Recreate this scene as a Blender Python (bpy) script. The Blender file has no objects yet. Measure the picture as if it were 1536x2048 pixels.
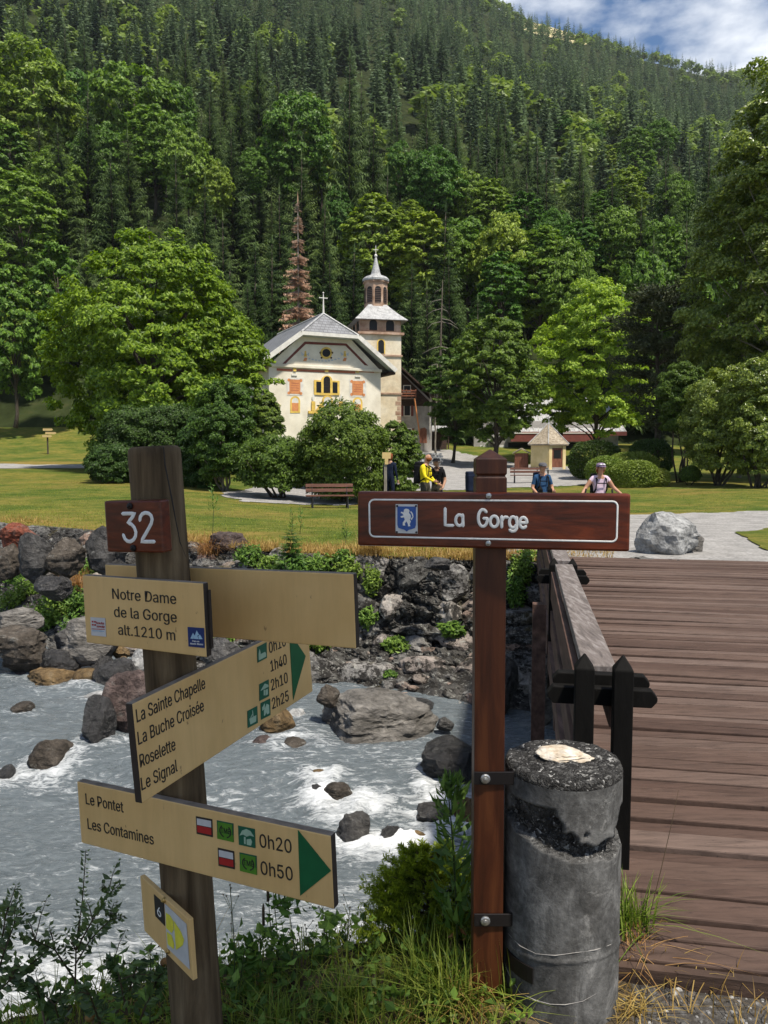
import bpy, math, random
import numpy as np
from mathutils import Vector, Matrix

# ------------------------------------------------------------------ camera, sky, sun, exposure
SC = bpy.context.scene
COL = SC.collection
EYE = 1.55
PITCH = math.radians(4.16)
FPX = 1539.0
cam_d = bpy.data.cameras.new('camera')
cam_d.sensor_fit = 'VERTICAL'
cam_d.sensor_height = 24.0
cam_d.lens = 24.0 * FPX / 2048.0
cam_d.clip_start = 0.05
cam_d.clip_end = 6000.0
cam = bpy.data.objects.new('camera', cam_d)
cam.location = (0, 0, EYE)
cam.rotation_euler = (math.pi / 2 - PITCH, 0, 0)
COL.objects.link(cam)
SC.camera = cam

SUN_AZ, SUN_EL = math.radians(138.0), math.radians(63.0)   # azimuth from +Y towards +X
sun_dir = Vector((math.sin(SUN_AZ) * math.cos(SUN_EL), math.cos(SUN_AZ) * math.cos(SUN_EL), math.sin(SUN_EL)))
sun_d = bpy.data.lights.new('sun', 'SUN')
sun_d.energy = 4.6
sun_d.angle = math.radians(3.5)
sun_d.color = (1.0, 0.93, 0.81)
sun = bpy.data.objects.new('sun', sun_d)
sun.rotation_euler = (-sun_dir).to_track_quat('-Z', 'Y').to_euler()
sun.location = (20, -10, 60)
COL.objects.link(sun)

W = bpy.data.worlds.new('World')
SC.world = W
W.use_nodes = True
wn = W.node_tree
wn.nodes.clear()
w_out = wn.nodes.new('ShaderNodeOutputWorld')
w_bg = wn.nodes.new('ShaderNodeBackground')
w_sky = wn.nodes.new('ShaderNodeTexSky')
w_sky.sky_type = 'NISHITA'
w_sky.sun_disc = False
w_sky.sun_elevation = SUN_EL
w_sky.sun_rotation = SUN_AZ
w_sky.altitude = 1200
w_bg.inputs['Strength'].default_value = 0.085
w_tc = wn.nodes.new('ShaderNodeTexCoord')
w_map = wn.nodes.new('ShaderNodeMapping')
w_map.inputs['Scale'].default_value = (2.2, 2.2, 5.0)
w_map.inputs['Location'].default_value = (0.35, 0.1, 0.55)
w_n = wn.nodes.new('ShaderNodeTexNoise')
w_n.inputs['Scale'].default_value = 2.1
w_n.inputs['Detail'].default_value = 9
w_n.inputs['Roughness'].default_value = 0.55
w_r = wn.nodes.new('ShaderNodeValToRGB')
w_r.color_ramp.elements[0].position = 0.47
w_r.color_ramp.elements[0].color = (0, 0, 0, 1)
w_r.color_ramp.elements[1].position = 0.66
w_r.color_ramp.elements[1].color = (1, 1, 1, 1)
w_mix = wn.nodes.new('ShaderNodeMix')
w_mix.data_type = 'RGBA'
w_mix.inputs['B'].default_value = (9.0, 9.3, 9.7, 1)
wn.links.new(w_tc.outputs['Generated'], w_map.inputs['Vector'])
wn.links.new(w_map.outputs['Vector'], w_n.inputs['Vector'])
wn.links.new(w_n.outputs['Fac'], w_r.inputs['Fac'])
wn.links.new(w_r.outputs['Color'], w_mix.inputs['Factor'])
w_hs = wn.nodes.new('ShaderNodeHueSaturation')
w_hs.inputs['Saturation'].default_value = 1.25
wn.links.new(w_sky.outputs['Color'], w_hs.inputs['Color'])
wn.links.new(w_hs.outputs['Color'], w_mix.inputs['A'])
wn.links.new(w_mix.outputs['Result'], w_bg.inputs['Color'])
wn.links.new(w_bg.outputs['Background'], w_out.inputs['Surface'])

SC.view_settings.view_transform = 'Standard'
SC.view_settings.look = 'None'
SC.view_settings.exposure = 0.6
SC.view_settings.gamma = 1.0
SC.render.engine = 'CYCLES'
SC.cycles.max_bounces = 6
SC.cycles.diffuse_bounces = 3
SC.cycles.glossy_bounces = 2
SC.cycles.transmission_bounces = 3
SC.cycles.transparent_max_bounces = 4
SC.cycles.sample_clamp_indirect = 4.0
SC.cycles.use_denoising = True

# ------------------------------------------------------------------ helpers
CP, SP = math.cos(PITCH), math.sin(PITCH)
CAM = np.array([0, 0, EYE])


def ray(x, y):
    a, b = (x - 768.0) / FPX, (1024.0 - y) / FPX
    return np.array([a, CP + b * SP, -SP + b * CP])


def P(x, y, Y):
    """World point at world depth Y seen at photo pixel (x, y)."""
    d = ray(x, y)
    return CAM + d * (Y / d[1])


def PZ(x, y, z):
    """World point at height z seen at photo pixel (x, y)."""
    d = ray(x, y)
    return CAM + d * ((z - EYE) / d[2])


def nrm(v):
    v = np.asarray(v, float)
    return v / np.maximum(np.linalg.norm(v, axis=-1, keepdims=True), 1e-12)


def _h(ix, iy, iz, s):
    n = (ix.astype(np.int64) * 374761393 + iy.astype(np.int64) * 668265263 + iz.astype(np.int64) * 2147483647 + s * 1274126177) & 0xFFFFFFFF
    n = ((n ^ (n >> 13)) * 1274126177) & 0xFFFFFFFF
    n = ((n ^ (n >> 16)) * 2246822519) & 0xFFFFFFFF
    return ((n ^ (n >> 15)) & 0xFFFFFF) / float(0xFFFFFF)


def vn(p, s=0):
    """Value noise in -1..1 for points (n,3)."""
    p = np.atleast_2d(np.asarray(p, float))
    i = np.floor(p)
    f = p - i
    f = f * f * (3 - 2 * f)
    i = i.astype(np.int64)
    r = 0
    for dx in (0, 1):
        wx = f[:, 0] if dx else 1 - f[:, 0]
        for dy in (0, 1):
            wy = f[:, 1] if dy else 1 - f[:, 1]
            for dz in (0, 1):
                wz = f[:, 2] if dz else 1 - f[:, 2]
                r = r + wx * wy * wz * _h(i[:, 0] + dx, i[:, 1] + dy, i[:, 2] + dz, s)
    return r * 2 - 1


def fbm(p, s=0, oct=4, g=0.5):
    p = np.atleast_2d(np.asarray(p, float))
    a, r, t = 1.0, 0, 0
    for k in range(oct):
        r = r + a * vn(p * 2 ** k + 17.3 * k, s + k)
        t += a
        a *= g
    return r / t


def xyz(x, y, z=0.0):
    x, y = np.broadcast_arrays(np.asarray(x, float), np.asarray(y, float))
    return np.stack([x.ravel(), y.ravel(), np.broadcast_to(np.asarray(z, float), x.shape).ravel()], 1)


class MB:
    """Collects vertices and faces; build() links ONE mesh object."""

    def __init__(self):
        self.V, self.F, self.M, self.T, self.n = [], [], [], [], 0

    def add(self, v, f, mat=0, tone=0.5):
        v = np.asarray(v, float).reshape(-1, 3)
        if not isinstance(f, np.ndarray):
            if len({len(q) for q in f}) > 1:
                by = {}
                for q in f:
                    by.setdefault(len(q), []).append(q)
                off = self.n
                self.V.append(v)
                self.n += len(v)
                for q in by.values():
                    q = np.asarray(q, np.int64)
                    self.F.append(q + off)
                    self.M.append(np.full(len(q), mat))
                    self.T.append(np.full(len(q), tone) if np.isscalar(tone) else np.full(len(q), 0.5))
                return
            f = np.asarray(f, np.int64)
        self.V.append(v)
        self.F.append(f + self.n)
        self.M.append(np.full(len(f), mat))
        self.T.append(np.broadcast_to(np.asarray(tone, float), (len(f),)).copy())
        self.n += len(v)

    def box(self, c, s, R=None, mat=0, tone=0.5, taper=None):
        h = np.asarray(s, float) / 2
        v = np.array([[x, y, z] for z in (-1, 1) for y in (-1, 1) for x in (-1, 1)], float)
        if taper:
            v[4:, :2] *= taper
        v = v * h
        if R is not None:
            v = v @ np.asarray(R).T
        self.add(v + np.asarray(c, float), np.array([[0, 2, 3, 1], [4, 5, 7, 6], [0, 1, 5, 4], [2, 6, 7, 3], [0, 4, 6, 2], [1, 3, 7, 5]]), mat, tone)

    def tube(self, pts, rad, n=8, cap=True, mat=0, tone=0.5):
        pts = np.asarray(pts, float)
        k = len(pts)
        rad = np.broadcast_to(np.asarray(rad, float), (k,))
        d = nrm(np.gradient(pts, axis=0))
        ref = np.array([0, 0, 1.0]) if abs(d[0][2]) < 0.9 else np.array([1.0, 0, 0])
        a = np.arange(n) * 2 * math.pi / n
        V = []
        for i in range(k):
            u = nrm(np.cross(d[i], ref))
            w = np.cross(d[i], u)
            V.append(pts[i] + rad[i] * (np.cos(a)[:, None] * u + np.sin(a)[:, None] * w))
        F = []
        for i in range(k - 1):
            for j in range(n):
                F.append((i * n + j, i * n + (j + 1) % n, (i + 1) * n + (j + 1) % n, (i + 1) * n + j))
        V = np.concatenate(V)
        if cap:
            V = np.concatenate([V, pts[:1], pts[-1:]])
            c0, c1 = k * n, k * n + 1
            self.add(V, np.array(F), mat, tone)
            off = self.n - len(V)
            T = np.array([(c0, (j + 1) % n, j) for j in range(n)] + [(c1, (k - 1) * n + j, (k - 1) * n + (j + 1) % n) for j in range(n)]) + off
            self.F.append(T)
            self.M.append(np.full(len(T), mat))
            self.T.append(np.full(len(T), float(tone)))
        else:
            self.add(V, np.array(F), mat, tone)

    def lathe(self, prof, c=(0, 0, 0), n=24, mat=0, rot=0.0, tone=0.5):
        prof = np.asarray(prof, float)
        a = np.arange(n) * 2 * math.pi / n + rot
        V = np.concatenate([np.stack([r * np.cos(a), r * np.sin(a), np.full(n, z)], 1) for r, z in prof]) + np.asarray(c, float)
        F = [(i * n + j, i * n + (j + 1) % n, (i + 1) * n + (j + 1) % n, (i + 1) * n + j) for i in range(len(prof) - 1) for j in range(n)]
        self.add(V, np.array(F), mat, tone)

    def prism(self, poly, frame, d0, d1, mat=0, tone=0.5):
        """poly (n,2) in frame (o,u,v,n) extruded from d0 to d1 along n."""
        o, u, v, w = [np.asarray(q, float) for q in frame]
        poly = np.asarray(poly, float)
        k = len(poly)
        b = o + poly[:, :1] * u + poly[:, 1:] * v
        V = np.concatenate([b + w * d0, b + w * d1])
        F = [tuple(range(k - 1, -1, -1)), tuple(range(k, 2 * k))] + [(i, (i + 1) % k, k + (i + 1) % k, k + i) for i in range(k)]
        self.add(V, F, mat, tone)

    def mesh(self, name, mats, smooth=False, offset=None):
        me = bpy.data.meshes.new(name)
        V = np.concatenate(self.V) if self.V else np.zeros((0, 3))
        if offset is not None:
            V = V - np.asarray(offset)
        me.vertices.add(len(V))
        me.vertices.foreach_set('co', V.astype(np.float32).ravel())
        if self.F:
            loops = np.concatenate([f.ravel() for f in self.F]).astype(np.int32)
            tot = np.concatenate([np.full(len(f), f.shape[1]) for f in self.F]).astype(np.int32)
            start = np.concatenate([[0], np.cumsum(tot)[:-1]]).astype(np.int32)
            me.loops.add(len(loops))
            me.loops.foreach_set('vertex_index', loops)
            me.polygons.add(len(tot))
            me.polygons.foreach_set('loop_start', start)
            me.polygons.foreach_set('loop_total', tot)
            me.polygons.foreach_set('material_index', np.concatenate(self.M).astype(np.int32))
            me.polygons.foreach_set('use_smooth', np.full(len(tot), smooth))
            at = me.attributes.new('tone', 'FLOAT', 'FACE')
            at.data.foreach_set('value', np.concatenate(self.T).astype(np.float32))
        for m in (mats if isinstance(mats, (list, tuple)) else [mats]):
            me.materials.append(m)
        me.update(calc_edges=True)
        me.validate()
        return me

    def build(self, name, mats, parent=None, smooth=False, bevel=0, world=True, segs=2):
        off = np.array(parent_loc(parent)) if (parent is not None and world) else None
        o = bpy.data.objects.new(name, self.mesh(name, mats, smooth, off))
        COL.objects.link(o)
        if parent is not None:
            o.parent = parent
        if bevel:
            b = o.modifiers.new('bevel', 'BEVEL')
            b.width = bevel
            b.segments = segs
            b.limit_method = 'ANGLE'
        return o


def parent_loc(p):
    l = Vector((0, 0, 0))
    while p is not None:
        l = l + p.location
        p = p.parent
    return l


def tag(o, label=None, cat=None, group=None, kind=None):
    if label: o['label'] = label
    if cat: o['category'] = cat
    if group: o['group'] = group
    if kind: o['kind'] = kind
    return o


def thing(name, label, cat, loc=(0, 0, 0), group=None):
    o = bpy.data.objects.new(name, None)
    o.empty_display_size = 0.2
    o.location = [float(q) for q in loc]
    COL.objects.link(o)
    return tag(o, label, cat, group)


def copy_tree(o, loc=None, rz=None, scale=None, label=None):
    c = o.copy()
    COL.objects.link(c)
    if loc is not None: c.location = [float(q) for q in loc]
    if rz is not None: c.rotation_euler = (0, 0, rz)
    if scale is not None: c.scale = scale if hasattr(scale, '__len__') else (scale,) * 3
    if label: c['label'] = label
    for ch in list(o.children):
        d = ch.copy()
        COL.objects.link(d)
        d.parent = c
        for g in list(ch.children):
            e = g.copy()
            COL.objects.link(e)
            e.parent = d
    return c


def rotz(a):
    c, s = math.cos(a), math.sin(a)
    return np.array([[c, -s, 0], [s, c, 0], [0, 0, 1.0]])


def frame_yaw(o, az):
    """(o,u,v,n): u to the right, v up, n towards the viewer side; az turns the right end away (+Y)."""
    u = np.array([math.cos(az), math.sin(az), 0])
    n = np.array([math.sin(az), -math.cos(az), 0])
    return np.asarray(o, float), u, np.array([0, 0, 1.0]), n


# ------------------------------------------------------------------ materials
def new_mat(name):
    m = bpy.data.materials.new(name)
    m.use_nodes = True
    nt = m.node_tree
    return m, nt, nt.nodes['Principled BSDF']


def nd(nt, t, **kw):
    n = nt.nodes.new(t)
    for k, v in kw.items():
        if k in n.inputs:
            n.inputs[k].default_value = v
        else:
            setattr(n, k, v)
    return n


def ramp(nt, src, stops, interp='LINEAR'):
    r = nt.nodes.new('ShaderNodeValToRGB')
    r.color_ramp.interpolation = interp
    e = r.color_ramp.elements
    while len(e) < len(stops):
        e.new(0.5)
    for i, (p, c) in enumerate(stops):
        e[i].position = p
        e[i].color = (c[0], c[1], c[2], 1) if hasattr(c, '__len__') else (c, c, c, 1)
    nt.links.new(src, r.inputs['Fac'])
    return r.outputs['Color']


def mixc(nt, fac, a, b, mode='MIX'):
    m = nt.nodes.new('ShaderNodeMix')
    m.data_type = 'RGBA'
    m.blend_type = mode
    for k, v in (('Factor', fac), ('A', a), ('B', b)):
        if hasattr(v, 'is_linked') or hasattr(v, 'links'):
            nt.links.new(v, m.inputs[k])
        elif k == 'Factor':
            m.inputs[k].default_value = v
        else:
            m.inputs[k].default_value = (v[0], v[1], v[2], 1)
    return m.outputs['Result']


def coords(nt, scale=(1, 1, 1), kind='Object', loc=(0, 0, 0), rot=(0, 0, 0)):
    t = nt.nodes.new('ShaderNodeTexCoord')
    m = nt.nodes.new('ShaderNodeMapping')
    m.inputs['Scale'].default_value = scale
    m.inputs['Location'].default_value = loc
    m.inputs['Rotation'].default_value = rot
    nt.links.new(t.outputs[kind], m.inputs['Vector'])
    return m.outputs['Vector']


def noise(nt, vec, scale, detail=5, rough=0.55, dist=0.0):
    n = nd(nt, 'ShaderNodeTexNoise', Scale=scale, Detail=detail, Roughness=rough, Distortion=dist)
    nt.links.new(vec, n.inputs['Vector'])
    return n.outputs['Fac']


def bump(nt, bsdf, h, strength=0.3, dist=0.02, prev=None):
    b = nd(nt, 'ShaderNodeBump', Strength=strength, Distance=dist)
    nt.links.new(h, b.inputs['Height'])
    if prev is not None:
        nt.links.new(prev, b.inputs['Normal'])
    nt.links.new(b.outputs['Normal'], bsdf.inputs['Normal'])
    return b.outputs['Normal']


def varied(name, stops, scale=4.0, detail=6, rough=0.8, stretch=(1, 1, 1), bmp=0.3, bdist=0.02, spec=0.3, tone=0.0, fine=None, rnd=0.0, metal=0.0, dist=0.0, bscale=None):
    """Noise-coloured procedural material; tone mixes the face attribute in, rnd a per-object brightness."""
    m, nt, b = new_mat(name)
    v = coords(nt, stretch)
    f = noise(nt, v, scale, detail, 0.6, dist)
    if tone:
        a = nd(nt, 'ShaderNodeAttribute', attribute_name='tone')
        k = nd(nt, 'ShaderNodeMath', operation='MULTIPLY_ADD')
        nt.links.new(a.outputs['Fac'], k.inputs[0])
        k.inputs[1].default_value = tone
        k.inputs[2].default_value = -tone / 2
        ad = nd(nt, 'ShaderNodeMath', operation='ADD')
        nt.links.new(f, ad.inputs[0])
        nt.links.new(k.outputs[0], ad.inputs[1])
        f2 = ad.outputs[0]
    else:
        f2 = f
    c = ramp(nt, f2, stops)
    if fine:
        g = noise(nt, v, fine[0], 4, 0.6)
        gc = ramp(nt, g, [(0.35, (1 - fine[1],) * 3), (0.65, (1.0, 1.0, 1.0))])
        c = mixc(nt, 1.0, c, gc, 'MULTIPLY')
    if rnd:
        oi = nd(nt, 'ShaderNodeObjectInfo')
        mr = nd(nt, 'ShaderNodeMapRange')
        nt.links.new(oi.outputs['Random'], mr.inputs['Value'])
        mr.inputs['To Min'].default_value = 1 - rnd
        mr.inputs['To Max'].default_value = 1 + rnd
        hs = nd(nt, 'ShaderNodeHueSaturation')
        nt.links.new(mr.outputs[0], hs.inputs['Value'])
        nt.links.new(c, hs.inputs['Color'])
        c = hs.outputs['Color']
    nt.links.new(c, b.inputs['Base Color'])
    b.inputs['Roughness'].default_value = rough
    b.inputs['Specular IOR Level'].default_value = spec
    b.inputs['Metallic'].default_value = metal
    if bmp:
        bump(nt, b, noise(nt, v, bscale or scale * 3, 6, 0.65), bmp, bdist)
    return m


def flat(name, c, rough=0.6, spec=0.3, metal=0.0, var=0.12, scale=30.0):
    return varied(name, [(0.3, [q * (1 - var) for q in c]), (0.7, [min(1, q * (1 + var)) for q in c])], scale=scale, detail=4, rough=rough, bmp=0.08, bdist=0.002, spec=spec, metal=metal)


def leafmat(name, dark, light, rnd=0.18, trans=0.35, hue=0.02, rough=0.5, gloss=0.25):
    """Leaves: colour from the face tone, shifted a little per tree, with light coming through."""
    m, nt, b = new_mat(name)
    a = nd(nt, 'ShaderNodeAttribute', attribute_name='tone')
    c = ramp(nt, a.outputs['Fac'], [(0.0, dark), (1.0, light)])
    oi = nd(nt, 'ShaderNodeObjectInfo')
    hs = nd(nt, 'ShaderNodeHueSaturation')
    mv = nd(nt, 'ShaderNodeMapRange')
    nt.links.new(oi.outputs['Random'], mv.inputs['Value'])
    mv.inputs['To Min'].default_value = 1 - rnd
    mv.inputs['To Max'].default_value = 1 + rnd
    mh = nd(nt, 'ShaderNodeMapRange')
    nt.links.new(oi.outputs['Random'], mh.inputs['Value'])
    mh.inputs['To Min'].default_value = 0.5 + hue
    mh.inputs['To Max'].default_value = 0.5 - hue
    nt.links.new(mv.outputs[0], hs.inputs['Value'])
    nt.links.new(mh.outputs[0], hs.inputs['Hue'])
    nt.links.new(c, hs.inputs['Color'])
    nt.links.new(hs.outputs['Color'], b.inputs['Base Color'])
    b.inputs['Roughness'].default_value = rough
    b.inputs['Specular IOR Level'].default_value = gloss
    if trans:
        t = nd(nt, 'ShaderNodeBsdfTranslucent')
        hl = nd(nt, 'ShaderNodeHueSaturation', Value=1.5, Saturation=1.1)
        nt.links.new(hs.outputs['Color'], hl.inputs['Color'])
        nt.links.new(hl.outputs['Color'], t.inputs['Color'])
        mx = nd(nt, 'ShaderNodeMixShader')
        mx.inputs['Fac'].default_value = trans
        nt.links.new(b.outputs[0], mx.inputs[1])
        nt.links.new(t.outputs[0], mx.inputs[2])
        nt.links.new(mx.outputs[0], nt.nodes['Material Output'].inputs['Surface'])
    return m

# ------------------------------------------------------------------ terrain
TOPE = np.array([(14, 9.8), (6, 10.9), (2.16, 11.6), (.25, 11.7), (-.9, 12.0), (-2.6, 13.2), (-4.6, 15.1), (-9, 18), (-16, 23), (-34, 34)], float)
FOOT = np.array([(14, 6.8), (4, 7.6), (1.2, 7.9), (.3, 8.7), (-.5, 9.4), (-2.5, 10.6), (-5.2, 11.6), (-9, 14.0), (-16, 18.5), (-34, 29)], float)


def edge_y(poly, a):
    """Depth at which the ray of slope a = x/y meets the polyline (1/y is linear in a)."""
    pa = poly[:, 0] / poly[:, 1]
    o = np.argsort(pa)
    return 1.0 / np.interp(a, pa[o], 1.0 / poly[o, 1])


_ZT = [(-.60, [10, 14, 17, 30, 50, 65, 75, 92], [0, 0, 0, .2, .87, 1.6, 2.6, 6.0]),
       (-.30, [10, 14, 17, 30, 50, 65, 75, 92], [0, 0, -.05, .1, .8, 1.6, 2.9, 6.0]),
       (-.10, [10, 12, 18, 28, 42, 52, 58, 70, 92], [0, 0, -.13, -.3, .1, 1.2, 2.1, 2.8, 5]),
       (.10, [10, 12, 18, 28, 42, 60, 70, 92], [0, 0, -.13, -.25, 0, .75, 1.6, 4]),
       (.45, [10, 12, 18, 25, 38, 60, 92], [0, 0, -.1, -.1, .25, .8, 3])]


def gz(x, y):
    """Ground height of the meadow side."""
    x, y = np.broadcast_arrays(np.asarray(x, float), np.asarray(y, float))
    a = np.clip(x / np.maximum(y, .1), -.6, .45)
    z = np.stack([np.interp(y, Y, Z) for _, Y, Z in _ZT], -1)
    A = np.array([q[0] for q in _ZT])
    i = np.clip(np.searchsorted(A, a, 'right') - 1, 0, len(A) - 2)
    t = (a - A[i]) / (A[i + 1] - A[i])
    z0 = np.take_along_axis(z, i[..., None], -1)[..., 0]
    z1 = np.take_along_axis(z, i[..., None] + 1, -1)[..., 0]
    r = z0 + (z1 - z0) * t
    n = vn(xyz(x * .25, y * .25), 5).reshape(x.shape) * .05
    return r + n * np.clip((y - 12) / 6, 0, 1)


def grid(A, Yf, zf):
    """Grid over slopes A and fractions, depth Yf(a,t); returns V, F."""
    na, nt = len(A), 0
    Y = np.stack([Yf(a) for a in A])
    nt = Y.shape[1]
    X = A[:, None] * Y
    Z = zf(X, Y)
    V = np.stack([X, Y, Z], -1).reshape(-1, 3)
    i, j = np.meshgrid(np.arange(na - 1), np.arange(nt - 1), indexing='ij')
    q = (i * nt + j).ravel()
    return V, np.stack([q, q + nt, q + nt + 1, q + 1], 1)


# --- materials of the land
def grass_mat():
    m, nt, b = new_mat('lawn_turf')
    v = coords(nt)
    big = noise(nt, v, .35, 4, .55)
    mid = noise(nt, coords(nt, (1, 1.6, 1)), 1.6, 6, .65)
    fin = noise(nt, v, 26, 4, .7)
    c1 = ramp(nt, mid, [(.33, (.095, .12, .022)), (.55, (.175, .178, .042)), (.75, (.29, .225, .078))])
    c2 = ramp(nt, big, [(.36, (.48, .68, .5)), (.5, (.85, .88, .8)), (.64, (1.12, .98, .95))])
    c = mixc(nt, 1.0, c1, c2, 'MULTIPLY')
    tus = noise(nt, coords(nt, (1, 1.3, 1), loc=(5, 2, 0)), 5.5, 7, .7, .5)
    c = mixc(nt, .8, c, ramp(nt, tus, [(.34, (.45, .55, .4)), (.5, (.92, .95, .9)), (.68, (1.18, 1.1, 1.0))]), 'MULTIPLY')
    # dry strip along the river edge: the turf there is yellow
    g = nd(nt, 'ShaderNodeAttribute', attribute_name='dry')
    dn = nd(nt, 'ShaderNodeMath', operation='MULTIPLY')
    nt.links.new(g.outputs['Fac'], dn.inputs[0])
    nt.links.new(ramp(nt, mid, [(.3, .35), (.6, 1.0)]), dn.inputs[1])
    c = mixc(nt, dn.outputs[0], c, (.27, .18, .055))
    c = mixc(nt, .75, c, ramp(nt, fin, [(.3, (.45, .45, .4)), (.7, (1.2, 1.2, 1.1))]), 'MULTIPLY')
    nt.links.new(c, b.inputs['Base Color'])
    b.inputs['Roughness'].default_value = .9
    b.inputs['Specular IOR Level'].default_value = .1
    bump(nt, b, fin, .8, .05)
    return m


M_GRASS = grass_mat()
M_GRAVEL = varied('pale_gravel', [(.25, (.17, .163, .155)), (.5, (.31, .298, .285)), (.75, (.43, .415, .4))], scale=18, detail=10, rough=.95, bmp=.6, bdist=.03, spec=.15, fine=(2.0, .3))
M_FOREST_FLOOR = varied('forest_floor', [(.3, (.012, .016, .006)), (.6, (.03, .04, .014)), (.8, (.06, .055, .025))], scale=.35, detail=8, rough=1.0, bmp=.5, bdist=.3, spec=.05)

A = np.linspace(-1.05, 1.15, 420)
T = np.linspace(0, 1, 260) ** 1.15
V, F = grid(A, lambda a: edge_y(TOPE, a) * (97.0 / edge_y(TOPE, a)) ** T, gz)
mb = MB()
mb.add(V, F)
lawn = mb.build('lawn', M_GRASS, smooth=True)
tag(lawn, 'sunlit mown lawn and meadow between river and forest', 'ground', kind='structure')
dist_edge = V[:, 1] - edge_y(TOPE, V[:, 0] / V[:, 1])
dry = np.clip(1.15 - dist_edge / 3.2 + fbm(V * .45, 3, 4) * .9, 0, 1) * np.clip(1.2 - (dist_edge / 6), 0, 1)
# worn brown strip by the far left path and dry patches on the right lawn
dry = np.maximum(dry, np.clip(.55 + fbm(V * .3, 9, 3) * 1.6, 0, 1) * np.exp(-((V[:, 1] - 54) / 2.2) ** 2) * (V[:, 0] < -16))
dry = np.maximum(dry, np.clip(fbm(V * np.array([.3, .5, 1]), 11, 4) * 1.5 - .1, 0, .6) * (V[:, 1] < 40))
at = lawn.data.attributes.new('dry', 'FLOAT', 'POINT')
at.data.foreach_set('value', dry.astype(np.float32))


def in_poly(px, py, poly):
    poly = np.asarray(poly, float)
    r = np.zeros(px.shape, bool)
    j = len(poly) - 1
    for i in range(len(poly)):
        xi, yi = poly[i]
        xj, yj = poly[j]
        c = ((yi > py) != (yj > py)) & (px < (xj - xi) * (py - yi) / (yj - yi + 1e-12) + xi)
        r ^= c
        j = i
    return r


def project_xy(X, Y, Z):
    D = Y * CP - (Z - EYE) * SP
    return 768 + FPX * X / D, 1024 - FPX * (Y * SP + (Z - EYE) * CP) / D


def ground_patch(name, pts, lift, label, mat, a0, a1, y0, y1, jit=.25, na=330, ny=260):
    """Sheet of gravel lying on the lawn inside a plan polygon (world x, y)."""
    A = np.linspace(a0, a1, na)
    V, F = grid(A, lambda a: y0 * (y1 / y0) ** np.linspace(0, 1, ny), gz)
    V[:, 2] += lift
    C = V[F].mean(1)
    jx = fbm(C * 1.2, 21, 3) * jit * (1 + C[:, 1] * .02)
    jy = fbm(C * 1.2, 22, 3) * jit * (1 + C[:, 1] * .05)
    k = in_poly(C[:, 0] + jx, C[:, 1] + jy, pts) & (C[:, 1] > edge_y(TOPE, C[:, 0] / C[:, 1]) + .05)
    F = F[k]
    u, inv = np.unique(F, return_inverse=True)
    mb = MB()
    mb.add(V[u], inv.reshape(F.shape))
    o = mb.build(name, mat, smooth=True)
    return tag(o, label, 'path', kind='structure')


def plan(pix, zg=None):
    """Photo pixels on the ground -> plan points, by stepping along the ray to the terrain."""
    out = []
    for x, y in pix:
        d = ray(x, y)
        t = np.linspace(8, 95, 1500) / d[1]
        p = CAM + d * t[:, None]
        below = p[:, 2] < gz(p[:, 0], p[:, 1])
        i = np.argmax(below) if below.any() else len(t) - 1
        out.append(p[i][:2])
    return out


ground_patch('gravel_square', plan([(440, 992), (500, 1004), (600, 1010), (700, 1012), (770, 984), (1000, 976), (1180, 970), (1292, 963), (1270, 946), (1140, 934), (1040, 929), (960, 914), (900, 900), (840, 898), (800, 925), (700, 940), (560, 960)]), .02, 'pale gravel square in front of the church', M_GRAVEL, -.25, .4, 22, 90)
ground_patch('gravel_path', plan([(1040, 1117), (1180, 1119), (1640, 1136), (1640, 1020), (1420, 1027), (1330, 1030), (1262, 1031), (1150, 1042), (1010, 1092)]), .02, 'pale gravel path at the far end of the footbridge', M_GRAVEL, .1, .62, 10, 26, jit=.15)
ground_patch('meadow_path', plan([(-120, 928), (60, 929), (190, 930), (330, 934), (330, 941), (190, 937.5), (60, 937), (-120, 939)]), .02, 'thin pale path crossing the meadow at left', M_GRAVEL, -.66, -.2, 38, 66, jit=.1)
lg = ground_patch('dry_grass_patch', plan([(1480, 1068), (1536, 1060), (1640, 1056), (1640, 1112), (1536, 1104), (1500, 1088)]), .04, 'dry yellow grass patch inside the gravel path', M_GRASS, .4, .62, 10, 22, jit=.15)

# --- mountain
RID = np.array([(-600, -560), (0, -280), (600, -110), (960, -6), (1010, 22), (1060, 42), (1150, 68), (1230, 98), (1340, 128), (1440, 154), (1500, 160), (1600, 168), (2100, 150)], float)
_rr = np.array([ray(x, y) for x, y in RID])
RA, RT = _rr[:, 0] / _rr[:, 1], _rr[:, 2] / _rr[:, 1]
YR, Y0M = 950.0, 84.0


def mz(x, y):
    x, y = np.broadcast_arrays(np.asarray(x, float), np.asarray(y, float))
    a = x / y
    T = np.interp(a, RA, RT)
    z0 = gz(x * 0 + np.clip(a, -.6, .45) * Y0M, np.full(x.shape, Y0M)) - .6
    t = np.maximum(y - Y0M, 0) / (YR - Y0M)
    top = T * YR
    z = z0 + (top - z0) * np.minimum(t, 1) ** 1.04
    z = z - np.maximum(t - 1, 0) * 320
    p = xyz(x, y) / 95.0
    n = fbm(p, 41, 4).reshape(x.shape) * 15 * np.clip(t * 6, 0, 1) * np.clip((1.04 - t) * 6, 0, 1)
    return z + n


A = np.linspace(-1.1, 1.1, 260)
V, F = grid(A, lambda a: Y0M * (1350 / Y0M) ** np.linspace(0, 1, 200), mz)
mb = MB()
mb.add(V, F)
mtn = mb.build('mountain', M_FOREST_FLOOR, smooth=True)
tag(mtn, 'steep mountainside behind the church', 'mountain', kind='structure')

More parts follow.
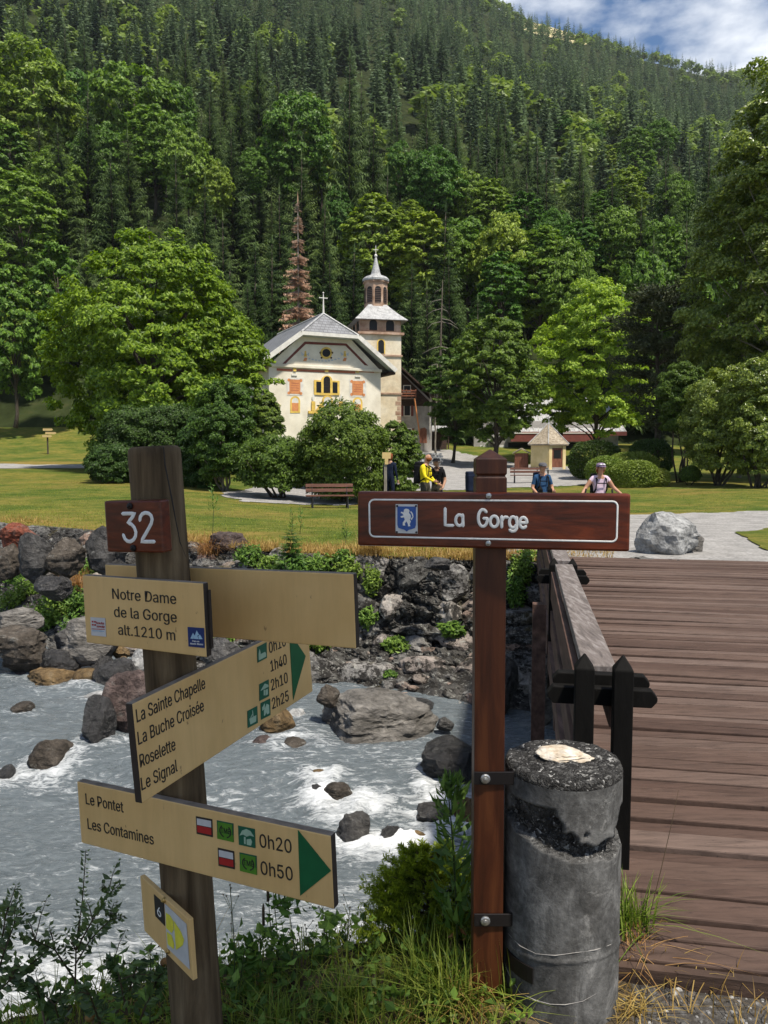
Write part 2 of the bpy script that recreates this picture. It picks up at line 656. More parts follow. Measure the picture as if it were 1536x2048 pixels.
# --- the near bank
NEAR = [(-9, [1.2]), ]
M_SOIL = varied('bank_soil', [(.3, (.035, .027, .016)), (.55, (.085, .065, .04)), (.75, (.16, .12, .07))], scale=6, detail=8, rough=.95, bmp=.7, bdist=.04, spec=.15)
M_GRIT = varied('grey_grit', [(.3, (.028, .024, .02)), (.5, (.07, .063, .056)), (.72, (.16, .155, .15))], scale=38, detail=8, rough=.92, bmp=.8, bdist=.012, spec=.25, fine=(3, .35))
_nx = np.array([-12, -5, -2.5, -1.2, -.5, .2, .62, .9, 1.5, 14])
_ny = np.array([1.9, 1.9, 2.15, 2.3, 2.42, 2.45, 2.5, 2.5, 2.4, 1.6])


def nbz(x, y):
    """Near bank: level by the camera, dropping to the river."""
    e = np.interp(x, _nx, _ny)
    d = np.asarray(y) - e
    dip = np.interp(x, [-4, -1.6, -.6, .3, 5], [-.35, -.28, -.12, 0, 0])
    z = dip * np.clip((y - .8) / 1.2, 0, 1) - np.where(d > 0, 1.65 * np.minimum(d, .55) + np.maximum(d - .55, 0) * .9, 0)
    n = fbm(xyz(x * 2.2, y * 2.2), 61, 4).reshape(np.shape(x)) * .045 * np.where(x > .75, .25, 1.0)
    return np.maximum(z + n, -2.6)


xs = np.concatenate([np.linspace(-12, -3, 40), np.linspace(-2.95, 2.4, 260), np.linspace(2.5, 14, 40)])
ys = np.concatenate([np.linspace(-8, .9, 20), np.linspace(1, 4.8, 190)])
X, Y = np.meshgrid(xs, ys, indexing='ij')
mb = MB()
i, j = np.meshgrid(np.arange(len(xs) - 1), np.arange(len(ys) - 1), indexing='ij')
q = (i * len(ys) + j).ravel()
F = np.stack([q, q + len(ys), q + len(ys) + 1, q + 1], 1)
V = np.stack([X, Y, nbz(X, Y)], -1).reshape(-1, 3)
C = V[F].mean(1)
grit = (C[:, 0] > .74 + fbm(C * 3, 8, 3) * .12) & (C[:, 1] < np.interp(C[:, 0], _nx, _ny) + .1)
mb.add(V, F[~grit], 0)
mb.F.append(F[grit]); mb.M.append(np.full(grit.sum(), 1)); mb.T.append(np.full(grit.sum(), .5))
nb = mb.build('river_bank', [M_SOIL, M_GRIT], smooth=True)
tag(nb, 'near river bank with soil and grey grit', 'ground', kind='structure')

# --- far stone embankment


def worley(p, s=0):
    p = np.asarray(p, float)
    i = np.floor(p).astype(np.int64)
    f1 = np.full(len(p), 9.0); f2 = f1.copy(); idv = np.zeros(len(p))
    for dx in (-1, 0, 1):
        for dy in (-1, 0, 1):
            for dz in (-1, 0, 1):
                c = i + np.array([dx, dy, dz])
                h = [_h(c[:, 0], c[:, 1], c[:, 2], s + k) for k in range(4)]
                q = c + np.stack(h[:3], 1)
                d = np.linalg.norm(p - q, axis=1)
                m = d < f1
                f2 = np.where(m, f1, np.minimum(f2, d))
                idv = np.where(m, h[3], idv)
                f1 = np.where(m, d, f1)
    return f1, f2, idv


def stone_mat(name, stops, lichen=.35, wet=False, scale=2.2, stretch=(1, 1, 1), rnd=.2):
    m, nt, b = new_mat(name)
    v = coords(nt, stretch)
    n1 = noise(nt, v, scale, 8, .62, .6)
    n2 = noise(nt, v, scale * 6, 9, .72, .4)
    c = ramp(nt, n1, stops)
    c = mixc(nt, .8, c, ramp(nt, n2, [(.34, (.3,) * 3), (.66, (1.5,) * 3)]), 'MULTIPLY')
    if lichen:
        n3 = noise(nt, coords(nt, loc=(7, 3, 1)), scale * 3.1, 7, .75)
        c = mixc(nt, ramp(nt, n3, [(.58, 0.0), (.66, lichen)]), c, (.42, .42, .39))
        n4 = noise(nt, coords(nt, loc=(1, 9, 4)), scale * 1.7, 7, .75)
        c = mixc(nt, ramp(nt, n4, [(.56, 0.0), (.68, lichen * 1.3)]), c, (.015, .013, .010))
    oi = nd(nt, 'ShaderNodeObjectInfo')
    mr = nd(nt, 'ShaderNodeMapRange')
    nt.links.new(oi.outputs['Random'], mr.inputs['Value'])
    mr.inputs['To Min'].default_value = 1 - rnd
    mr.inputs['To Max'].default_value = 1 + rnd
    hs = nd(nt, 'ShaderNodeHueSaturation')
    nt.links.new(mr.outputs[0], hs.inputs['Value'])
    nt.links.new(c, hs.inputs['Color'])
    nt.links.new(hs.outputs['Color'], b.inputs['Base Color'])
    b.inputs['Roughness'].default_value = .28 if wet else .82
    b.inputs['Specular IOR Level'].default_value = .5 if wet else .25
    w = nd(nt, 'ShaderNodeTexVoronoi', Scale=scale * 2.0)
    w.feature = 'DISTANCE_TO_EDGE'
    nt.links.new(v, w.inputs['Vector'])
    p = bump(nt, b, n2, 1.0, .06)
    bump(nt, b, ramp(nt, w.outputs['Distance'], [(0.0, 0.0), (.06, 1.0)]), .25, .03, p)
    return m


M_ROCK = stone_mat('grey_rock', [(.3, (.022, .021, .021)), (.5, (.07, .067, .065)), (.7, (.145, .138, .13))])
M_ROCKP = stone_mat('pale_rock', [(.3, (.055, .05, .044)), (.5, (.16, .148, .134)), (.7, (.31, .29, .265))], lichen=.2, scale=1.4, stretch=(1, 1, 3.2))
M_ROCKW = stone_mat('white_rock', [(.3, (.17, .17, .17)), (.5, (.38, .38, .375)), (.7, (.6, .6, .59))], lichen=.22, scale=1.6)
M_ROCKD = stone_mat('wet_dark_rock', [(.3, (.010, .009, .009)), (.55, (.036, .034, .033)), (.75, (.09, .083, .08))], lichen=0, wet=True)
M_ROCKR = stone_mat('reddish_rock', [(.3, (.036, .026, .024)), (.5, (.09, .064, .058)), (.7, (.16, .128, .116))], lichen=.2)
M_ROCKO = stone_mat('ochre_rock', [(.3, (.06, .04, .022)), (.5, (.17, .112, .052)), (.7, (.30, .235, .15))], lichen=.12, scale=2.6)
M_ROCKB = stone_mat('brown_rock', [(.3, (.024, .019, .014)), (.5, (.08, .066, .053)), (.7, (.16, .14, .12))], lichen=.25)
M_ROCKL = stone_mat('red_lichen_rock', [(.3, (.05, .03, .022)), (.5, (.2, .055, .03)), (.7, (.15, .13, .115))], lichen=.2)


def wall_mat():
    m, nt, b = new_mat('embankment_stone')
    v = coords(nt)
    a = nd(nt, 'ShaderNodeAttribute', attribute_name='tone')
    n1 = noise(nt, v, 3.2, 9, .66, .7)
    n2 = noise(nt, v, 17, 6, .7)
    c = ramp(nt, a.outputs['Fac'], [(0, (0.042, 0.038, 0.035)), (.3, (0.092, 0.088, 0.080)), (.55, (0.184, 0.176, 0.167)), (.75, (0.277, 0.263, 0.247)), (.88, (0.217, 0.134, 0.096)), (1, (0.385, 0.360, 0.327))])
    c = mixc(nt, .85, c, ramp(nt, n1, [(.34, (.25,) * 3), (.5, (.9,) * 3), (.7, (1.6,) * 3)]), 'MULTIPLY')
    n3 = noise(nt, coords(nt, loc=(4, 2, 8)), 5.5, 8, .78)
    c = mixc(nt, ramp(nt, n3, [(.49, 0.0), (.54, .92)]), c, (.011, .009, .007))
    n4 = noise(nt, coords(nt, loc=(9, 5, 2)), 8.5, 8, .8)
    c = mixc(nt, ramp(nt, n4, [(.56, 0.0), (.61, .75)]), c, (.34, .34, .31))
    n5 = noise(nt, coords(nt, loc=(2, 5, 6)), 1.3, 8, .7)
    c = mixc(nt, ramp(nt, n5, [(.58, 0.0), (.66, .6)]), c, (.07, .055, .012))
    c = mixc(nt, .6, c, ramp(nt, n2, [(.3, (.4,) * 3), (.7, (1.3,) * 3)]), 'MULTIPLY')
    nt.links.new(c, b.inputs['Base Color'])
    b.inputs['Roughness'].default_value = .8
    b.inputs['Specular IOR Level'].default_value = .3
    p = bump(nt, b, n2, .9, .05)
    bump(nt, b, n1, .5, .12, p)
    return m


M_WALL = wall_mat()
def rock_mesh(seed, sub=4, n_planes=16, rough=.09, sharp=1.0):
    import bmesh
    bm = bmesh.new()
    bmesh.ops.create_icosphere(bm, subdivisions=sub, radius=1)
    v = np.array([q.co[:] for q in bm.verts])
    f = np.array([[q.index for q in p.verts] for p in bm.faces])
    bm.free()
    r = np.random.default_rng(seed)
    d = nrm(v)
    rad = 1 + .22 * fbm(d * 1.3 + seed, seed, 2)
    for k in range(n_planes):
        n = nrm(r.normal(size=3))
        h = r.uniform(.62, .95)
        c = d @ n
        lim = np.where(c > .05, h / np.maximum(c, .05), 9)
        rad = np.minimum(rad, lim) if sharp >= 1 else np.minimum(rad, lim * sharp + rad * (1 - sharp))
    rad = rad + rough * fbm(d * 4 + seed * 3, seed + 1, 5, .62) + rough * .5 * (vn(d * np.array([2, 2, 9.0]) + seed, seed + 2))
    v = d * rad[:, None]
    v /= np.abs(v).max(0)
    return v, f


def stone_wall_stones(mb):
    q = np.random.default_rng(17)
    SH = [rock_mesh(1200 + k, 3, 12, .16) for k in range(14)]

    def put(a, z, sx, sy, sz, back):
        y0, y1 = float(edge_y(TOPE, a)) + .25, float(edge_y(FOOT, a))
        r = float(np.clip((a + .14) / .12, 0, 1)); r = r * r * (3 - 2 * r)
        tz_w = np.interp(-z, [.02, .03, 1.22, 2.1], [0, .09, .22, 1.12])
        tz_s = np.interp(-z, [.02, .03, .75, 2.1], [0, .06, .38, 1.12])
        h = tz_s * (1 - r) + tz_w * r
        y = y0 + (y1 - y0) * h + back
        v, f = SH[q.integers(len(SH))]
        v = v * np.array([sx, sy, sz])
        al, be = q.normal() * .22, q.uniform(-.35, .35)
        R_ = np.array([[math.cos(al), 0, math.sin(al)], [0, 1, 0], [-math.sin(al), 0, math.cos(al)]])
        mb.add(v @ R_.T @ rotz(be).T + np.array([a * y, y, z]), f, 0, q.uniform(.3, 1))

    z = -.10
    while z > -1.5:
        h = q.uniform(.1, .2)
        x = -2.2
        while x < 7.5:
            w = q.uniform(.16, .46) * (1.25 if z < -.6 else 1)
            xx = x + w
            a = xx / 11.4
            if q.uniform() < .93:
                put(a, z - h * .5 + q.normal() * .05, w * q.uniform(.95, 1.2), q.uniform(.2, .34), h * q.uniform(.9, 1.7), q.uniform(-.02, .12))
            x += w * 1.85
        z -= h * 1.55
    for k in range(230):
        a = q.uniform(-.95, -.1)
        s_ = q.uniform(.07, .3) ** 1.0
        put(a, q.uniform(-1.6, -.04), s_ * q.uniform(.9, 1.4), s_, s_ * q.uniform(.55, .9), q.uniform(-.05, .1))
    for k in range(150):   # shingle and cobbles at the foot
        a = q.uniform(-.3, .12)
        s_ = q.uniform(.03, .12)
        put(a, q.uniform(-1.62, -1.25), s_ * 1.3, s_, s_ * .7, -.05)


A = np.linspace(-.98, 1.0, 1150)
nt_ = 210
yt = edge_y(TOPE, A) + .25
yf = edge_y(FOOT, A)
t = np.linspace(0, 1, nt_)
rt = np.clip((A + .14) / .12, 0, 1)
rt = rt * rt * (3 - 2 * rt)
rt *= np.clip((.62 - A) / .1, .6, 1)
# horizontal run h(t) and drop z(t): steep wall at right, boulder slope at left
hz_wall = np.interp(t, [0, .1, .62, 1], [0, .09, .22, 1.12])
hz_slope = np.interp(t, [0, .06, .35, 1], [0, .06, .38, 1.12])
zz_wall = np.interp(t, [0, .06, .62, 1], [-.02, -.03, -1.22, -2.1])
zz_slope = np.interp(t, [0, .06, .35, 1], [-.02, -.03, -.75, -2.1])
H = hz_slope[None] * (1 - rt[:, None]) + hz_wall[None] * rt[:, None]
Z = zz_slope[None] * (1 - rt[:, None]) + zz_wall[None] * rt[:, None]
Yg = yt[:, None] + (yf - yt)[:, None] * H
Xg = A[:, None] * Yg
V = np.stack([Xg, Yg, Z], -1).reshape(-1, 3)
amp = (np.minimum(1, np.minimum(t, 1.0) * 12)[None] * np.ones((len(A), 1))).ravel()
wp = V + np.stack([fbm(V * 2.3 + 9 * k_, 71 + k_, 4, .6) for k_ in range(3)], 1) * .42
f1, f2, idv = worley(wp * np.array([.95, .75, 1.45]), 73)
g1, g2, idw = worley(wp * np.array([3.3, 2.5, 4.2]), 79)
disp = (np.clip((f2 - f1) * 3.6, 0, 1) ** .6 * .10 + (idv - .5) * .12 + np.clip((g2 - g1) * 3, 0, 1) * .07 + (idw - .5) * .07 + fbm(V * 4, 75, 6, .68) * .22) * (.55 + .45 * np.repeat(rt, nt_))
zrel = np.clip((-V[:, 2] - 1.25) / .25, 0, 1) * np.repeat(rt, nt_)
disp = disp * (1 - .7 * zrel) + fbm(V * 2.5, 77, 5) * .16 * zrel
V = V + disp[:, None] * amp[:, None] * nrm(np.stack([0 * disp - .25, 0 * disp - 1, 0 * disp + .45], 1))
i, j = np.meshgrid(np.arange(len(A) - 1), np.arange(nt_ - 1), indexing='ij')
q = (i * nt_ + j).ravel()
F = np.stack([q, q + 1, q + nt_ + 1, q + nt_], 1)
mb = MB()
mb.add(V, F, 0, idv[F[:, 0]] * .5)
WALL_MB = mb
# the stones themselves: rough courses in the wall at right, a scatter on the slope at left
stone_wall_stones(mb)
emb = mb.build('stone_embankment', M_WALL, smooth=False)
tag(emb, 'rough dark stone embankment below the lawn across the river', 'stone wall')

# --- river
_dl = np.array([(-30, 19), (-12, 12.0), (-6, 8.9), (-3.6, 7.9), (-2.2, 7.4), (-.9, 7.2), (.1, 7.0), (.9, 7.1), (2, 7.0), (14, 5)], float)


def ss(x):
    x = np.clip(x, 0, 1)
    return x * x * (3 - 2 * x)


def wlevel(x, y):
    d = y - np.interp(x, _dl[:, 0], _dl[:, 1])
    return -1.58 - .24 * ss((.45 - d) / .8) - .12 * ss((5.3 - y) / 1.5)


ROCKS = []   # (x, y, half width, material ...) filled by rock specs below; the river foams around them
RSPEC = [
    # px centre x, base y, width px, height px, material, z of base, seed, label
    (750, 1492, 262, 98, 'P', -1.66, 3, 'broad pale furrowed boulder lying at the waterline below the stone embankment'),
    (905, 1575, 130, 95, 'D', -1.75, 5, 'black wet boulder in the river just left of the brown sign post'),
    (545, 1480, 88, 70, 'O', -1.66, 7, 'orange ochre boulder at the waterline left of the broad pale boulder'),
    (592, 1452, 44, 34, 'W', -1.6, 9, 'small whitish stone beside the orange ochre boulder'),
    (655, 1412, 50, 46, 'B', -1.3, 11, 'round brown stone resting on the shingle above the broad pale boulder'),
    (590, 1512, 90, 36, 'B', -1.68, 13, 'low brown slab barely out of the water in front of the orange boulder'),
    (528, 1508, 60, 34, 'R', -1.68, 14, 'low reddish slab in the water in front of the orange boulder'),
    (633, 1592, 40, 26, 'D', -1.72, 15, 'small black stone in midstream, uppermost of the rapids'),
    (680, 1612, 75, 44, 'B', -1.76, 17, 'brown submerged rock in the middle of the rapids'),
    (706, 1700, 72, 82, 'G', -1.95, 19, 'tall rounded grey rock with white water breaking round it'),
    (780, 1706, 58, 56, 'D', -1.95, 21, 'dark blunt rock in the rapids between grey rock and orange stone'),
    (840, 1704, 62, 44, 'O', -1.95, 23, 'orange stone at the lip of the rapids by the willowherb'),
    (752, 1614, 42, 18, 'O', -1.76, 25, 'flat yellow stone awash behind the rapids'),
    (640, 1556, 56, 18, 'O', -1.66, 26, 'yellowish stone just under the surface in midstream'),
    (870, 1655, 80, 45, 'G', -1.85, 27, 'grey stone under running water left of the brown sign post'),
    (935, 1660, 60, 80, 'O', -1.85, 29, 'ochre boulder half hidden behind the tall willowherb'),
    (890, 1462, 40, 30, 'G', -1.5, 31, 'small blue grey cobble on the shingle right of the broad boulder'),
    (830, 1435, 90, 34, 'D', -1.45, 33, 'dark flat rock behind the broad pale boulder'),
    (510, 1425, 70, 50, 'G', -1.5, 35, 'grey stone at the foot of the embankment above the orange boulder'),
    (95, 1548, 92, 72, 'B', -1.80, 37, 'brown angular rock at the left with the river pouring past'),
    (4, 1572, 44, 44, 'D', -1.80, 39, 'dark rock at the left border of the rapids'),
    (42, 1436, 52, 34, 'B', -1.62, 41, 'small domed brown rock alone in the left channel'),
    (188, 1500, 76, 120, 'D', -1.72, 43, 'black wet ledge where the left channel drops'),
    (255, 1478, 135, 150, 'R', -1.7, 45, 'large reddish upright boulder left of the waymark post'),
    (232, 1384, 110, 76, 'D', -1.62, 47, 'black boulder crossed by a white quartz vein'),
    (172, 1378, 74, 42, 'Y', -1.6, 49, 'smooth yellowish oblong stone at the left waterline'),
    (95, 1380, 120, 44, 'O', -1.62, 51, 'tawny flat rock sloping into the left channel'),
    (184, 1412, 60, 28, 'W', -1.64, 53, 'pale mottled stone breaking the surface of the left channel'),
    (36, 1362, 44, 20, 'R', -1.6, 55, 'small pinkish stone at the left water edge'),
    (110, 1352, 90, 60, 'D', -1.5, 57, 'dark creased rock behind the tawny flat rock'),
    (45, 1345, 100, 60, 'B', -1.5, 59, 'brown block with pale edge above the left waterline'),
    (170, 1320, 130, 90, 'P', -1.3, 61, 'big light grey boulder behind the left waterline rocks'),
    (20, 1318, 130, 75, 'B', -1.3, 63, 'tan slab jutting from the left bank'),
    (20, 1262, 110, 46, 'P', -1.0, 65, 'pale ledge of rock under the bank shrubs at left'),
    (128, 1300, 60, 46, 'G', -1.2, 67, 'rounded slate coloured stone in the left boulder jumble'),
    (236, 1316, 42, 30, 'O', -1.35, 69, 'bright orange stone, upper of a pair in the left jumble'),
    (244, 1330, 30, 18, 'O', -1.4, 71, 'bright orange stone, lower of a pair in the left jumble'),
    (205, 1345, 60, 36, 'D', -1.45, 73, 'dark wrinkled stone between light boulder and quartz veined boulder'),
    (285, 1345, 70, 60, 'W', -1.45, 75, 'white sloping slab directly left of the waymark post'),
    (300, 1385, 60, 60, 'D', -1.6, 77, 'dark stone against the waymark post at the waterline'),
    (440, 1330, 90, 60, 'G', -1.2, 79, 'grey block right of the waymark post above the arrow board'),
    (22, 1096, 84, 64, 'L', -.05, 81, 'boulder with bright red lichen at the left lawn edge'),
    (62, 1150, 78, 96, 'G', -.45, 83, 'tall lichen grey boulder below the left lawn edge'),
    (118, 1150, 90, 84, 'B', -.45, 85, 'speckled brown boulder in the left bank'),
    (205, 1140, 90, 100, 'G', -.4, 87, 'rounded grey boulder just left of the number plaque'),
    (10, 1150, 60, 70, 'B', -.5, 89, 'brown boulder under the red lichen boulder'),
    (100, 1195, 90, 50, 'D', -.75, 91, 'dark undercut stone in the left bank shrubs'),
    (455, 1102, 88, 46, 'R', -.1, 93, 'reddish flat topped stone at the lawn edge right of the waymark post'),
    (475, 1130, 70, 50, 'G', -.4, 95, 'grey stone under the reddish flat topped stone'),
    (395, 1125, 60, 46, 'B', -.35, 97, 'brown stone in dry grass right of the waymark post'),
    (877, 1137, 58, 24, 'G', .0, 99, 'loose slate coloured stone lying on top of the embankment'),
    (1085, 1440, 60, 150, 'P', -1.5, 101, 'pale vertical block beside the bridge railing at the abutment'),
    (1000, 1420, 100, 120, 'G', -1.5, 103, 'grey block behind the brown sign post at the water'),
    (1347, 1114, 132, 108, 'W', -.02, 105, 'big pale grey boulder on the gravel at the end of the footbridge'),
    (1395, 1108, 34, 44, 'P', -.02, 107, 'small tan stone leaning on the big pale boulder'),
]
MR = dict(P=M_ROCKP, D=M_ROCKD, O=M_ROCKO, W=M_ROCKW, B=M_ROCKB, R=M_ROCKR, G=M_ROCK, L=M_ROCKL, Y=M_ROCKO)


ROCK_META = []
for (px, by, w, h, mt, zb, seed, label) in RSPEC:
    p = PZ(px, by, zb)
    if zb < -1.55:
        for _ in range(4):
            zb = float(wlevel(p[0], p[1] + .15)) - .05
            p = PZ(px, by, zb)
    D = p[1] * CP + (EYE - zb) * SP
    hw = w / 2 / FPX * D
    hh = h / FPX * D / max(.35, CP)
    ROCK_META.append((p, hw, hh, mt, zb, seed, label))
    if zb < -1.5:
        ROCKS.append((p[0], p[1] + hw * .5, hw))


A = np.linspace(-.95, 1.05, 620)
V, F = grid(A, lambda a: 2.9 * (np.maximum(edge_y(FOOT, a) + 1.4, 6) / 2.9) ** np.linspace(0, 1, 420), lambda x, y: x * 0)
x, y = V[:, 0], V[:, 1]
drop = y - np.interp(x, _dl[:, 0], _dl[:, 1])
near = ss((6.9 - y + x * -.12) / 2.6)
flow = np.stack([x * .55 + y * .15, y * 1.25 - x * .2, 0 * x], 1)
turb = .25 + .75 * near + .6 * np.exp(-(drop + .25) ** 2 / .12)
wave = fbm(flow * 2.6, 91, 4, .55) * .05 * (.5 + turb) + (1 - np.abs(vn(flow * 5.3, 95))) * .035 * turb + fbm(flow * np.array([8, 14, 1]), 97, 4, .6) * .022
foam = .30 * near ** 1.1 * np.clip(.75 + 1.1 * fbm(flow * 1.6, 99, 5, .6), 0, 1.3)
foam = foam + np.exp(-((drop + .35) / .4) ** 2) * (.25 + .8 * fbm(flow * 2.4, 101, 4, .6)) * .6
foam += np.clip(fbm(flow * np.array([1.5, 5, 1]), 103, 5, .65) - .2, 0, 1) * .9
# the white race under the bridge end and below the arrow boards
foam += .75 * np.exp(-((x + .25) / .7) ** 2 - ((y - 4.4) / .8) ** 2) + .4 * np.exp(-((x + 1.9) / .6) ** 2 - ((y - 4.6) / .5) ** 2)
pile = 0 * x
for rx, ry, hw in ROCKS:
    d = np.hypot(x - rx, (y - ry))
    front = np.exp(-((d - hw) / (.12 + .2 * hw)) ** 2) * np.where(y < ry + hw * .2, 1.0, .35)
    foam += front * (.15 if ry > 8 else .38)
    pile += front * .04
    tail = np.exp(-((x - rx + (y - ry) * .2) / (hw * .8)) ** 2) * np.exp(-np.clip(ry - y, 0, 9) / (hw * 2.2)) * (y < ry)
    foam += tail * (.1 if ry > 8 else .32)
foam = np.clip(foam, 0, 1.4)
V[:, 2] = wlevel(x, y) + wave + pile + foam * .02 * (vn(xyz(x * 16, y * 16), 105))


def water_mat():
    m, nt, b = new_mat('glacial_water')
    a = nd(nt, 'ShaderNodeAttribute', attribute_name='foam')
    v = coords(nt, (.8, 2.3, 1), rot=(0, 0, .2))
    n1 = noise(nt, v, 6.0, 10, .7, 1.6)
    n2 = noise(nt, v, 30, 6, .7, .6)
    n3 = noise(nt, coords(nt, (.6, 3.0, 1), rot=(0, 0, -.22), loc=(3, 1, 0)), 13, 9, .68, 1.6)
    mixn = nd(nt, 'ShaderNodeMath', operation='MULTIPLY_ADD')
    nt.links.new(n3, mixn.inputs[0])
    mixn.inputs[1].default_value = .5
    mixn.inputs[2].default_value = -.865
    s1 = nd(nt, 'ShaderNodeMath', operation='ADD')
    nt.links.new(n1, s1.inputs[0])
    nt.links.new(mixn.outputs[0], s1.inputs[1])
    s2 = nd(nt, 'ShaderNodeMath', operation='MULTIPLY_ADD')
    nt.links.new(a.outputs['Fac'], s2.inputs[0])
    s2.inputs[1].default_value = .50
    nt.links.new(s1.outputs[0], s2.inputs[2])
    fo = ramp(nt, s2.outputs[0], [(.0, 0.0), (.16, .38), (.5, 1.0)])
    body = ramp(nt, n1, [(.3, (.075, .09, .1)), (.7, (.165, .19, .205))])
    c = mixc(nt, fo, body, (.86, .88, .9))
    nt.links.new(c, b.inputs['Base Color'])
    nt.links.new(ramp(nt, fo, [(0.0, .1), (.6, .6)]), b.inputs['Roughness'])
    b.inputs['Specular IOR Level'].default_value = .5
    b.inputs['IOR'].default_value = 1.33
    p = bump(nt, b, n1, .55, .09)
    bump(nt, b, n2, .5, .03, p)
    return m


mb = MB()
mb.add(V, F)
riv = mb.build('river', water_mat(), smooth=True)
at = riv.data.attributes.new('foam', 'FLOAT', 'POINT')
at.data.foreach_set('value', foam.astype(np.float32))
tag(riv, 'milky grey mountain river with white rapids', 'river', kind='structure')

for p, hw, hh, mt, zb, seed, label in ROCK_META:
    v, f = rock_mesh(seed, sub=5 if hw > .55 else 4, rough=.1 if mt != 'Y' else .03, n_planes=18 if mt != 'Y' else 4)
    sc = np.array([hw, hw * .8, hh * .56])
    ang = (seed * 1.7) % 6.28
    v = v @ rotz((seed % 5 - 2) * .15).T
    v = v * sc
    if seed == 105:   # long flat back sloping down to the right
        v[:, 2] *= 1 + .0 * v[:, 0]
        v[:, 2] -= np.where(v[:, 2] > 0, v[:, 0] * .28 * (v[:, 2] / sc[2]), 0)
    root_z = zb - hh * .12
    mb = MB()
    mb.add(v + np.array([0, hw * .55, hh * .44]), f)
    o = mb.build('boulder' if hw > .3 else 'stone', MR[mt], world=False, smooth=False)
    o.location = (p[0], p[1], root_z)
    tag(o, label, 'boulder' if hw > .3 else 'stone', 'rocks along the river')

# ------------------------------------------------------------------ trees
M_BARK = varied('bark', [(.3, (.03, .024, .018)), (.6, (.09, .075, .06)), (.8, (.16, .145, .125))], scale=5, stretch=(3, 3, .6), detail=7, rough=.95, bmp=.7, bdist=.03, spec=.1)
M_BARKP = varied('pale_bark', [(.3, (.12, .1, .08)), (.6, (.26, .235, .2)), (.8, (.38, .36, .32))], scale=5, stretch=(3, 3, .6), detail=7, rough=.95, bmp=.6, bdist=.02, spec=.1)
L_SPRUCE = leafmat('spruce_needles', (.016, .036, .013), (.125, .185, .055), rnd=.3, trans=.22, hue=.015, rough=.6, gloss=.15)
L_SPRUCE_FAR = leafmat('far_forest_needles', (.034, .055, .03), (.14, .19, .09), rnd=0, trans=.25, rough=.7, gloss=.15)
L_MAPLE = leafmat('maple_leaves', (.045, .10, .007), (.21, .32, .022), rnd=.06, trans=.32)
L_BROAD = leafmat('broad_leaves', (.045, .095, .011), (.20, .315, .038), rnd=.3, trans=.3, hue=.03)
L_BUSH = leafmat('bush_leaves', (.028, .058, .008), (.11, .18, .022), rnd=.2, trans=.25)
L_HEDGE = leafmat('hedge_leaves', (.02, .042, .007), (.065, .115, .018), rnd=.12, trans=.22)
L_KTREE = leafmat('mid_green_leaves', (.035, .075, .010), (.15, .24, .03), rnd=.05, trans=.3)
L_LIME = leafmat('yellow_green_leaves', (.12, .19, .012), (.44, .52, .06), rnd=.05, trans=.35)
L_BIRCH = leafmat('birch_leaves', (.055, .10, .012), (.24, .31, .048), rnd=.06, trans=.28, rough=.35, gloss=.5)
L_PINE = leafmat('pine_needles', (.022, .034, .014), (.075, .09, .035), rnd=.1, trans=.12)
L_DEAD = leafmat('dead_needles', (.24, .12, .08), (.5, .3, .21), rnd=.05, trans=.1)
L_YEW = leafmat('clipped_bush_leaves', (.09, .13, .016), (.24, .30, .05), rnd=.12, trans=.22)


def leaves(mb, C, N, size, rng, aspect=.6, mat=0, tone=None, fold=.18, along=None):
    """Diamond leaves at C with normals N."""
    C, N = np.asarray(C, float), nrm(N)
    k = len(C)
    t = rng.normal(size=(k, 3)) if along is None else along
    t = nrm(t - (t * N).sum(1, keepdims=True) * N + 1e-9)
    s = np.cross(N, t)
    L = np.broadcast_to(np.asarray(size, float), (k,))[:, None] * rng.uniform(.7, 1.3, (k, 1))
    V = np.stack([C - t * L / 2, C + s * L * aspect / 2 + t * L * .05 - N * L * fold, C + t * L / 2, C - s * L * aspect / 2 + t * L * .05 - N * L * fold], 1).reshape(-1, 3)
    F = np.arange(4 * k).reshape(-1, 4)
    F = F[:, [0, 1, 2, 3]]
    mb.add(V, F, mat, rng.uniform(0, 1, k) if tone is None else tone)


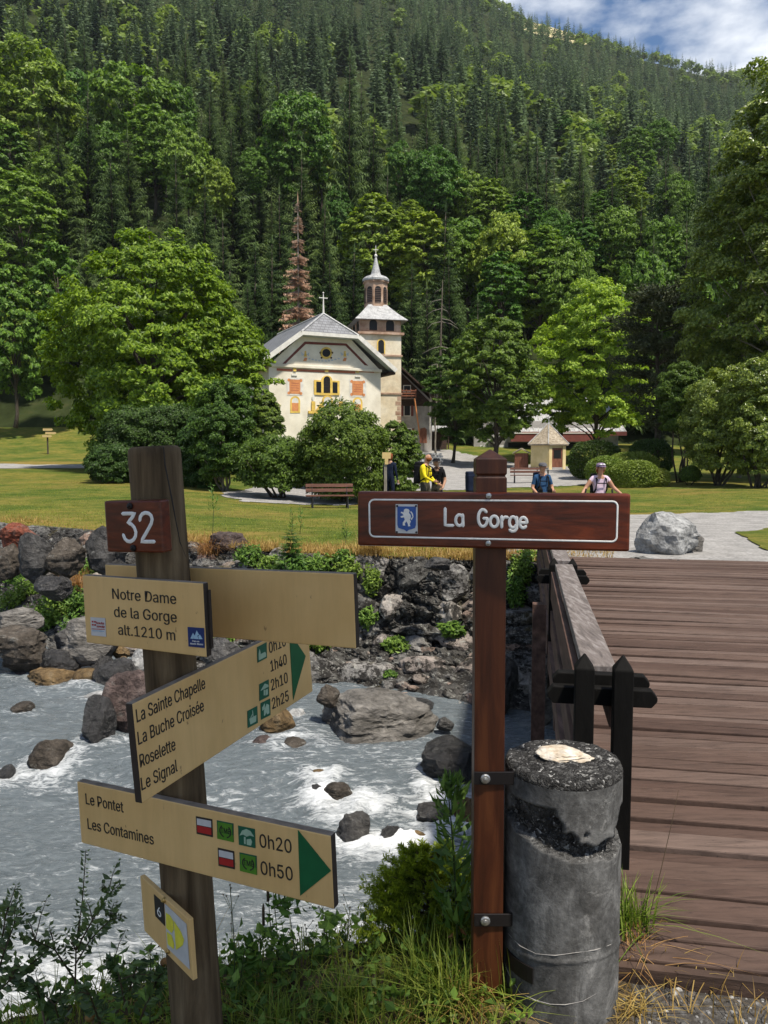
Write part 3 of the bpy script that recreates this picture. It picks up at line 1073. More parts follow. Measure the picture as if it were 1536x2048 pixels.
def crown_cloud(rng, c, R, Hh, nclump, per, leaf, clump=.24, prof=None, squash=.55, aspect=.62, out=.55, up=.8, lump=.22, inner=.35, seed=0, droop=0.0):
    """Clumps of leaves over and through a lumpy crown; returns MB and clump centres.
    c centre, R horizontal radius, Hh half height, prof(h in -1..1) -> width factor."""
    mb = MB()
    d = nrm(rng.normal(size=(nclump * 3, 3)))
    h = rng.uniform(-1, 1, nclump * 3)
    if prof is None:
        prof = lambda q: np.sqrt(np.clip(1 - q * q, 0.02, 1))
    w = prof(h)
    keep = rng.uniform(0, 1, len(h)) < np.clip(w / w.max(), .12, 1)
    h, w, d = h[keep][:nclump], w[keep][:nclump], d[keep][:nclump]
    ang = rng.uniform(0, 2 * math.pi, len(h))
    shell = 1 - rng.uniform(0, 1, len(h)) ** 2.2 * (1 - inner)
    lum = 1 + lump * vn(np.stack([np.cos(ang) * 1.6, np.sin(ang) * 1.6, h * 2.2], 1) + seed * 3.1, seed + 7)
    rad = R * w * shell * lum
    K = np.stack([rad * np.cos(ang), rad * np.sin(ang), Hh * h * (1 + .06 * rng.normal(size=len(h)))], 1)
    cr = R * clump * rng.uniform(.6, 1.35, len(h))
    C, N = [], []
    for i in range(len(K)):
        n = max(8, int(per * (cr[i] / (R * clump)) ** 1.6))
        q = nrm(rng.normal(size=(n, 3)))
        q *= rng.uniform(.25, 1, (n, 1)) ** .45
        q[:, 2] = np.abs(q[:, 2]) * .9 - .25 * rng.uniform(0, 1, n)
        p = q * cr[i] * np.array([1, 1, squash])
        p[:, 2] -= droop * cr[i] * (q[:, 0] ** 2 + q[:, 1] ** 2)
        outd = nrm(K[i] * np.array([1, 1, .3]))
        nn = nrm(q * .5 + outd * out + np.array([0, 0, up]) + rng.normal(size=(n, 3)) * .45)
        C.append(K[i] + p)
        N.append(nn)
    C, N = np.concatenate(C) + np.asarray(c, float), np.concatenate(N)
    leaves(mb, C, N, leaf, rng, aspect)
    return mb, K + np.asarray(c, float)


def limbs(rng, base, top, r0, K, nl, mb=None, bend=.08, r_end=.25):
    """Tapered trunk with limbs reaching clump centres."""
    mb = mb or MB()
    base, top = np.asarray(base, float), np.asarray(top, float)
    Hh = np.linalg.norm(top - base)
    t = np.linspace(0, 1, 9)
    tr = base + (top - base) * t[:, None] + np.stack([np.cumsum(rng.normal(size=9)) * Hh * .008, np.cumsum(rng.normal(size=9)) * Hh * .008, 0 * t], 1) * (t[:, None] > 0)
    rad = r0 * (1 - t * (1 - r_end))
    rad[0] *= 1.35
    mb.tube(tr, rad, 9)
    if len(K):
        sel = rng.permutation(len(K))[:nl]
        for i in sel:
            e = K[i]
            f = np.clip((e[2] - base[2]) / Hh * rng.uniform(.35, .75), .12, .93)
            s = np.array([np.interp(f, t, tr[:, k]) for k in range(3)])
            m = (s + e) / 2 + np.array([0, 0, np.linalg.norm(e - s) * bend])
            rr = r0 * .42 * (1 - f * .6)
            mb.tube(np.stack([s, (s + m) / 2 + [0, 0, .02 * Hh], m, (m + e) / 2, e]), [rr, rr * .8, rr * .6, rr * .4, rr * .15], 6)
    return mb


MAPLE_PROF = lambda h: np.clip(1.02 - np.abs((h + .35) / 1.35) ** 2.1, .0, 1) ** .6 * np.where(h < -.7, .9, 1)
ROUND_PROF = lambda h: np.sqrt(np.clip(1 - h * h, .03, 1))
TALL_PROF = lambda h: np.clip(1 - np.abs((h + .25) / 1.28) ** 2.2, .02, 1) ** .6


def broad_tree(name, label, cat, loc, R, crown_lo, Hh, leafm, seed, nclump=150, per=130, leaf=.3, group=None, prof=None, trunk=.2, bark=None, nl=26, squash=.55, clump=.24, off=(0, 0), **kw):
    rng = np.random.default_rng(seed)
    root = thing(name, label, cat, loc, group)
    c = np.array([off[0], off[1], (crown_lo + Hh) / 2])
    mb, K = crown_cloud(rng, c, R, (Hh - crown_lo) / 2, nclump, per, leaf, prof=prof, squash=squash, clump=clump, seed=seed, **kw)
    mb.build('crown', leafm, root, world=False)
    tb = limbs(rng, (0, 0, -.3), (off[0], off[1], crown_lo + (Hh - crown_lo) * .72), trunk, K, nl)
    tb.build('trunk', bark or M_BARK, root, world=False, smooth=True)
    return root


def spruce_mesh(seed, H, R, nb=420, fine=1.0, bare=.06, ragged=.25, dead=False):
    """Trunk MB and needle-spray MB for one spruce of height H."""
    rng = np.random.default_rng(seed)
    mb, tb = MB(), MB()
    tb.tube([(0, 0, -.5), (0, 0, H * .5), (0, 0, H * .985)], [H * .009, H * .005, H * .001], 7)
    Vs, Fs, Ts = [], [], []
    nt_ = max(12, int(H * 1.25))
    tier = bare + (1 - bare) * (np.arange(nt_) + rng.uniform(-.3, .3, nt_)) / nt_
    per_t = max(4, nb // nt_)
    zf = np.clip((tier[:, None] + rng.normal(size=(nt_, per_t)) * .006).ravel(), bare, .99)
    nb = len(zf)
    az = np.arange(nb) * 2.399963 + rng.normal(size=nb) * .5
    tl = np.repeat(rng.uniform(.74, 1.14, nt_), per_t)
    tt = np.repeat(rng.uniform(0, 1, nt_), per_t)
    n = 0
    for i in range(nb):
        f = zf[i]
        L = tl[i] * R * ((1 - f) ** .86 * .97 + .025) * rng.uniform(1 - ragged, 1 + ragged * .6) * (1 + .16 * math.sin(az[i] * 2 + seed))
        dro = (.36 - .5 * f) * rng.uniform(.7, 1.3) if not dead else .55
        d = np.array([math.cos(az[i]), math.sin(az[i]), 0])
        sd = np.array([-d[1], d[0], 0])
        z0 = H * f
        k = max(4, int(round((4 + 7 * (1 - f)) * fine)))
        s = np.linspace(.18, 1.0, k)
        # branch curve: out, sagging, tip turning up
        px = L * s
        pz = z0 - dro * L * s * (1.25 - .45 * s) + (.10 * L * s ** 3)
        w = L * (.23 + .12 * rng.uniform(size=k)) * (1.08 - .55 * s) * (.9 if dead else 1)
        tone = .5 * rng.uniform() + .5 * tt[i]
        for j in range(k):
            c = d * px[j] + np.array([0, 0, pz[j]])
            for sg in (-1, 1):
                tip = c + sd * sg * w[j] * rng.uniform(.35, 1.1) + d * w[j] * rng.uniform(.3, .9) - np.array([0, 0, w[j] * rng.uniform(.35, 1.35)])
                a = c - d * w[j] * .34 + np.array([0, 0, .02 * L])
                b = c + d * w[j] * .22
                Vs += [a, b, tip]
                Fs.append((n, n + 1, n + 2))
                Ts.append(np.clip(tone * .4 + .62 * s[j] ** 1.5 - .1 + rng.normal() * .08, 0, 1))  # crown's inner shade and lit tips put into the needle tone
                n += 3
        c = d * px[-1] + np.array([0, 0, pz[-1]])
        tip = c + d * w[-1] * .9 + np.array([0, 0, .05 * L])
        Vs += [c - sd * w[-1] * .28, c + sd * w[-1] * .28, tip]
        Fs.append((n, n + 1, n + 2))
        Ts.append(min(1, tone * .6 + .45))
        n += 3
        if dead and rng.uniform() < .7:
            tb.tube([(0, 0, z0), tuple(d * px[1] + np.array([0, 0, pz[1]])), tuple(c)], [H * .0016, H * .001, H * .0004], 3, cap=False)
    Vs += [np.array([0, 0, H * 1.015]), np.array([R * .035, 0, H * .95]), np.array([-R * .02, R * .03, H * .95]), np.array([-R * .02, -R * .03, H * .95])]
    Fs += [(n, n + 1, n + 2), (n, n + 2, n + 3), (n, n + 3, n + 1)]
    Ts += [.7, .7, .7]
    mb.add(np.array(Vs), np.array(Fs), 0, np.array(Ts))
    return mb, tb


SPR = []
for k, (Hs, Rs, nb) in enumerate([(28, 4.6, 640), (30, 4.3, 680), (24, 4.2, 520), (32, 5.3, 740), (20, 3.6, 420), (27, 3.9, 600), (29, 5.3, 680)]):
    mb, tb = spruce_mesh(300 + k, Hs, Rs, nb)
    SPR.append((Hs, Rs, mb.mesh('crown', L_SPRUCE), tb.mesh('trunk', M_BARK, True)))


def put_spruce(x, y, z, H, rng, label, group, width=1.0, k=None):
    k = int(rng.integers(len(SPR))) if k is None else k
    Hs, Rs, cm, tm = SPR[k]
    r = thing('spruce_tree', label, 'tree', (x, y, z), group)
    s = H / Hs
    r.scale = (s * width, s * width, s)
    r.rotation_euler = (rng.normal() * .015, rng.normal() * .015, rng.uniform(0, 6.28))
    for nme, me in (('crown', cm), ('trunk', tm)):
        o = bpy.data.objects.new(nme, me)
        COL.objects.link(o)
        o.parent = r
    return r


rng = np.random.default_rng(11)
BROAD_MESH = []
for k, (R, lo, Hh, prof, ncl) in enumerate([(4.6, 3, 14, ROUND_PROF, 150), (5.2, 3, 13, MAPLE_PROF, 170), (3.6, 2.5, 15, TALL_PROF, 130), (4.2, 2, 11, ROUND_PROF, 120), (3.0, 2, 13, TALL_PROF, 110)]):
    q = np.random.default_rng(500 + k)
    mb, K = crown_cloud(q, (0, 0, (lo + Hh) / 2), R, (Hh - lo) / 2, int(ncl * 2.3), 34, .5, prof=prof, squash=.85, clump=.16, seed=k + 3, up=.5, lump=.4, inner=.5)
    tb = limbs(q, (0, 0, -.5), (0, 0, Hh * .75), .2, K, 18)
    BROAD_MESH.append((R, Hh, mb.mesh('crown', L_BROAD), tb.mesh('trunk', M_BARK, True)))


def put_broad(x, y, z, R, H, rng, label, group, k=None, name='broadleaf_tree'):
    k = int(rng.integers(len(BROAD_MESH))) if k is None else k
    Rs, Hs, cm, tm = BROAD_MESH[k]
    r = thing(name, label, 'tree', (x, y, z), group)
    r.scale = (R / Rs, R / Rs, H / Hs)
    r.rotation_euler = (0, 0, rng.uniform(0, 6.28))
    for nme, me in (('crown', cm), ('trunk', tm)):
        o = bpy.data.objects.new(nme, me)
        COL.objects.link(o)
        o.parent = r
    return r


def ground_any(x, y):
    return float(mz(x, y)) if y > Y0M + 2 else float(gz(x, y))


HERO_B = [  # px centre, px top, px width, depth, crown height in px
    (55, 92, 185, 138, 250), (150, 150, 110, 146, 180), (262, 133, 165, 142, 200), (335, 170, 100, 148, 160), (35, 340, 150, 100, 230),
    (590, 192, 125, 126, 210), (640, 235, 80, 132, 150), (375, 262, 90, 112, 150), (305, 215, 120, 128, 170), (800, 285, 60, 128, 110), (868, 300, 100, 116, 130),
    (935, 345, 90, 118, 120), (745, 388, 120, 96, 170), (850, 425, 130, 93, 170), (935, 442, 110, 95, 160), (1010, 430, 125, 92, 190), (1085, 452, 135, 90, 190),
    (1140, 480, 100, 88, 180), (1212, 380, 70, 125, 90), (900, 375, 80, 120, 110), (1292, 508, 115, 78, 230), (1405, 530, 110, 76, 220), (20, 530, 110, 78, 260), (112, 485, 105, 80, 230),
    (1130, 235, 60, 260, 70), (1180, 245, 50, 250, 60), (1215, 290, 44, 220, 70), (1160, 225, 34, 270, 60), (1275, 260, 70, 210, 100), (1320, 240, 60, 230, 70),
    (790, 300, 46, 150, 80), (60, 590, 150, 92, 230), (675, 372, 56, 110, 100), (470, 215, 40, 190, 60), (20, 250, 90, 130, 150), (1480, 470, 160, 70, 330), (1235, 420, 100, 100, 160),
    (985, 360, 80, 116, 110), (1050, 385, 85, 112, 110), (1110, 420, 80, 106, 110), (1165, 440, 85, 100, 130), (1330, 440, 90, 98, 150), (1255, 335, 70, 125, 100), (900, 460, 80, 92, 120), (820, 400, 70, 100, 100), (700, 330, 70, 120, 100), (430, 330, 70, 112, 100), (505, 300, 60, 122, 90), (200, 250, 90, 128, 130), (110, 300, 100, 120, 150), (40, 200, 110, 136, 150), (330, 240, 90, 126, 120), (1000, 505, 100, 86, 150), (1350, 350, 70, 120, 100),
]
HERO_S = [(165, 160, 124), (520, 62, 150), (695, 92, 112), (738, 205, 118), (420, 188, 130), (350, 300, 104), (462, 240, 120), (560, 365, 95), (505, 478, 84), (640, 392, 92), (700, 482, 87), (118, 250, 118),
          (222, 300, 108), (300, 420, 92), (400, 352, 97), (852, 238, 124), (884, 400, 90), (822, 520, 84), (958, 590, 82), (1000, 300, 122), (1232, 325, 112), (1285, 398, 98), (1345, 300, 118), (1170, 345, 113),
          (1098, 300, 122), (1420, 262, 118), (260, 260, 116), (30, 190, 150), (600, 300, 110), (770, 330, 108), (920, 300, 130), (445, 420, 90), (540, 470, 88), (1060, 350, 118), (1470, 330, 112), (1380, 420, 96),
          (80, 230, 128), (480, 140, 160), (560, 150, 155), (905, 510, 84), (760, 560, 82), (660, 500, 84), (860, 560, 81), (500, 560, 82), (455, 520, 83), (1310, 470, 90), (1450, 400, 98)]
taken = []
hb = []
n_s = 0
SP_L = 'dark green spruce standing among many on the steep wooded slope'
SP_G = 'spruces on the wooded slope'
BR_L = 'bright green broadleaf tree growing among the spruces on the wooded slope'
BR_G = 'broadleaf trees on the wooded slope'
for i, (px, py, w, Y, hpx) in enumerate(HERO_B):
    p = P(px, py, Y)
    D = Y * CP - (p[2] - EYE) * SP
    g = ground_any(p[0], Y)
    R = w / 2 / FPX * D
    H = max(p[2] - g, 4)
    Hc = hpx / FPX * D
    if H > Hc * 1.25:
        g = p[2] - Hc * 1.2
        H = p[2] - g
    put_broad(p[0], Y, g, R, H, rng, BR_L, BR_G)
    taken.append((p[0], Y, R))
    hb.append((px, py, w, Y, hpx))
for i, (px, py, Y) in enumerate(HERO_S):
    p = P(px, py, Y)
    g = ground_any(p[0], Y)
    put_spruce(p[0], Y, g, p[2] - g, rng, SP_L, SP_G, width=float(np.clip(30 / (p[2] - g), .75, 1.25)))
    taken.append((p[0], Y, 2.5))
    n_s += 1
# the rest of the near wood, nearest first
cand = []
for k in range(5200):
    Y = 86 + 215 * rng.uniform() ** 1.15
    a = rng.uniform(-.66, .66)
    cand.append((Y, a * Y))
cand.sort()
cell = {}
for Y, X in cand:
    if n_s >= 298:
        break
    if any((X - q[0]) ** 2 + (Y - q[1]) ** 2 < (q[2] * .8 + 4.2) ** 2 for q in taken):
        continue
    z = float(mz(X, Y))
    H = rng.uniform(15, 30)
    ppx, ppy = project_xy(X, Y, z + H)
    hid = False
    for (px, py, w, hy, hpx) in hb:
        if Y < hy + 2 and abs(ppx - px) < w * .55 and ppy < py + hpx * .55:
            hid = True
            break
    if hid:
        H = rng.uniform(7, 11)
        ppx, ppy = project_xy(X, Y, z + H)
        if any(Y < hy + 2 and abs(ppx - px) < w * .5 and ppy < py + hpx * .5 for (px, py, w, hy, hpx) in hb):
            continue
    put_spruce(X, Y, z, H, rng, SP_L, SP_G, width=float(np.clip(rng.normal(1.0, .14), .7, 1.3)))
    taken.append((X, Y, 2.2))
    n_s += 1
Y_NEAR = Y

# the far forest: one mass reaching to the ridge


def far_tree(seed, nb, seg):
    q = np.random.default_rng(seed)
    V, F, T = [], [], []
    n = 0
    for i in range(nb):
        f = .12 + .86 * (i / nb) ** .9
        L = .15 * ((1 - f) ** .8 + .02) * q.uniform(.6, 1.25)
        az = i * 2.399963 + q.normal() * .3
        d = np.array([math.cos(az), math.sin(az), 0]); sd = np.array([-d[1], d[0], 0])
        w = L * .5
        for s in range(seg):
            u = (s + 1) / seg
            c = d * L * u * .62 + np.array([0, 0, f - .10 * L * 8 * u * (.36 - .4 * f)])
            V += [c - d * w * .4 + np.array([0, 0, .012]), c + sd * w * .55 + d * w * .4 - np.array([0, 0, .6 * w * q.uniform(.4, 1.3)]), c + d * w * .75, c - sd * w * .55 + d * w * .4 - np.array([0, 0, .6 * w * q.uniform(.4, 1.3)])]
            F.append((n, n + 1, n + 2, n + 3))
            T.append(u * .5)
            n += 4
    V += [np.array([0, 0, 1.0]), np.array([.012, 0, .9]), np.array([-.008, .01, .9]), np.array([-.008, -.01, .9])]
    F += [(n, n + 1, n + 2, n), (n, n + 2, n + 3, n), (n, n + 3, n + 1, n)]
    T += [.4] * 3
    return np.array(V), np.array(F), np.array(T)


def far_broad(seed, nl):
    q = np.random.default_rng(seed)
    d = nrm(q.normal(size=(nl, 3)))
    d[:, 2] = np.abs(d[:, 2]) * 1.1 - .25
    lum = 1 + .3 * vn(d * 2 + seed, seed)
    C = d * np.array([.3, .3, .42]) * lum[:, None] * q.uniform(.6, 1, (nl, 1)) + np.array([0, 0, .52])
    m = MB()
    leaves(m, C, d * .6 + np.array([0, 0, .6]) + q.normal(size=(nl, 3)) * .4, .16, q)
    return m.V[0], m.F[0], m.T[0] * .6


LOD1 = [far_tree(700 + k, 105, 3) for k in range(6)]
LOD2 = [far_tree(720 + k, 56, 2) for k in range(6)]
LODB = [far_broad(740 + k, 130) for k in range(3)]
rf = np.random.default_rng(21)
clear = [(1085, 40, 60, 30)]
mbf, mbb = MB(), MB()
cellsz = {}
num = 0
cnt = 15000
Yc = np.sqrt(rf.uniform(150 ** 2, 1010 ** 2, cnt))
Ac = rf.uniform(-.64, .64, cnt)
order = np.argsort(Yc)
occ = set()
for i in order:
    Y, X = Yc[i], Ac[i] * Yc[i]
    g = 6.3 + Y * .0055
    key = (int(X / g), int(Y / g))
    if key in occ:
        continue
    if Y < Y_NEAR + 4 and any((X - q[0]) ** 2 + (Y - q[1]) ** 2 < (q[2] + 3.2) ** 2 for q in taken):
        continue
    occ.add(key)
    z = float(mz(X, Y))
    ppx, ppy = project_xy(X, Y, z)
    if Y > 760 and ((ppx - 1085) / 75) ** 2 + ((ppy - (46 + (ppx - 1085) * .42)) / 26) ** 2 < 1 and rf.uniform() < .88:
        continue
    light = vn(np.array([[X / 60, Y / 60, 0]]), 33)[0] + .5 * vn(np.array([[X / 17, Y / 17, 0]]), 34)[0]
    pb = .05 + .42 * max(0, light - .36) + (.09 if Y < 330 else 0) + (.28 if Y > 780 and ppx > 950 else 0)
    if rf.uniform() < pb:
        V, F, T = LODB[rf.integers(3)]
        H = rf.uniform(10, 16)
        m2, sx = 1, rf.uniform(1.0, 1.5) * H
        tn = np.clip(T + rf.uniform(-.1, .4), 0, 1)
        target = mbb
    else:
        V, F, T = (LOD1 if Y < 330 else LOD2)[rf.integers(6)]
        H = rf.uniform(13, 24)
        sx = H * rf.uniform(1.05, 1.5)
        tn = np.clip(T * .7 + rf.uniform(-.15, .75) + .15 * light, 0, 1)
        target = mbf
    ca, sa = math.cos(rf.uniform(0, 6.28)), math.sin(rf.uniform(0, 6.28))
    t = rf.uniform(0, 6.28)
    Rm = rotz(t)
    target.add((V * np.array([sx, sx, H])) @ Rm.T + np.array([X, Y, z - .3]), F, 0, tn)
    num += 1
print('near spruces', n_s, 'Y_NEAR', Y_NEAR, 'far trees', num, sum(len(f) for f in mbf.F))
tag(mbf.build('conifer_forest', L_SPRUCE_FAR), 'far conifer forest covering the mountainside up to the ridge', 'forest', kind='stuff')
L_FARB = leafmat('far_broad_leaves', (.075, .13, .028), (.21, .30, .06), rnd=0, trans=.3)
tag(mbb.build('mixed_woodland', L_FARB), 'lighter green broadleaf patches scattered through the far conifer forest', 'forest', kind='stuff')
# bare ochre scree under the ridge
M_SCREE = varied('scree', [(.3, (.2, .2, .06)), (.5, (.42, .36, .2)), (.7, (.6, .5, .33))], scale=.08, detail=8, rough=1, bmp=.5, bdist=1.0, spec=.05)
q = P(1085, 46, 860)
A = np.linspace(.17, .27, 60)
V, F = grid(A, lambda a: np.linspace(740, 948, 60), lambda x, y: mz(x, y) + 1.2)
C = V[F].mean(1)
cx, cy = project_xy(C[:, 0], C[:, 1], C[:, 2])
k = ((cx - 1085) / 85) ** 2 + ((cy - (46 + (cx - 1085) * .42)) / 30) ** 2 + fbm(C / 25, 3, 3) * .8 < 1
u, inv = np.unique(F[k], return_inverse=True)
mb = MB()
mb.add(V[u], inv.reshape(-1, 4))
tag(mb.build('scree_slope', M_SCREE), 'sunlit ochre scree below the ridge', 'scree', kind='structure')

# ------------------------------------------------------------------ single trees of the valley floor


def at_ground(px, Y):
    x = (px - 768) / FPX * Y * 1.0
    for _ in range(3):
        z = float(gz(x, Y))
        D = Y * CP - (z - EYE) * SP
        x = (px - 768) / FPX * D
    return np.array([x, Y, float(gz(x, Y))])


def hpx_to_z(py, Y):
    return P(768, py, Y)[2]


def size_at(px, Y):
    return px / FPX * Y


# big maple
p = at_ground(318, 47)
broad_tree('maple_tree', 'big bright green maple with a broad dome of leaves left of the church', 'tree', p, 5.3, 1.0, hpx_to_z(476, 47) - p[2], L_MAPLE, 41, nclump=900, per=75, leaf=.26, prof=MAPLE_PROF, trunk=.42, clump=.115, squash=.85, lump=.4, inner=.5, nl=30, up=.5, out=.8)
p = at_ground(400, 50)
broad_tree('maple_tree', 'smaller bright maple growing between the broad maple dome and the church', 'tree', at_ground(452, 48), 3.0, 1.6, hpx_to_z(640, 48) - p[2], L_MAPLE, 42, nclump=170, per=90, leaf=.25, prof=ROUND_PROF, trunk=.2, clump=.16, squash=.6)
# the tree left of the kiosk, the yellow tree, their neighbours
p = at_ground(990, 58)
broad_tree('broadleaf_tree', 'rounded green tree with a dark trunk between church and kiosk', 'tree', p, size_at(82, 58), 2.2, hpx_to_z(640, 58) - p[2], L_KTREE, 43, nclump=420, per=70, leaf=.28, squash=.85, up=.5, prof=lambda h: np.clip(1 - np.abs((h + .05) / 1.05) ** 2.4, .05, 1) ** .6, trunk=.22, clump=.14, lump=.35)
p = at_ground(905, 62)
broad_tree('broadleaf_tree', 'smaller dark green tree beside the old house', 'tree', p, size_at(46, 62), 1.4, hpx_to_z(705, 62) - p[2], L_BUSH, 44, nclump=110, per=100, leaf=.3, trunk=.14, lump=.3)
p = at_ground(1186, 63)
broad_tree('broadleaf_tree', 'tall yellow green tree in full leaf right of the kiosk', 'tree', p, size_at(104, 63), 2.6, hpx_to_z(572, 63) - p[2], L_LIME, 45, nclump=400, per=100, leaf=.27, prof=TALL_PROF, trunk=.2, clump=.15, squash=.9, lump=.4, up=.5, inner=.5)
p = at_ground(1120, 67)
broad_tree('broadleaf_tree', 'low dark leafed tree overhanging the restaurant roof', 'tree', p, size_at(46, 67), 3.0, hpx_to_z(735, 67) - p[2], L_BUSH, 46, nclump=60, per=90, leaf=.3, trunk=.14)
# Scots pine
p = at_ground(1312, 48)
rngp = np.random.default_rng(77)
root = thing('pine_tree', 'thin dark pine with a bare lower trunk behind the clipped bushes', 'tree', p)
Hp = hpx_to_z(575, 48) - p[2]
mb, tb = MB(), MB()
tb.tube([(0, 0, -.3), (.05, 0, Hp * .3), (-.1, 0, Hp * .62), (-.15, .1, Hp * .97)], [.2, .16, .1, .03], 9)
C, N, AL = [], [], []
for i in range(120):
    f = .2 + .78 * rngp.uniform() ** .8
    az = rngp.uniform(0, 6.28)
    L = 3.3 * math.sin(math.pi * min(1, (1.04 - f) * 1.02) ** .62) * rngp.uniform(.55, 1.1) * (.75 if f < .4 else 1)
    d = np.array([math.cos(az), math.sin(az), 0])
    z0 = Hp * f
    pts = np.array([[0, 0, z0], *(d * L * s + np.array([0, 0, z0 + L * (.02 if f < .5 else .18) * s + .15 * math.sin(3 * s)]) for s in (.35, .7, 1.0))])
    tb.tube(pts, [.045, .03, .02, .008], 4, cap=False)
    n = int(L * (30 if f < .42 else 62))
    s = rngp.uniform(.35, 1.05, n)
    c = np.stack([np.interp(s, [0, .35, .7, 1.05], pts[:, k]) for k in range(3)], 1) + rngp.normal(size=(n, 3)) * np.array([.22, .22, .12])
    C.append(c); N.append(rngp.normal(size=(n, 3)) * .7 + [0, 0, .7]); AL.append(d + rngp.normal(size=(n, 3)) * .8 + [0, 0, .4])
leaves(mb, np.concatenate(C), np.concatenate(N), .34, rngp, .28, along=np.concatenate(AL))
mb.build('crown', L_PINE, root, world=False)
tb.build('trunk', M_BARK, root, world=False, smooth=True)
# birch hanging in from the right
p = at_ground(1588, 40)
broad_tree('birch_tree', 'large olive green birch with small glinting leaves at the right edge', 'tree', p, 5.0, 2.0, hpx_to_z(92, 40) - p[2], L_BIRCH, 48, nclump=620, per=220, leaf=.2, prof=lambda h: np.clip(1.02 - .42 * np.abs(h) ** 2 - .3 * np.clip(h, 0, 1) ** 1.5, .1, 1), trunk=.2, bark=M_BARKP, clump=.14, squash=.75, lump=.5, inner=.35, up=.5, nl=60, droop=.3)
p = at_ground(1478, 43)
broad_tree('birch_tree', 'slender olive green birch overlapping the larger one at the right edge', 'tree', p, 2.4, 1.2, hpx_to_z(330, 43) - p[2], L_BIRCH, 49, nclump=200, per=200, leaf=.14, prof=lambda h: np.clip(1.0 - .55 * np.abs(h) ** 2, .1, 1), trunk=.1, bark=M_BARKP, clump=.26, squash=.75, lump=.45, inner=.3, up=.6, droop=.25)
# multi-stem shrubs and bushes: pixel centre, depth, half width px, top px, foliage, label
SHRUB = [
    ('shrub', 450, 33, 58, 765, L_BUSH, 6, .55, 'tall upright dark shrub with pale stems at the left end of the shrub row'),
    ('hedge_shrub', 268, 37, 66, 822, L_HEDGE, 5, .1, 'left part of the dark hedge under the big maple'),
    ('hedge_shrub', 345, 37.5, 72, 815, L_HEDGE, 5, .1, 'middle part of the dark hedge under the big maple'),
    ('hedge_shrub', 408, 35, 48, 828, L_HEDGE, 4, .1, 'end of the dark hedge beside the tall upright shrub'),
    ('hedge_shrub', 232, 35.5, 50, 895, L_HEDGE, 4, .05, 'lower dark shrub of the hedge nearest the meadow path'),
    ('shrub', 532, 46, 36, 788, L_BUSH, 3, .8, 'small round shrub in front of the church corner'),
    ('shrub', 555, 31, 72, 880, L_BUSH, 7, .45, 'spreading shrub with several bare stems between tall shrub and park bench'),
    ('shrub', 688, 30, 80, 815, L_BUSH, 8, .2, 'largest dark round shrub directly in front of the church facade'),
    ('shrub', 790, 32, 46, 850, L_BUSH, 5, .1, 'dark shrub beside the small yellow signpost'),
    ('shrub', 640, 37, 36, 872, L_BUSH, 3, .3, 'low bright shrub behind the row in front of the church'),
    ('shrub', 1360, 39, 42, 730, L_BUSH, 6, 2.6, 'clump of thin bare stems under the pine'),
    ('shrub', 1440, 36, 66, 745, L_BIRCH, 8, .8, 'loose olive shrub at the right edge of the lawn'),
    ('shrub', 1515, 34, 58, 720, L_BIRCH, 8, .7, 'outermost olive shrub at the right edge of the lawn'),
    ('shrub', 1380, 37, 17, 934, L_BUSH, 2, .2, 'tiny round shrub at the back of the right lawn'),
]
for k, (nm, px, Y, hw, top, lm, ns, lo, label) in enumerate(SHRUB):
    p = at_ground(px, Y)
    q = np.random.default_rng(900 + k)
    R = size_at(hw, Y)
    Ht = hpx_to_z(top, Y) - p[2]
    root = thing(nm, label, 'shrub', p, 'shrubs on the lawn')
    lf = .12 if Y < 40 else .17
    ncl = int(110 + 90 * R)
    mb, K = crown_cloud(q, (0, 0, (lo + Ht) / 2), R, (Ht - lo) / 2, int(ncl * 1.5), 80, lf, prof=lambda h: np.clip(1 - np.abs((h + .1) / 1.1) ** 3, .05, 1) ** .5, squash=1.0, clump=.21, lump=.34, inner=.4, seed=k, up=.4, out=.8)
    mb.build('foliage', lm, root, world=False)
    tb = MB()
    for s in range(ns):
        i = q.integers(len(K))
        e = K[i]
        b0 = np.array([q.normal() * R * .12, q.normal() * R * .1, -.2])
        tb.tube(np.stack([b0, b0 * .6 + e * .3 + np.array([q.normal() * .1, 0, 0]), b0 * .2 + e * .65 + np.array([q.normal() * .12, 0, 0]), e]), np.array([.055, .045, .032, .012]) * (R / 1.2) ** .5, 6)
    tb.build('stem', M_BARKP if k in (0,) else M_BARK, root, world=False, smooth=True)
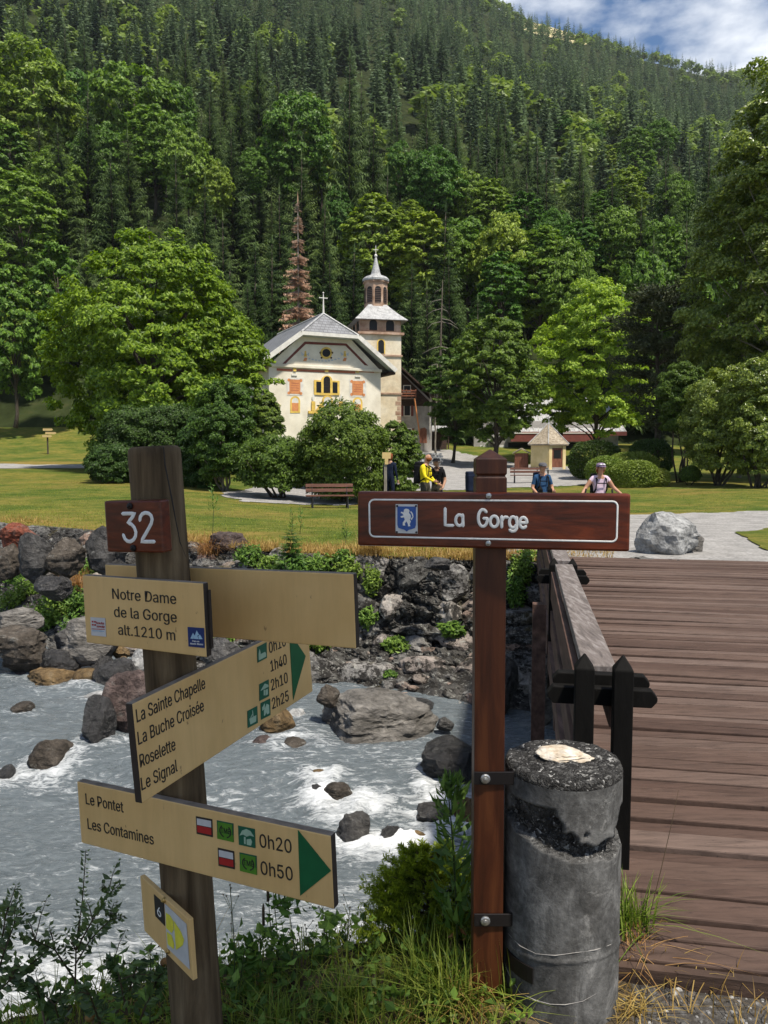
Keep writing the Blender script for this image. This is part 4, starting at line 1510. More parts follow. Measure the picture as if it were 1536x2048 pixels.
# clipped bushes
HEDGE = [
    ('clipped_bush', 1188, 44, 48, 880, 1.6, L_HEDGE, 'round dark clipped bush right of the kiosk'),
    ('clipped_bush', 1210, 38, 37, 912, 1.0, L_YEW, 'light green cushion bush, left lobe of the cloud pruned group'),
    ('clipped_bush', 1262, 41, 52, 903, 1.2, L_YEW, 'light green cushion bush, back lobe of the cloud pruned group'),
    ('clipped_bush', 1268, 36.5, 46, 920, 1.0, L_YEW, 'light green cushion bush, front lobe of the cloud pruned group'),
    ('clipped_bush', 1318, 36.5, 20, 936, .5, L_YEW, 'smallest cushion bush, right tip of the cloud pruned group'),
    ('clipped_bush', 1300, 47, 40, 878, 1.5, L_HEDGE, 'tall dark green bush behind the cloud pruned group'),
]
for k, (nm, px, Y, hw, top, dep, lm, label) in enumerate(HEDGE):
    p = at_ground(px, Y)
    q = np.random.default_rng(950 + k)
    R = size_at(hw, Y)
    Ht = hpx_to_z(top, Y) - p[2]
    n = int(R * max(Ht, 1) * 2300) + 2500
    d = nrm(q.normal(size=(n, 3)))
    pw = .55 if nm == 'hedge' else .8
    dd = np.sign(d) * np.abs(d) ** pw
    dd /= np.maximum(np.abs(dd).max(1, keepdims=True), 1e-6) if nm == 'hedge' and k != 1 else 1
    if nm == 'hedge' and k != 1:
        dd *= np.minimum(1, 1.12 / np.linalg.norm(dd * np.array([.75, .75, .75]), axis=1, keepdims=True))
    lum = 1 + .10 * fbm(d * 3.2 + k * 5, k, 3)
    C = dd * lum[:, None] * np.array([R, dep, Ht * .52]) * q.uniform(.86, 1.03, (n, 1)) + np.array([0, 0, Ht * .47])
    C = C[C[:, 2] > -.05]
    mb = MB()
    leaves(mb, C, d[:len(C)] * .7 + np.array([0, 0, .45]) + q.normal(size=(len(C), 3)) * .5, .13 if lm is L_HEDGE else .1, q)
    o = mb.build(nm, lm, world=False)
    o.location = p
    tag(o, label, 'hedge' if nm == 'hedge' else 'bush', 'clipped bushes')
# dead spruce, dead pole trunk, pale leaning stems, orange bush
Y = 80
p = np.array([(600 - 768) / FPX * Y, Y, ground_any((600 - 768) / FPX * Y, Y)])
Ht = hpx_to_z(388, Y) - p[2]
mb, tb = spruce_mesh(88, Ht, 2.7, 760, fine=1.3, bare=.08, dead=True)
root = thing('dead_spruce', 'dead spruce with rust brown needles above the church roof', 'tree', p)
mb.build('crown', L_DEAD, root, world=False)
tb.build('trunk', M_BARKP, root, world=False, smooth=True)
Y = 74
p = np.array([(881 - 768) / FPX * Y, Y, float(gz((881 - 768) / FPX * Y, Y))])
Ht = hpx_to_z(560, Y) - p[2]
root = thing('dead_tree', 'bare grey trunk with a few dead twigs right of the bell tower', 'tree', p)
tb = MB()
tb.tube([(0, 0, 0), (-.1, 0, Ht * .5), (.1, 0, Ht)], [.18, .12, .03], 8)
tb.build('trunk', M_BARK, root, world=False, smooth=True)
q = np.random.default_rng(5)
tb = MB()
for i in range(16):
    f = q.uniform(.35, .95)
    az = q.uniform(-.5, 3.6)
    tb.tube([(0, 0, Ht * f), (math.cos(az) * .9, math.sin(az) * .5, Ht * f - .2), (math.cos(az) * q.uniform(1.2, 2), math.sin(az) * 1, Ht * f - .7)], [.035, .025, .01], 4)
tb.build('branch', M_BARKP, root, world=False)
o = broad_tree('sapling_tree', 'thin young tree with pale stem right of the old house', 'tree', at_ground(872, 68), 1.1, 3.0, hpx_to_z(680, 68) - float(gz(4.6, 68)), L_BUSH, 51, nclump=26, per=60, leaf=.26, trunk=.09, bark=M_BARKP, nl=12)

# unseen tree added right of and behind the camera to shade the sign boards
p = np.array([1.72, -1.12, 0.0])
broad_tree('added_shade_tree', 'slender leafy tree added unseen behind the camera to shade the sign boards', 'tree', p, .95, 7.2, 9.9, L_BUSH, 61, nclump=110, per=60, leaf=.3, trunk=.11, clump=.3, squash=.8, inner=.2)

# ------------------------------------------------------------------ church
M_PLASTER = varied('cream_plaster', [(.3, (.66, .6, .48)), (.6, (.78, .73, .62)), (.8, (.82, .78, .7))], scale=.7, detail=8, rough=.9, bmp=.15, bdist=.01, spec=.1, fine=(1.5, .12))
M_TOWERW = varied('tower_render', [(.25, (.55, .43, .28)), (.45, (.70, .60, .43)), (.7, (.78, .71, .57)), (.85, (.8, .75, .65))], scale=.5, detail=9, rough=.9, bmp=.2, bdist=.02, spec=.1, fine=(4, .15), dist=.6)
M_BELFRY = varied('belfry_stone', [(.3, (.24, .14, .09)), (.55, (.42, .29, .21)), (.8, (.58, .47, .38))], scale=1.6, detail=8, rough=.9, bmp=.4, bdist=.03, spec=.1)
M_GREYW = varied('grey_render', [(.3, (.2, .19, .18)), (.55, (.36, .34, .32)), (.8, (.5, .48, .46))], scale=1.0, detail=8, rough=.9, bmp=.3, bdist=.02, spec=.1, dist=.5)
M_METAL = varied('pale_tin_roof', [(.3, (.22, .22, .22)), (.5, (.38, .38, .38)), (.75, (.55, .55, .54))], scale=3, detail=8, rough=.5, bmp=.25, bdist=.02, spec=.4, fine=(12, .25))
M_TRIMW = flat('white_trim', (.62, .6, .55), var=.15, scale=3)
M_REDB = flat('brick_red_paint', (.4, .13, .075), var=.2, scale=4)
M_MAROON = flat('maroon_paint', (.17, .05, .04), var=.2, scale=4)
M_YEL = flat('ochre_paint', (.66, .45, .1), var=.22, scale=3)
M_ORA = flat('terracotta_paint', (.56, .23, .09), var=.2, scale=3)
M_BLUE = flat('blue_paint', (.1, .2, .42), var=.2, scale=3)
M_PBLUE = flat('pale_blue_paint', (.42, .47, .52), var=.15, scale=3)
M_DARK = flat('dark_opening', (.008, .008, .009), rough=.5)
M_DWOOD = varied('dark_wood', [(.3, (.02, .013, .010)), (.6, (.06, .036, .026)), (.8, (.11, .07, .05))], scale=3, stretch=(1, 1, 6), rough=.8, bmp=.4, bdist=.01)
M_RWOOD = varied('red_brown_wood', [(.3, (.1, .035, .02)), (.6, (.21, .08, .045)), (.8, (.3, .13, .08))], scale=3, stretch=(4, 4, .6), rough=.7, bmp=.3, bdist=.01)
M_LOUV = flat('louvre_wood', (.09, .06, .05), var=.3, scale=5)


def slate_mat(name, c0, c1, bw=.5, bh=.22, rot=(0, 0, 0)):
    m, nt, b = new_mat(name)
    v = coords(nt, rot=rot)
    br = nd(nt, 'ShaderNodeTexBrick')
    br.inputs['Scale'].default_value = 1.0
    br.inputs['Brick Width'].default_value = bw
    br.inputs['Row Height'].default_value = bh
    br.inputs['Mortar Size'].default_value = .02
    br.inputs['Color1'].default_value = (*c0, 1)
    br.inputs['Color2'].default_value = (*c1, 1)
    br.inputs['Mortar'].default_value = (*[q * .45 for q in c0], 1)
    nt.links.new(v, br.inputs['Vector'])
    n = noise(nt, v, 1.3, 6, .6)
    c = mixc(nt, .8, br.outputs['Color'], ramp(nt, n, [(.3, (.6,) * 3), (.7, (1.25,) * 3)]), 'MULTIPLY')
    nt.links.new(c, b.inputs['Base Color'])
    b.inputs['Roughness'].default_value = .55
    b.inputs['Specular IOR Level'].default_value = .4
    bump(nt, b, br.outputs['Fac'], -.3, .03)
    return m


class Fr:
    """Local frame of a building: u right along the front, d back, z up."""

    def __init__(s, o, az):
        s.o = np.array([o[0], o[1], 0.0])
        s.U = np.array([math.cos(az), math.sin(az), 0])
        s.B = np.array([-math.sin(az), math.cos(az), 0])
        s.R = np.stack([s.U, s.B, [0, 0, 1]], 1)

    def p(s, u, d, z):
        return s.o + s.U * u + s.B * d + np.array([0, 0, z])

    def box(s, mb, u0, u1, d0, d1, z0, z1, mat=0, tone=.5):
        mb.box(s.p((u0 + u1) / 2, (d0 + d1) / 2, (z0 + z1) / 2), (abs(u1 - u0), abs(d1 - d0), abs(z1 - z0)), s.R, mat, tone)

    def front(s, d=0.0):
        return (s.p(0, d, 0), s.U, np.array([0, 0, 1.0]), -s.B)

    def left(s, u=0.0):
        return (s.p(u, 0, 0), s.B, np.array([0, 0, 1.0]), -s.U)

    def uv(s, px, py, d=0.0):
        """(u, z) where the view ray of a photo pixel meets the front plane at offset d."""
        r = ray(px, py)
        q = s.p(0, d, 0)
        t = ((q - CAM) @ s.B) / (r @ s.B)
        w = CAM + r * t
        return (w - q) @ s.U, w[2]


def archpoly(u0, u1, z0, z1, n=10):
    r = (u1 - u0) / 2
    c = (u0 + u1) / 2
    a = np.linspace(0, math.pi, n)
    return [(u0, z0), (u1, z0)] + [(c + r * math.cos(t), z1 - r + r * math.sin(t)) for t in a]


def Zc(x, y):
    return 500 + x / 3.84, 480 + y / 3.84


ca = math.radians(25.8)
CF = Fr(((540 - 768) / FPX * 58 * 1.0, 58.0), ca)
CW = 9.25
cu, zt = CF.uv(542, 730)
zb = 1.6
zr = P(650, 626, 60.2)[2]
church = thing('church', 'cream baroque church with painted facade and stone bell tower', 'church', CF.p(CW / 2, 0, zb))
mb = MB()
hu, hzz = CF.uv(668, 676)
zh = zr - (CW / 2 + .9) * .0 - 1.75
slope = (zr - (P(793, 740, 61.8)[2])) / (CW / 2 + .95)
hw = (zr - zh) / slope
mb.prism([(0, zb), (CW, zb), (CW, zt), (CW / 2 + hw - .35, zh - .1), (CW / 2 - hw + .35, zh - .1), (0, zt)], CF.front(), 0, -.6)
CF.box(mb, 0.003, .6, .61, 13, zb, zt - .05)
CF.box(mb, CW - .6, CW - .003, .61, 13, zb, zt - .05)
CF.box(mb, .61, CW - .61, 12.4, 13.0, zb, zt - .05)
mb.build('wall', M_PLASTER, church)
ze = zr - slope * (CW / 2 + .95)
Lr = 12.0
f = .85
M_SLATE = slate_mat('grey_slate', (.16, .165, .18), (.2, .205, .22), .35, .2, rot=(0, 0, -ca))
mb = MB()
eL0, eL1 = CF.p(-.95, -f, ze), CF.p(-.95, Lr + .5, ze)
eR0, eR1 = CF.p(CW + .95, -f, ze), CF.p(CW + .95, Lr + .5, ze)
ap, rb = CF.p(CW / 2, .6, zr), CF.p(CW / 2, Lr, zr)
hL, hR = CF.p(CW / 2 - hw, -f - .05, zh), CF.p(CW / 2 + hw, -f - .05, zh)
mb.add([eL0, hL, ap, rb, eL1], [(0, 1, 2, 3, 4)])
mb.add([eR0, eR1, rb, ap, hR], [(0, 1, 2, 3, 4)])
mb.add([hL, hR, ap], [(0, 1, 2)])
roof = mb.build('roof', M_SLATE, church)
so = roof.modifiers.new('thickness', 'SOLIDIFY')
so.thickness = .14
so.offset = -1
mb = MB()
dz = np.array([0, 0, -.2])
ii = CF.B * .02
mb.add([eL0 + dz + ii, hL + dz + ii, CF.p(CW / 2 - hw, 0, zh - .2), CF.p(-.95 + .0, 0, ze - .2)], [(0, 1, 2, 3)])
mb.add([eR0 + dz + ii, CF.p(CW + .95, 0, ze - .2), CF.p(CW / 2 + hw, 0, zh - .2), hR + dz + ii], [(0, 1, 2, 3)])
mb.add([hL + dz + ii, hR + dz + ii, CF.p(CW / 2 + hw, 0, zh - .2), CF.p(CW / 2 - hw, 0, zh - .2)], [(0, 1, 2, 3)])
mb.build('soffit', M_PBLUE, church)
mb = MB()
for a_, b_, r_ in ((eL0, hL, .17), (hR, eR0, .17), (hL, hR, .13)):
    a_, b_ = a_ - CF.B * .03, b_ - CF.B * .03
    mid = (a_ + b_) / 2 - np.array([0, 0, .08])
    d_ = nrm(b_ - a_)
    w_ = np.cross(d_, CF.B)
    mb.box(mid, (np.linalg.norm(b_ - a_), .09, 2 * r_), np.stack([d_, CF.B, w_], 1))
mb.build('bargeboard', M_TRIMW, church)
mb = MB()
for a_, b_ in ((hL, ap), (hR, ap), (ap, rb)):
    mb.tube([a_ + [0, 0, .03], b_ + [0, 0, .03]], .085, 6)
mb.build('ridge_flashing', M_METAL, church)
mb = MB()
for sg, e0 in ((-1, -.95), (1, CW + .95)):
    CF.box(mb, e0 - .5 * (sg > 0), e0 + .5 * (sg < 0), -f + .12, Lr, ze - .36, ze - .16)
mb.build('eaves_beam', M_DWOOD, church)
mb = MB()
mb.tube([ap, ap + np.array([0, 0, 1.55])], [.09, .03], 6)
mb.tube([ap + CF.U * -.3 + [0, 0, 1.2], ap + CF.U * .3 + [0, 0, 1.2]], .035, 6)
for s_ in (-.3, .3):
    mb.lathe([(0, -.07), (.07, 0), (0, .07)], ap + CF.U * s_ + [0, 0, 1.2], 6)
mb.lathe([(0, -.08), (.08, 0), (0, .08)], ap + np.array([0, 0, 1.6]), 6)
mb.build('cross', M_TRIMW, church)


def paint(name, mat, polys, lift=.015, th=.01, parent=None, label=None):
    mb = MB()
    for q in polys:
        mb.prism([CF.uv(*Zc(*k)) for k in q], CF.front(), lift, lift + th)
    o = mb.build(name, mat, parent or church)
    if label: o['label'] = label
    return o


def rect(x0, y0, x1, y1, sk=.05):
    d = (x1 - x0) * sk
    return [(x0, y1), (x1, y1 + d), (x1, y0 + d), (x0, y0)]


def arch(x0, y0, x1, y1, n=9):
    r = (x1 - x0) / 2
    c = (x0 + x1) / 2
    return [(x0, y1), (x1, y1)] + [(c + r * math.cos(t), y0 + r - r * math.sin(t)) for t in np.linspace(0, math.pi, n)]


def circ(cx, cy, r, n=20, ry=None):
    return [(cx + r * math.cos(t), cy - (ry or r) * math.sin(t)) for t in np.linspace(0, 2 * math.pi, n, endpoint=False)]


mb = MB()
(u0, z0), (u1, z1) = CF.uv(*Zc(225, 968)), CF.uv(*Zc(960, 955))
CF.box(mb, -.05, CW + .05, -.16, .0, zt - .12, zt + .1)
mb.build('cornice', M_PLASTER, church, bevel=.02)
paint('painted_frieze', M_REDB, [rect(205, 985, 325, 1003), rect(358, 990, 572, 1008), rect(602, 999, 808, 1016), rect(836, 1006, 952, 1014)])
paint('painted_rake', M_MAROON, [[(248, 950), (272, 950), (428, 800), (420, 780)], [(420, 780), (428, 800), (732, 812), (740, 795)], [(740, 795), (732, 812), (880, 962), (908, 966)]])
paint('console', M_YEL, [rect(330, 980, 353, 1008), rect(574, 988, 599, 1012), rect(812, 996, 834, 1018)], .02, .06)
paint('console_foot', M_TRIMW, [rect(318, 1030, 360, 1042), rect(806, 1042, 846, 1052)], .02, .05)
ow = paint('round_window', M_YEL, [circ(584, 868, 46)], .02, .03)
paint('pane', M_DARK, [circ(584, 868, 31)], .055, .01, ow)
paint('ring', M_DWOOD, [circ(540, 866, 8), circ(630, 866, 8), circ(548, 905, 7), circ(622, 905, 7)], .02, .03, ow)
for x, s in ((425, 1), (728, -1)):
    o = paint('painted_angel', M_YEL, [[(x - 12, 895), (x + 12, 896), (x + 7, 868), (x - 7, 868)], circ(x, 860, 8, 10)], .02, .006)
    paint('wing', M_PBLUE, [[(x - 9, 880), (x - 34, 858), (x - 28, 890)], [(x + 9, 880), (x + 30, 862), (x + 26, 892)]], .02, .004, o)
    paint('robe', M_ORA, [[(x - 18, 930), (x + 8, 930), (x + 14, 905), (x - 6, 903)]], .02, .004, o)
paint('painted_scroll', M_PBLUE, [[(448 + i * 25, 912 + 22 * math.sin((i + .5) / 10 * 3.14)), (463 + i * 25, 912 + 22 * math.sin((i + .5) / 10 * 3.14) + 1), (463 + i * 25, 903 + 22 * math.sin((i + .5) / 10 * 3.14)), (448 + i * 25, 902 + 22 * math.sin((i + .5) / 10 * 3.14))] for i in range(10)], .02, .004)
wi = paint('triple_window', M_YEL, [rect(490, 1075, 545, 1188), arch(545, 1040, 631, 1192), rect(631, 1080, 686, 1190)], .02, .05)
paint('pane', M_DARK, [rect(507, 1088, 544, 1170), arch(563, 1047, 613, 1174), rect(632, 1092, 669, 1174)], .075, .01, wi)
mbw = []
for yy in (1085, 1105, 1125, 1145, 1160):
    mbw.append(rect(565, yy, 611, yy + 2))
mbw += [rect(580, 1060, 582, 1172), rect(595, 1060, 597, 1172)]
paint('muntin', M_DWOOD, mbw, .09, .008, wi)
for x, y in ((344, 1125), (826, 1136)):
    o = paint('painted_panel', M_TRIMW, [[(x - 66 + 6, y + 68), (x + 66 - 6, y + 70), (x + 66, y + 60), (x + 66, y - 62), (x - 66, y - 66)]], .012, .006)
    paint('tablet', M_ORA, [[(x - 42, y + 55), (x + 42, y + 58), (x + 42, y - 52), (x - 42, y - 55)], circ(x - 46, y - 50, 12, 10), circ(x + 46, y - 46, 12, 10), circ(x - 46, y + 50, 12, 10), circ(x + 46, y + 54, 12, 10)], .022, .006, o)
    paint('inscription', M_REDB, [rect(x - 30, y - 28 + 18 * k, x + 30, y - 24 + 18 * k) for k in range(4)], .03, .004, o)
for x, y0, y1 in ((346, 1198, 1328), (825, 1208, 1338)):
    o = paint('painted_niche', M_YEL, [arch(x - 38, y0, x + 38, y1)], .015, .012)
    paint('niche_field', M_TRIMW, [arch(x - 25, y0 + 14, x + 25, y0 + 55)], .03, .004, o)
    paint('niche_panel', M_ORA, [rect(x - 25, y0 + 52, x + 25, y1 - 16)], .03, .006, o)
o = paint('portal', M_YEL, [rect(445, 1312, 640, 1332), rect(470, 1240, 497, 1311), rect(684, 1240, 709, 1320), arch(552, 1194, 630, 1311), [(500, 1311), (551, 1311), (551, 1244), (535, 1262)], [(632, 1311), (683, 1311), (640, 1262), (632, 1250)]], .02, .12)
paint('portal_niche', M_TRIMW, [arch(563, 1206, 618, 1310)], .145, .006, o)
paint('statue', M_BLUE, [[(571, 1308), (610, 1308), (605, 1268), (597, 1256), (582, 1256), (575, 1270)]], .155, .05, o)
paint('statue_veil', M_TRIMW, [circ(590, 1245, 11, 12), [(576, 1272), (590, 1276), (601, 1262), (582, 1256)]], .165, .05, o)
paint('urn', M_TRIMW, [[(478, 1238), (490, 1238), (494, 1205), (484, 1180), (474, 1205)], [(690, 1238), (702, 1240), (707, 1207), (697, 1182), (688, 1207)]], .02, .08, o)
mb = MB()
CF.box(mb, -.35, .9, -.12, -.001, zt - 3.05, zt - 2.9)
CF.box(mb, -.12, 0, .8, 12.9, zb, zb + 1.2)
mb.build('ledge', M_TOWERW, church)

# bell tower (part of the church)
ta = math.radians(12)
TF = Fr((P(720, 660, 66)[0], 66.0), ta)
tw = 3.58
Y_T = 66.4
zz = lambda y: P(760, y, Y_T)[2]
z_eave, z_c1, z_c2, z_c3 = zz(637), zz(667), zz(711), zz(787)
mb = MB()
TF.box(mb, 0, tw, 0, 4.2, zb, z_c1)
TF.box(mb, .03, tw - .03, .03, 4.17, z_c1, z_eave, 1)
o = mb.build('tower', [M_TOWERW, M_BELFRY], church)
mb = MB()
for z_, h_, e_ in ((z_c1, .2, .22), (z_c2, .14, .1), (z_c3, .14, .08)):
    TF.box(mb, -e_, tw + e_, -e_, 4.2 + e_, z_ - h_ / 2, z_ + h_ / 2)
for sx in (0, tw):
    for k in range(9):
        zq = z_c3 - .4 - k * .42
        TF.box(mb, sx - .005 if sx == 0 else sx - (.5 if k % 2 else .34), (sx + (.5 if k % 2 else .34)) if sx == 0 else sx + .005, -.012, .3, zq - .17, zq + .17)
mb.build('string_course', M_BELFRY, o)


def tpoly(x0, y0, x1, y1, ar=True):
    a, b = TF.uv(*Zc(x0, y1)), TF.uv(*Zc(x1, y0))
    return archpoly(a[0], b[0], a[1], b[1]) if ar else [(a[0], a[1]), (b[0], a[1]), (b[0], b[1]), (a[0], b[1])]


for (x0, y0, x1, y1) in ((916, 610, 976, 692), (1044, 614, 1106, 698), (984, 768, 1029, 872)):
    mb = MB()
    g = 9
    mb.prism(tpoly(x0 - g, y0 - g, x1 + g, y1), TF.front(), .0, .035)
    w_ = mb.build('bell_opening', M_BELFRY if y0 < 700 else M_YEL, o)
    mb = MB()
    mb.prism(tpoly(x0, y0, x1, y1), TF.front(), .036, .04)
    mb.build('recess_shade', M_DARK, w_)  # wall is uncut; the recess shade is a near-black panel
mb = MB()
for c in (1.1, 3.0):
    mb.prism(archpoly(c - .45, c + .45, z_c1 + .25, z_eave - .12), TF.left(), .0, .035)
mb.build('bell_opening', M_DARK, o)  # side arches too: dark panels painted in for shaded recesses
mb = MB()
zl = zz(604)
ov = .5
q0 = [TF.p(-ov, -ov, z_eave - .15), TF.p(tw + ov, -ov, z_eave - .15), TF.p(tw + ov, 4.2 + ov, z_eave - .15), TF.p(-ov, 4.2 + ov, z_eave - .15)]
cx, cy = tw / 2, 2.1
q1 = [TF.p(cx + a * 1.62, cy + b * 1.75, z_eave + .5) for a, b in ((-1, -1), (1, -1), (1, 1), (-1, 1))]
q2 = [TF.p(cx + a * .8, cy + b * .8, zz(604) + .02) for a, b in ((-1, -1), (1, -1), (1, 1), (-1, 1))]
V = np.array(q0 + q1 + q2)
F = [(i, (i + 1) % 4, 4 + (i + 1) % 4, 4 + i) for i in range(4)] + [(4 + i, 4 + (i + 1) % 4, 8 + (i + 1) % 4, 8 + i) for i in range(4)] + [(3, 2, 1, 0)]
mb.add(V, F)
mb.build('tower_roof', M_METAL, church)
cen = TF.p(cx, cy, 0)
zL0, zL1 = zz(618) - .2, zz(557)
mb = MB()
R8 = 1.03
mb.lathe([(R8, zL0), (R8, zL1), (R8 + .12, zL1 + .02), (R8 + .12, zL1 + .15)], cen, 8, rot=ta + math.pi / 8)
lan = mb.build('lantern', M_BELFRY, church)
for k in range(8):
    a = ta + k * math.pi / 4
    n_ = np.array([math.cos(a), math.sin(a), 0])
    if n_[1] > .75: continue
    u_ = np.array([-n_[1], n_[0], 0])
    o_ = cen + n_ * R8 * math.cos(math.pi / 8)
    mb = MB()
    zA, zB = zz(599), zz(566)
    mb.prism(archpoly(-.27, .27, zA, zB, 7), (o_, u_, np.array([0, 0, 1.0]), n_), .0, .015)
    lv = mb.build('louvre', M_DARK, lan)
    mb = MB()
    for z_ in np.arange(zA + .06, zB - .14, .15):
        mb.box(o_ + n_ * .04 + [0, 0, z_], (.5, .05, .06), np.stack([u_, n_, [0, 0, 1]], 1))
    mb.build('slat', M_LOUV, lv)
mb = MB()
zd = zL1 + .15
zs = zz(499)
mb.lathe([(R8 + .14, zd), (R8 + .16, zd + .16), (R8 - .02, zd + .36), (.66, zd + .5), (.47, zd + .58), (.42, zd + .7), (.28, zd + 1.25), (.08, zs - .14), (.05, zs - .1)], cen, 16, rot=ta + math.pi / 8)
mb.build('spire', M_METAL, church)
mb = MB()
mb.lathe([(0, zs - .16), (.12, zs - .08), (.14, zs), (.1, zs + .1), (0, zs + .14)], cen, 10)
mb.tube([cen + [0, 0, zs], cen + [0, 0, zz(478)]], .03, 5)
mb.tube([cen + [-.22, 0, zz(487)], cen + [.22, 0, zz(487)]], .03, 5)
mb.build('finial', M_TRIMW, church)

# old house behind the tower
HY = 70.6
hz_ = lambda y: P(830, y, HY)[2]
hx = lambda x: P(x, 800, HY)[0]
HF = Fr((0, HY), 0)
house = thing('old_house', 'old grey rendered house with wooden balcony behind the bell tower', 'house', HF.p(2.4, 0, 1.6))
xr, xe, xl = hx(796), hx(864), hx(796) - 3.6
z_r, z_e = hz_(733), hz_(800)
mb = MB()
mb.prism([(xl, 1.2), (xe, 1.2), (xe, z_e - .1), (xr, z_r - .2), (xl, z_e)], HF.front(), 0, -7)
mb.build('wall', M_GREYW, house)
mb = MB()
for a_, b_ in (((xr, z_r), (hx(879), hz_(809))), ((xl - .8, z_e - .4), (xr, z_r))):
    mb.prism([(a_[0], a_[1] - .02), (b_[0], b_[1] - .02), (b_[0], b_[1] + .16), (a_[0], a_[1] + .16)], HF.front(), 1.1, -7.5)
mb.build('roof', M_DWOOD, house)
mb = MB()
mb.prism([(xr + .1, z_r - .42), (hx(862), hz_(806)), (hx(862), hz_(812)), (hx(803), hz_(812)), (hx(803), z_r - .6)], HF.front(), .01, .06)
mb.build('gable_boarding', M_DWOOD, house)
bal = MB()
HF.box(bal, hx(802), hx(832), -1.0, -.01, hz_(800), hz_(797))
ob = bal.build('balcony', M_DWOOD, house)
mb = MB()
for y_ in (782, 787, 792):
    HF.box(mb, hx(802), hx(832), -1.04, -.99, hz_(y_ + 2.6), hz_(y_))
for x_ in (803, 812, 822, 831):
    HF.box(mb, hx(x_) - .04, hx(x_) + .04, -.985, -.93, hz_(797), hz_(780))
mb.build('railing', M_RWOOD, ob)
for (x0, x1, y0, y1, shut) in ((809, 820, 812, 831, True), (808, 820, 772, 783, False), (812, 822, 858, 872, True)):
    mb = MB()
    HF.box(mb, hx(x0) - .08, hx(x1) + .08, -.04 - (.03 if y0 < 800 else 0), -.0, hz_(y1) - .08, hz_(y0) + .08)
    wdw = mb.build('window', M_TRIMW, house)
    mb = MB()
    HF.box(mb, hx(x0), hx(x1), -.09, -.075, hz_(y1), hz_(y0))
    mb.build('pane', M_DARK, wdw)
    if shut:
        for xa, xb in ((x0 - 7, x0 - 2), (x1 + 2, x1 + 7)):
            mb = MB()
            HF.box(mb, hx(xa), hx(xb), -.07, -.012, hz_(y1) - .05, hz_(y0) + .05)
            mb.build('shutter', M_MAROON, house)
mb = MB()
mb.tube([P(829, 797, HY - 1.2), P(842, 886, HY - .8)], .07, 6)
tag(mb.build('leaning_pole', M_ORA, None), 'orange brown pole leaning on the old house below its balcony', 'pole')
mb = MB()
q = P(847, 884, HY - 1.0)
mb.prism([(-.35, -.1), (.3, -.1), (.28, 1.15), (.1, 1.3), (-.3, 1.2)], (q, np.array([1.0, 0, 0]), np.array([0, .1, 1.0]), np.array([0, -1.0, 0])), 0, .12)
tag(mb.build('board_stack', M_RWOOD, None), 'stack of reddish boards propped against the old house', 'boards')
mb = MB()
mb.tube([P(859.5, 880, HY - .6), P(860.5, 800, HY - .6)], .06, 6)
tag(mb.build('white_pipe', M_TRIMW, None), 'white upright pipe at the right corner of the old house', 'pipe')
sh = thing('lean_to_shed', 'low open shed with pale tin roof right of the old house', 'shed', P(878, 890, 72))
mb = MB()
a0, a1 = P(858, 862, 71), P(897, 862, 71)
mb.box((a0 + a1) / 2 + [0, .9, .25], (a1[0] - a0[0], 2.2, .12), np.array([[1, 0, 0], [0, .97, -.24], [0, .24, .97]]))
mb.build('roof', M_METAL, sh)
mb = MB()
for q in (a0, a1):
    mb.box(q + [0, .1, -.8], (.12, .12, 1.7))
mb.build('post', M_DWOOD, sh)
mb = MB()
mb.box((a0 + a1) / 2 + [0, 1.9, -.75], (a1[0] - a0[0], .1, 1.8))
mb.build('back_wall', M_DWOOD, sh)

# restaurant
RF = Fr((0, 79), math.radians(-3))
rz = lambda y: P(1080, y, 78)[2]
rx = lambda x: (x - 768) / FPX * 79.5
rest = thing('restaurant', 'long low grey building with white tin roof and maroon fascia behind the kiosk', 'building', (rx(1080), 79, 1.5))
mb = MB()
RF.box(mb, rx(945), rx(1225), 0, 9, 1.0, rz(842))
mb.build('wall', M_GREYW, rest)
mb = MB()
mb.add([RF.p(rx(1035), -1.2, rz(866)), RF.p(rx(1235), -1.2, rz(866)), RF.p(rx(1235), 9, rz(866) + 4.2), RF.p(rx(1035), 9, rz(866) + 4.2)], [(0, 1, 2, 3)])
rr = mb.build('roof', M_METAL, rest)
so = rr.modifiers.new('thickness', 'SOLIDIFY'); so.thickness = .12
mb = MB()
for x in np.linspace(rx(1035), rx(1235), 24):
    mb.tube([RF.p(x, -1.2, rz(866) + .04), RF.p(x, 9, rz(866) + 4.24)], .035, 4)
mb.build('roof_seam', M_TRIMW, rr)
mb = MB()
RF.box(mb, rx(1012), rx(1178), -2.4, -2.3, rz(884), rz(869))
RF.box(mb, rx(1035), rx(1235), -1.3, -1.22, rz(872), rz(864))
mb.build('fascia', M_MAROON, rest)
mb = MB()
RF.box(mb, rx(1012), rx(1178), -2.45, -.02, rz(868.5), rz(866.5))
mb.build('canopy', M_TRIMW, rest)
mb = MB()
RF.box(mb, rx(1012), rx(1178), -.06, -.012, 1.2, rz(885))
mb.build('glazed_front', M_DARK, rest)
for x in (962, 972, 1000):
    mb = MB()
    RF.box(mb, rx(x) - .25, rx(x) + .25, -.05, -.0, rz(905), rz(890))
    mb.build('window', M_TRIMW, rest)

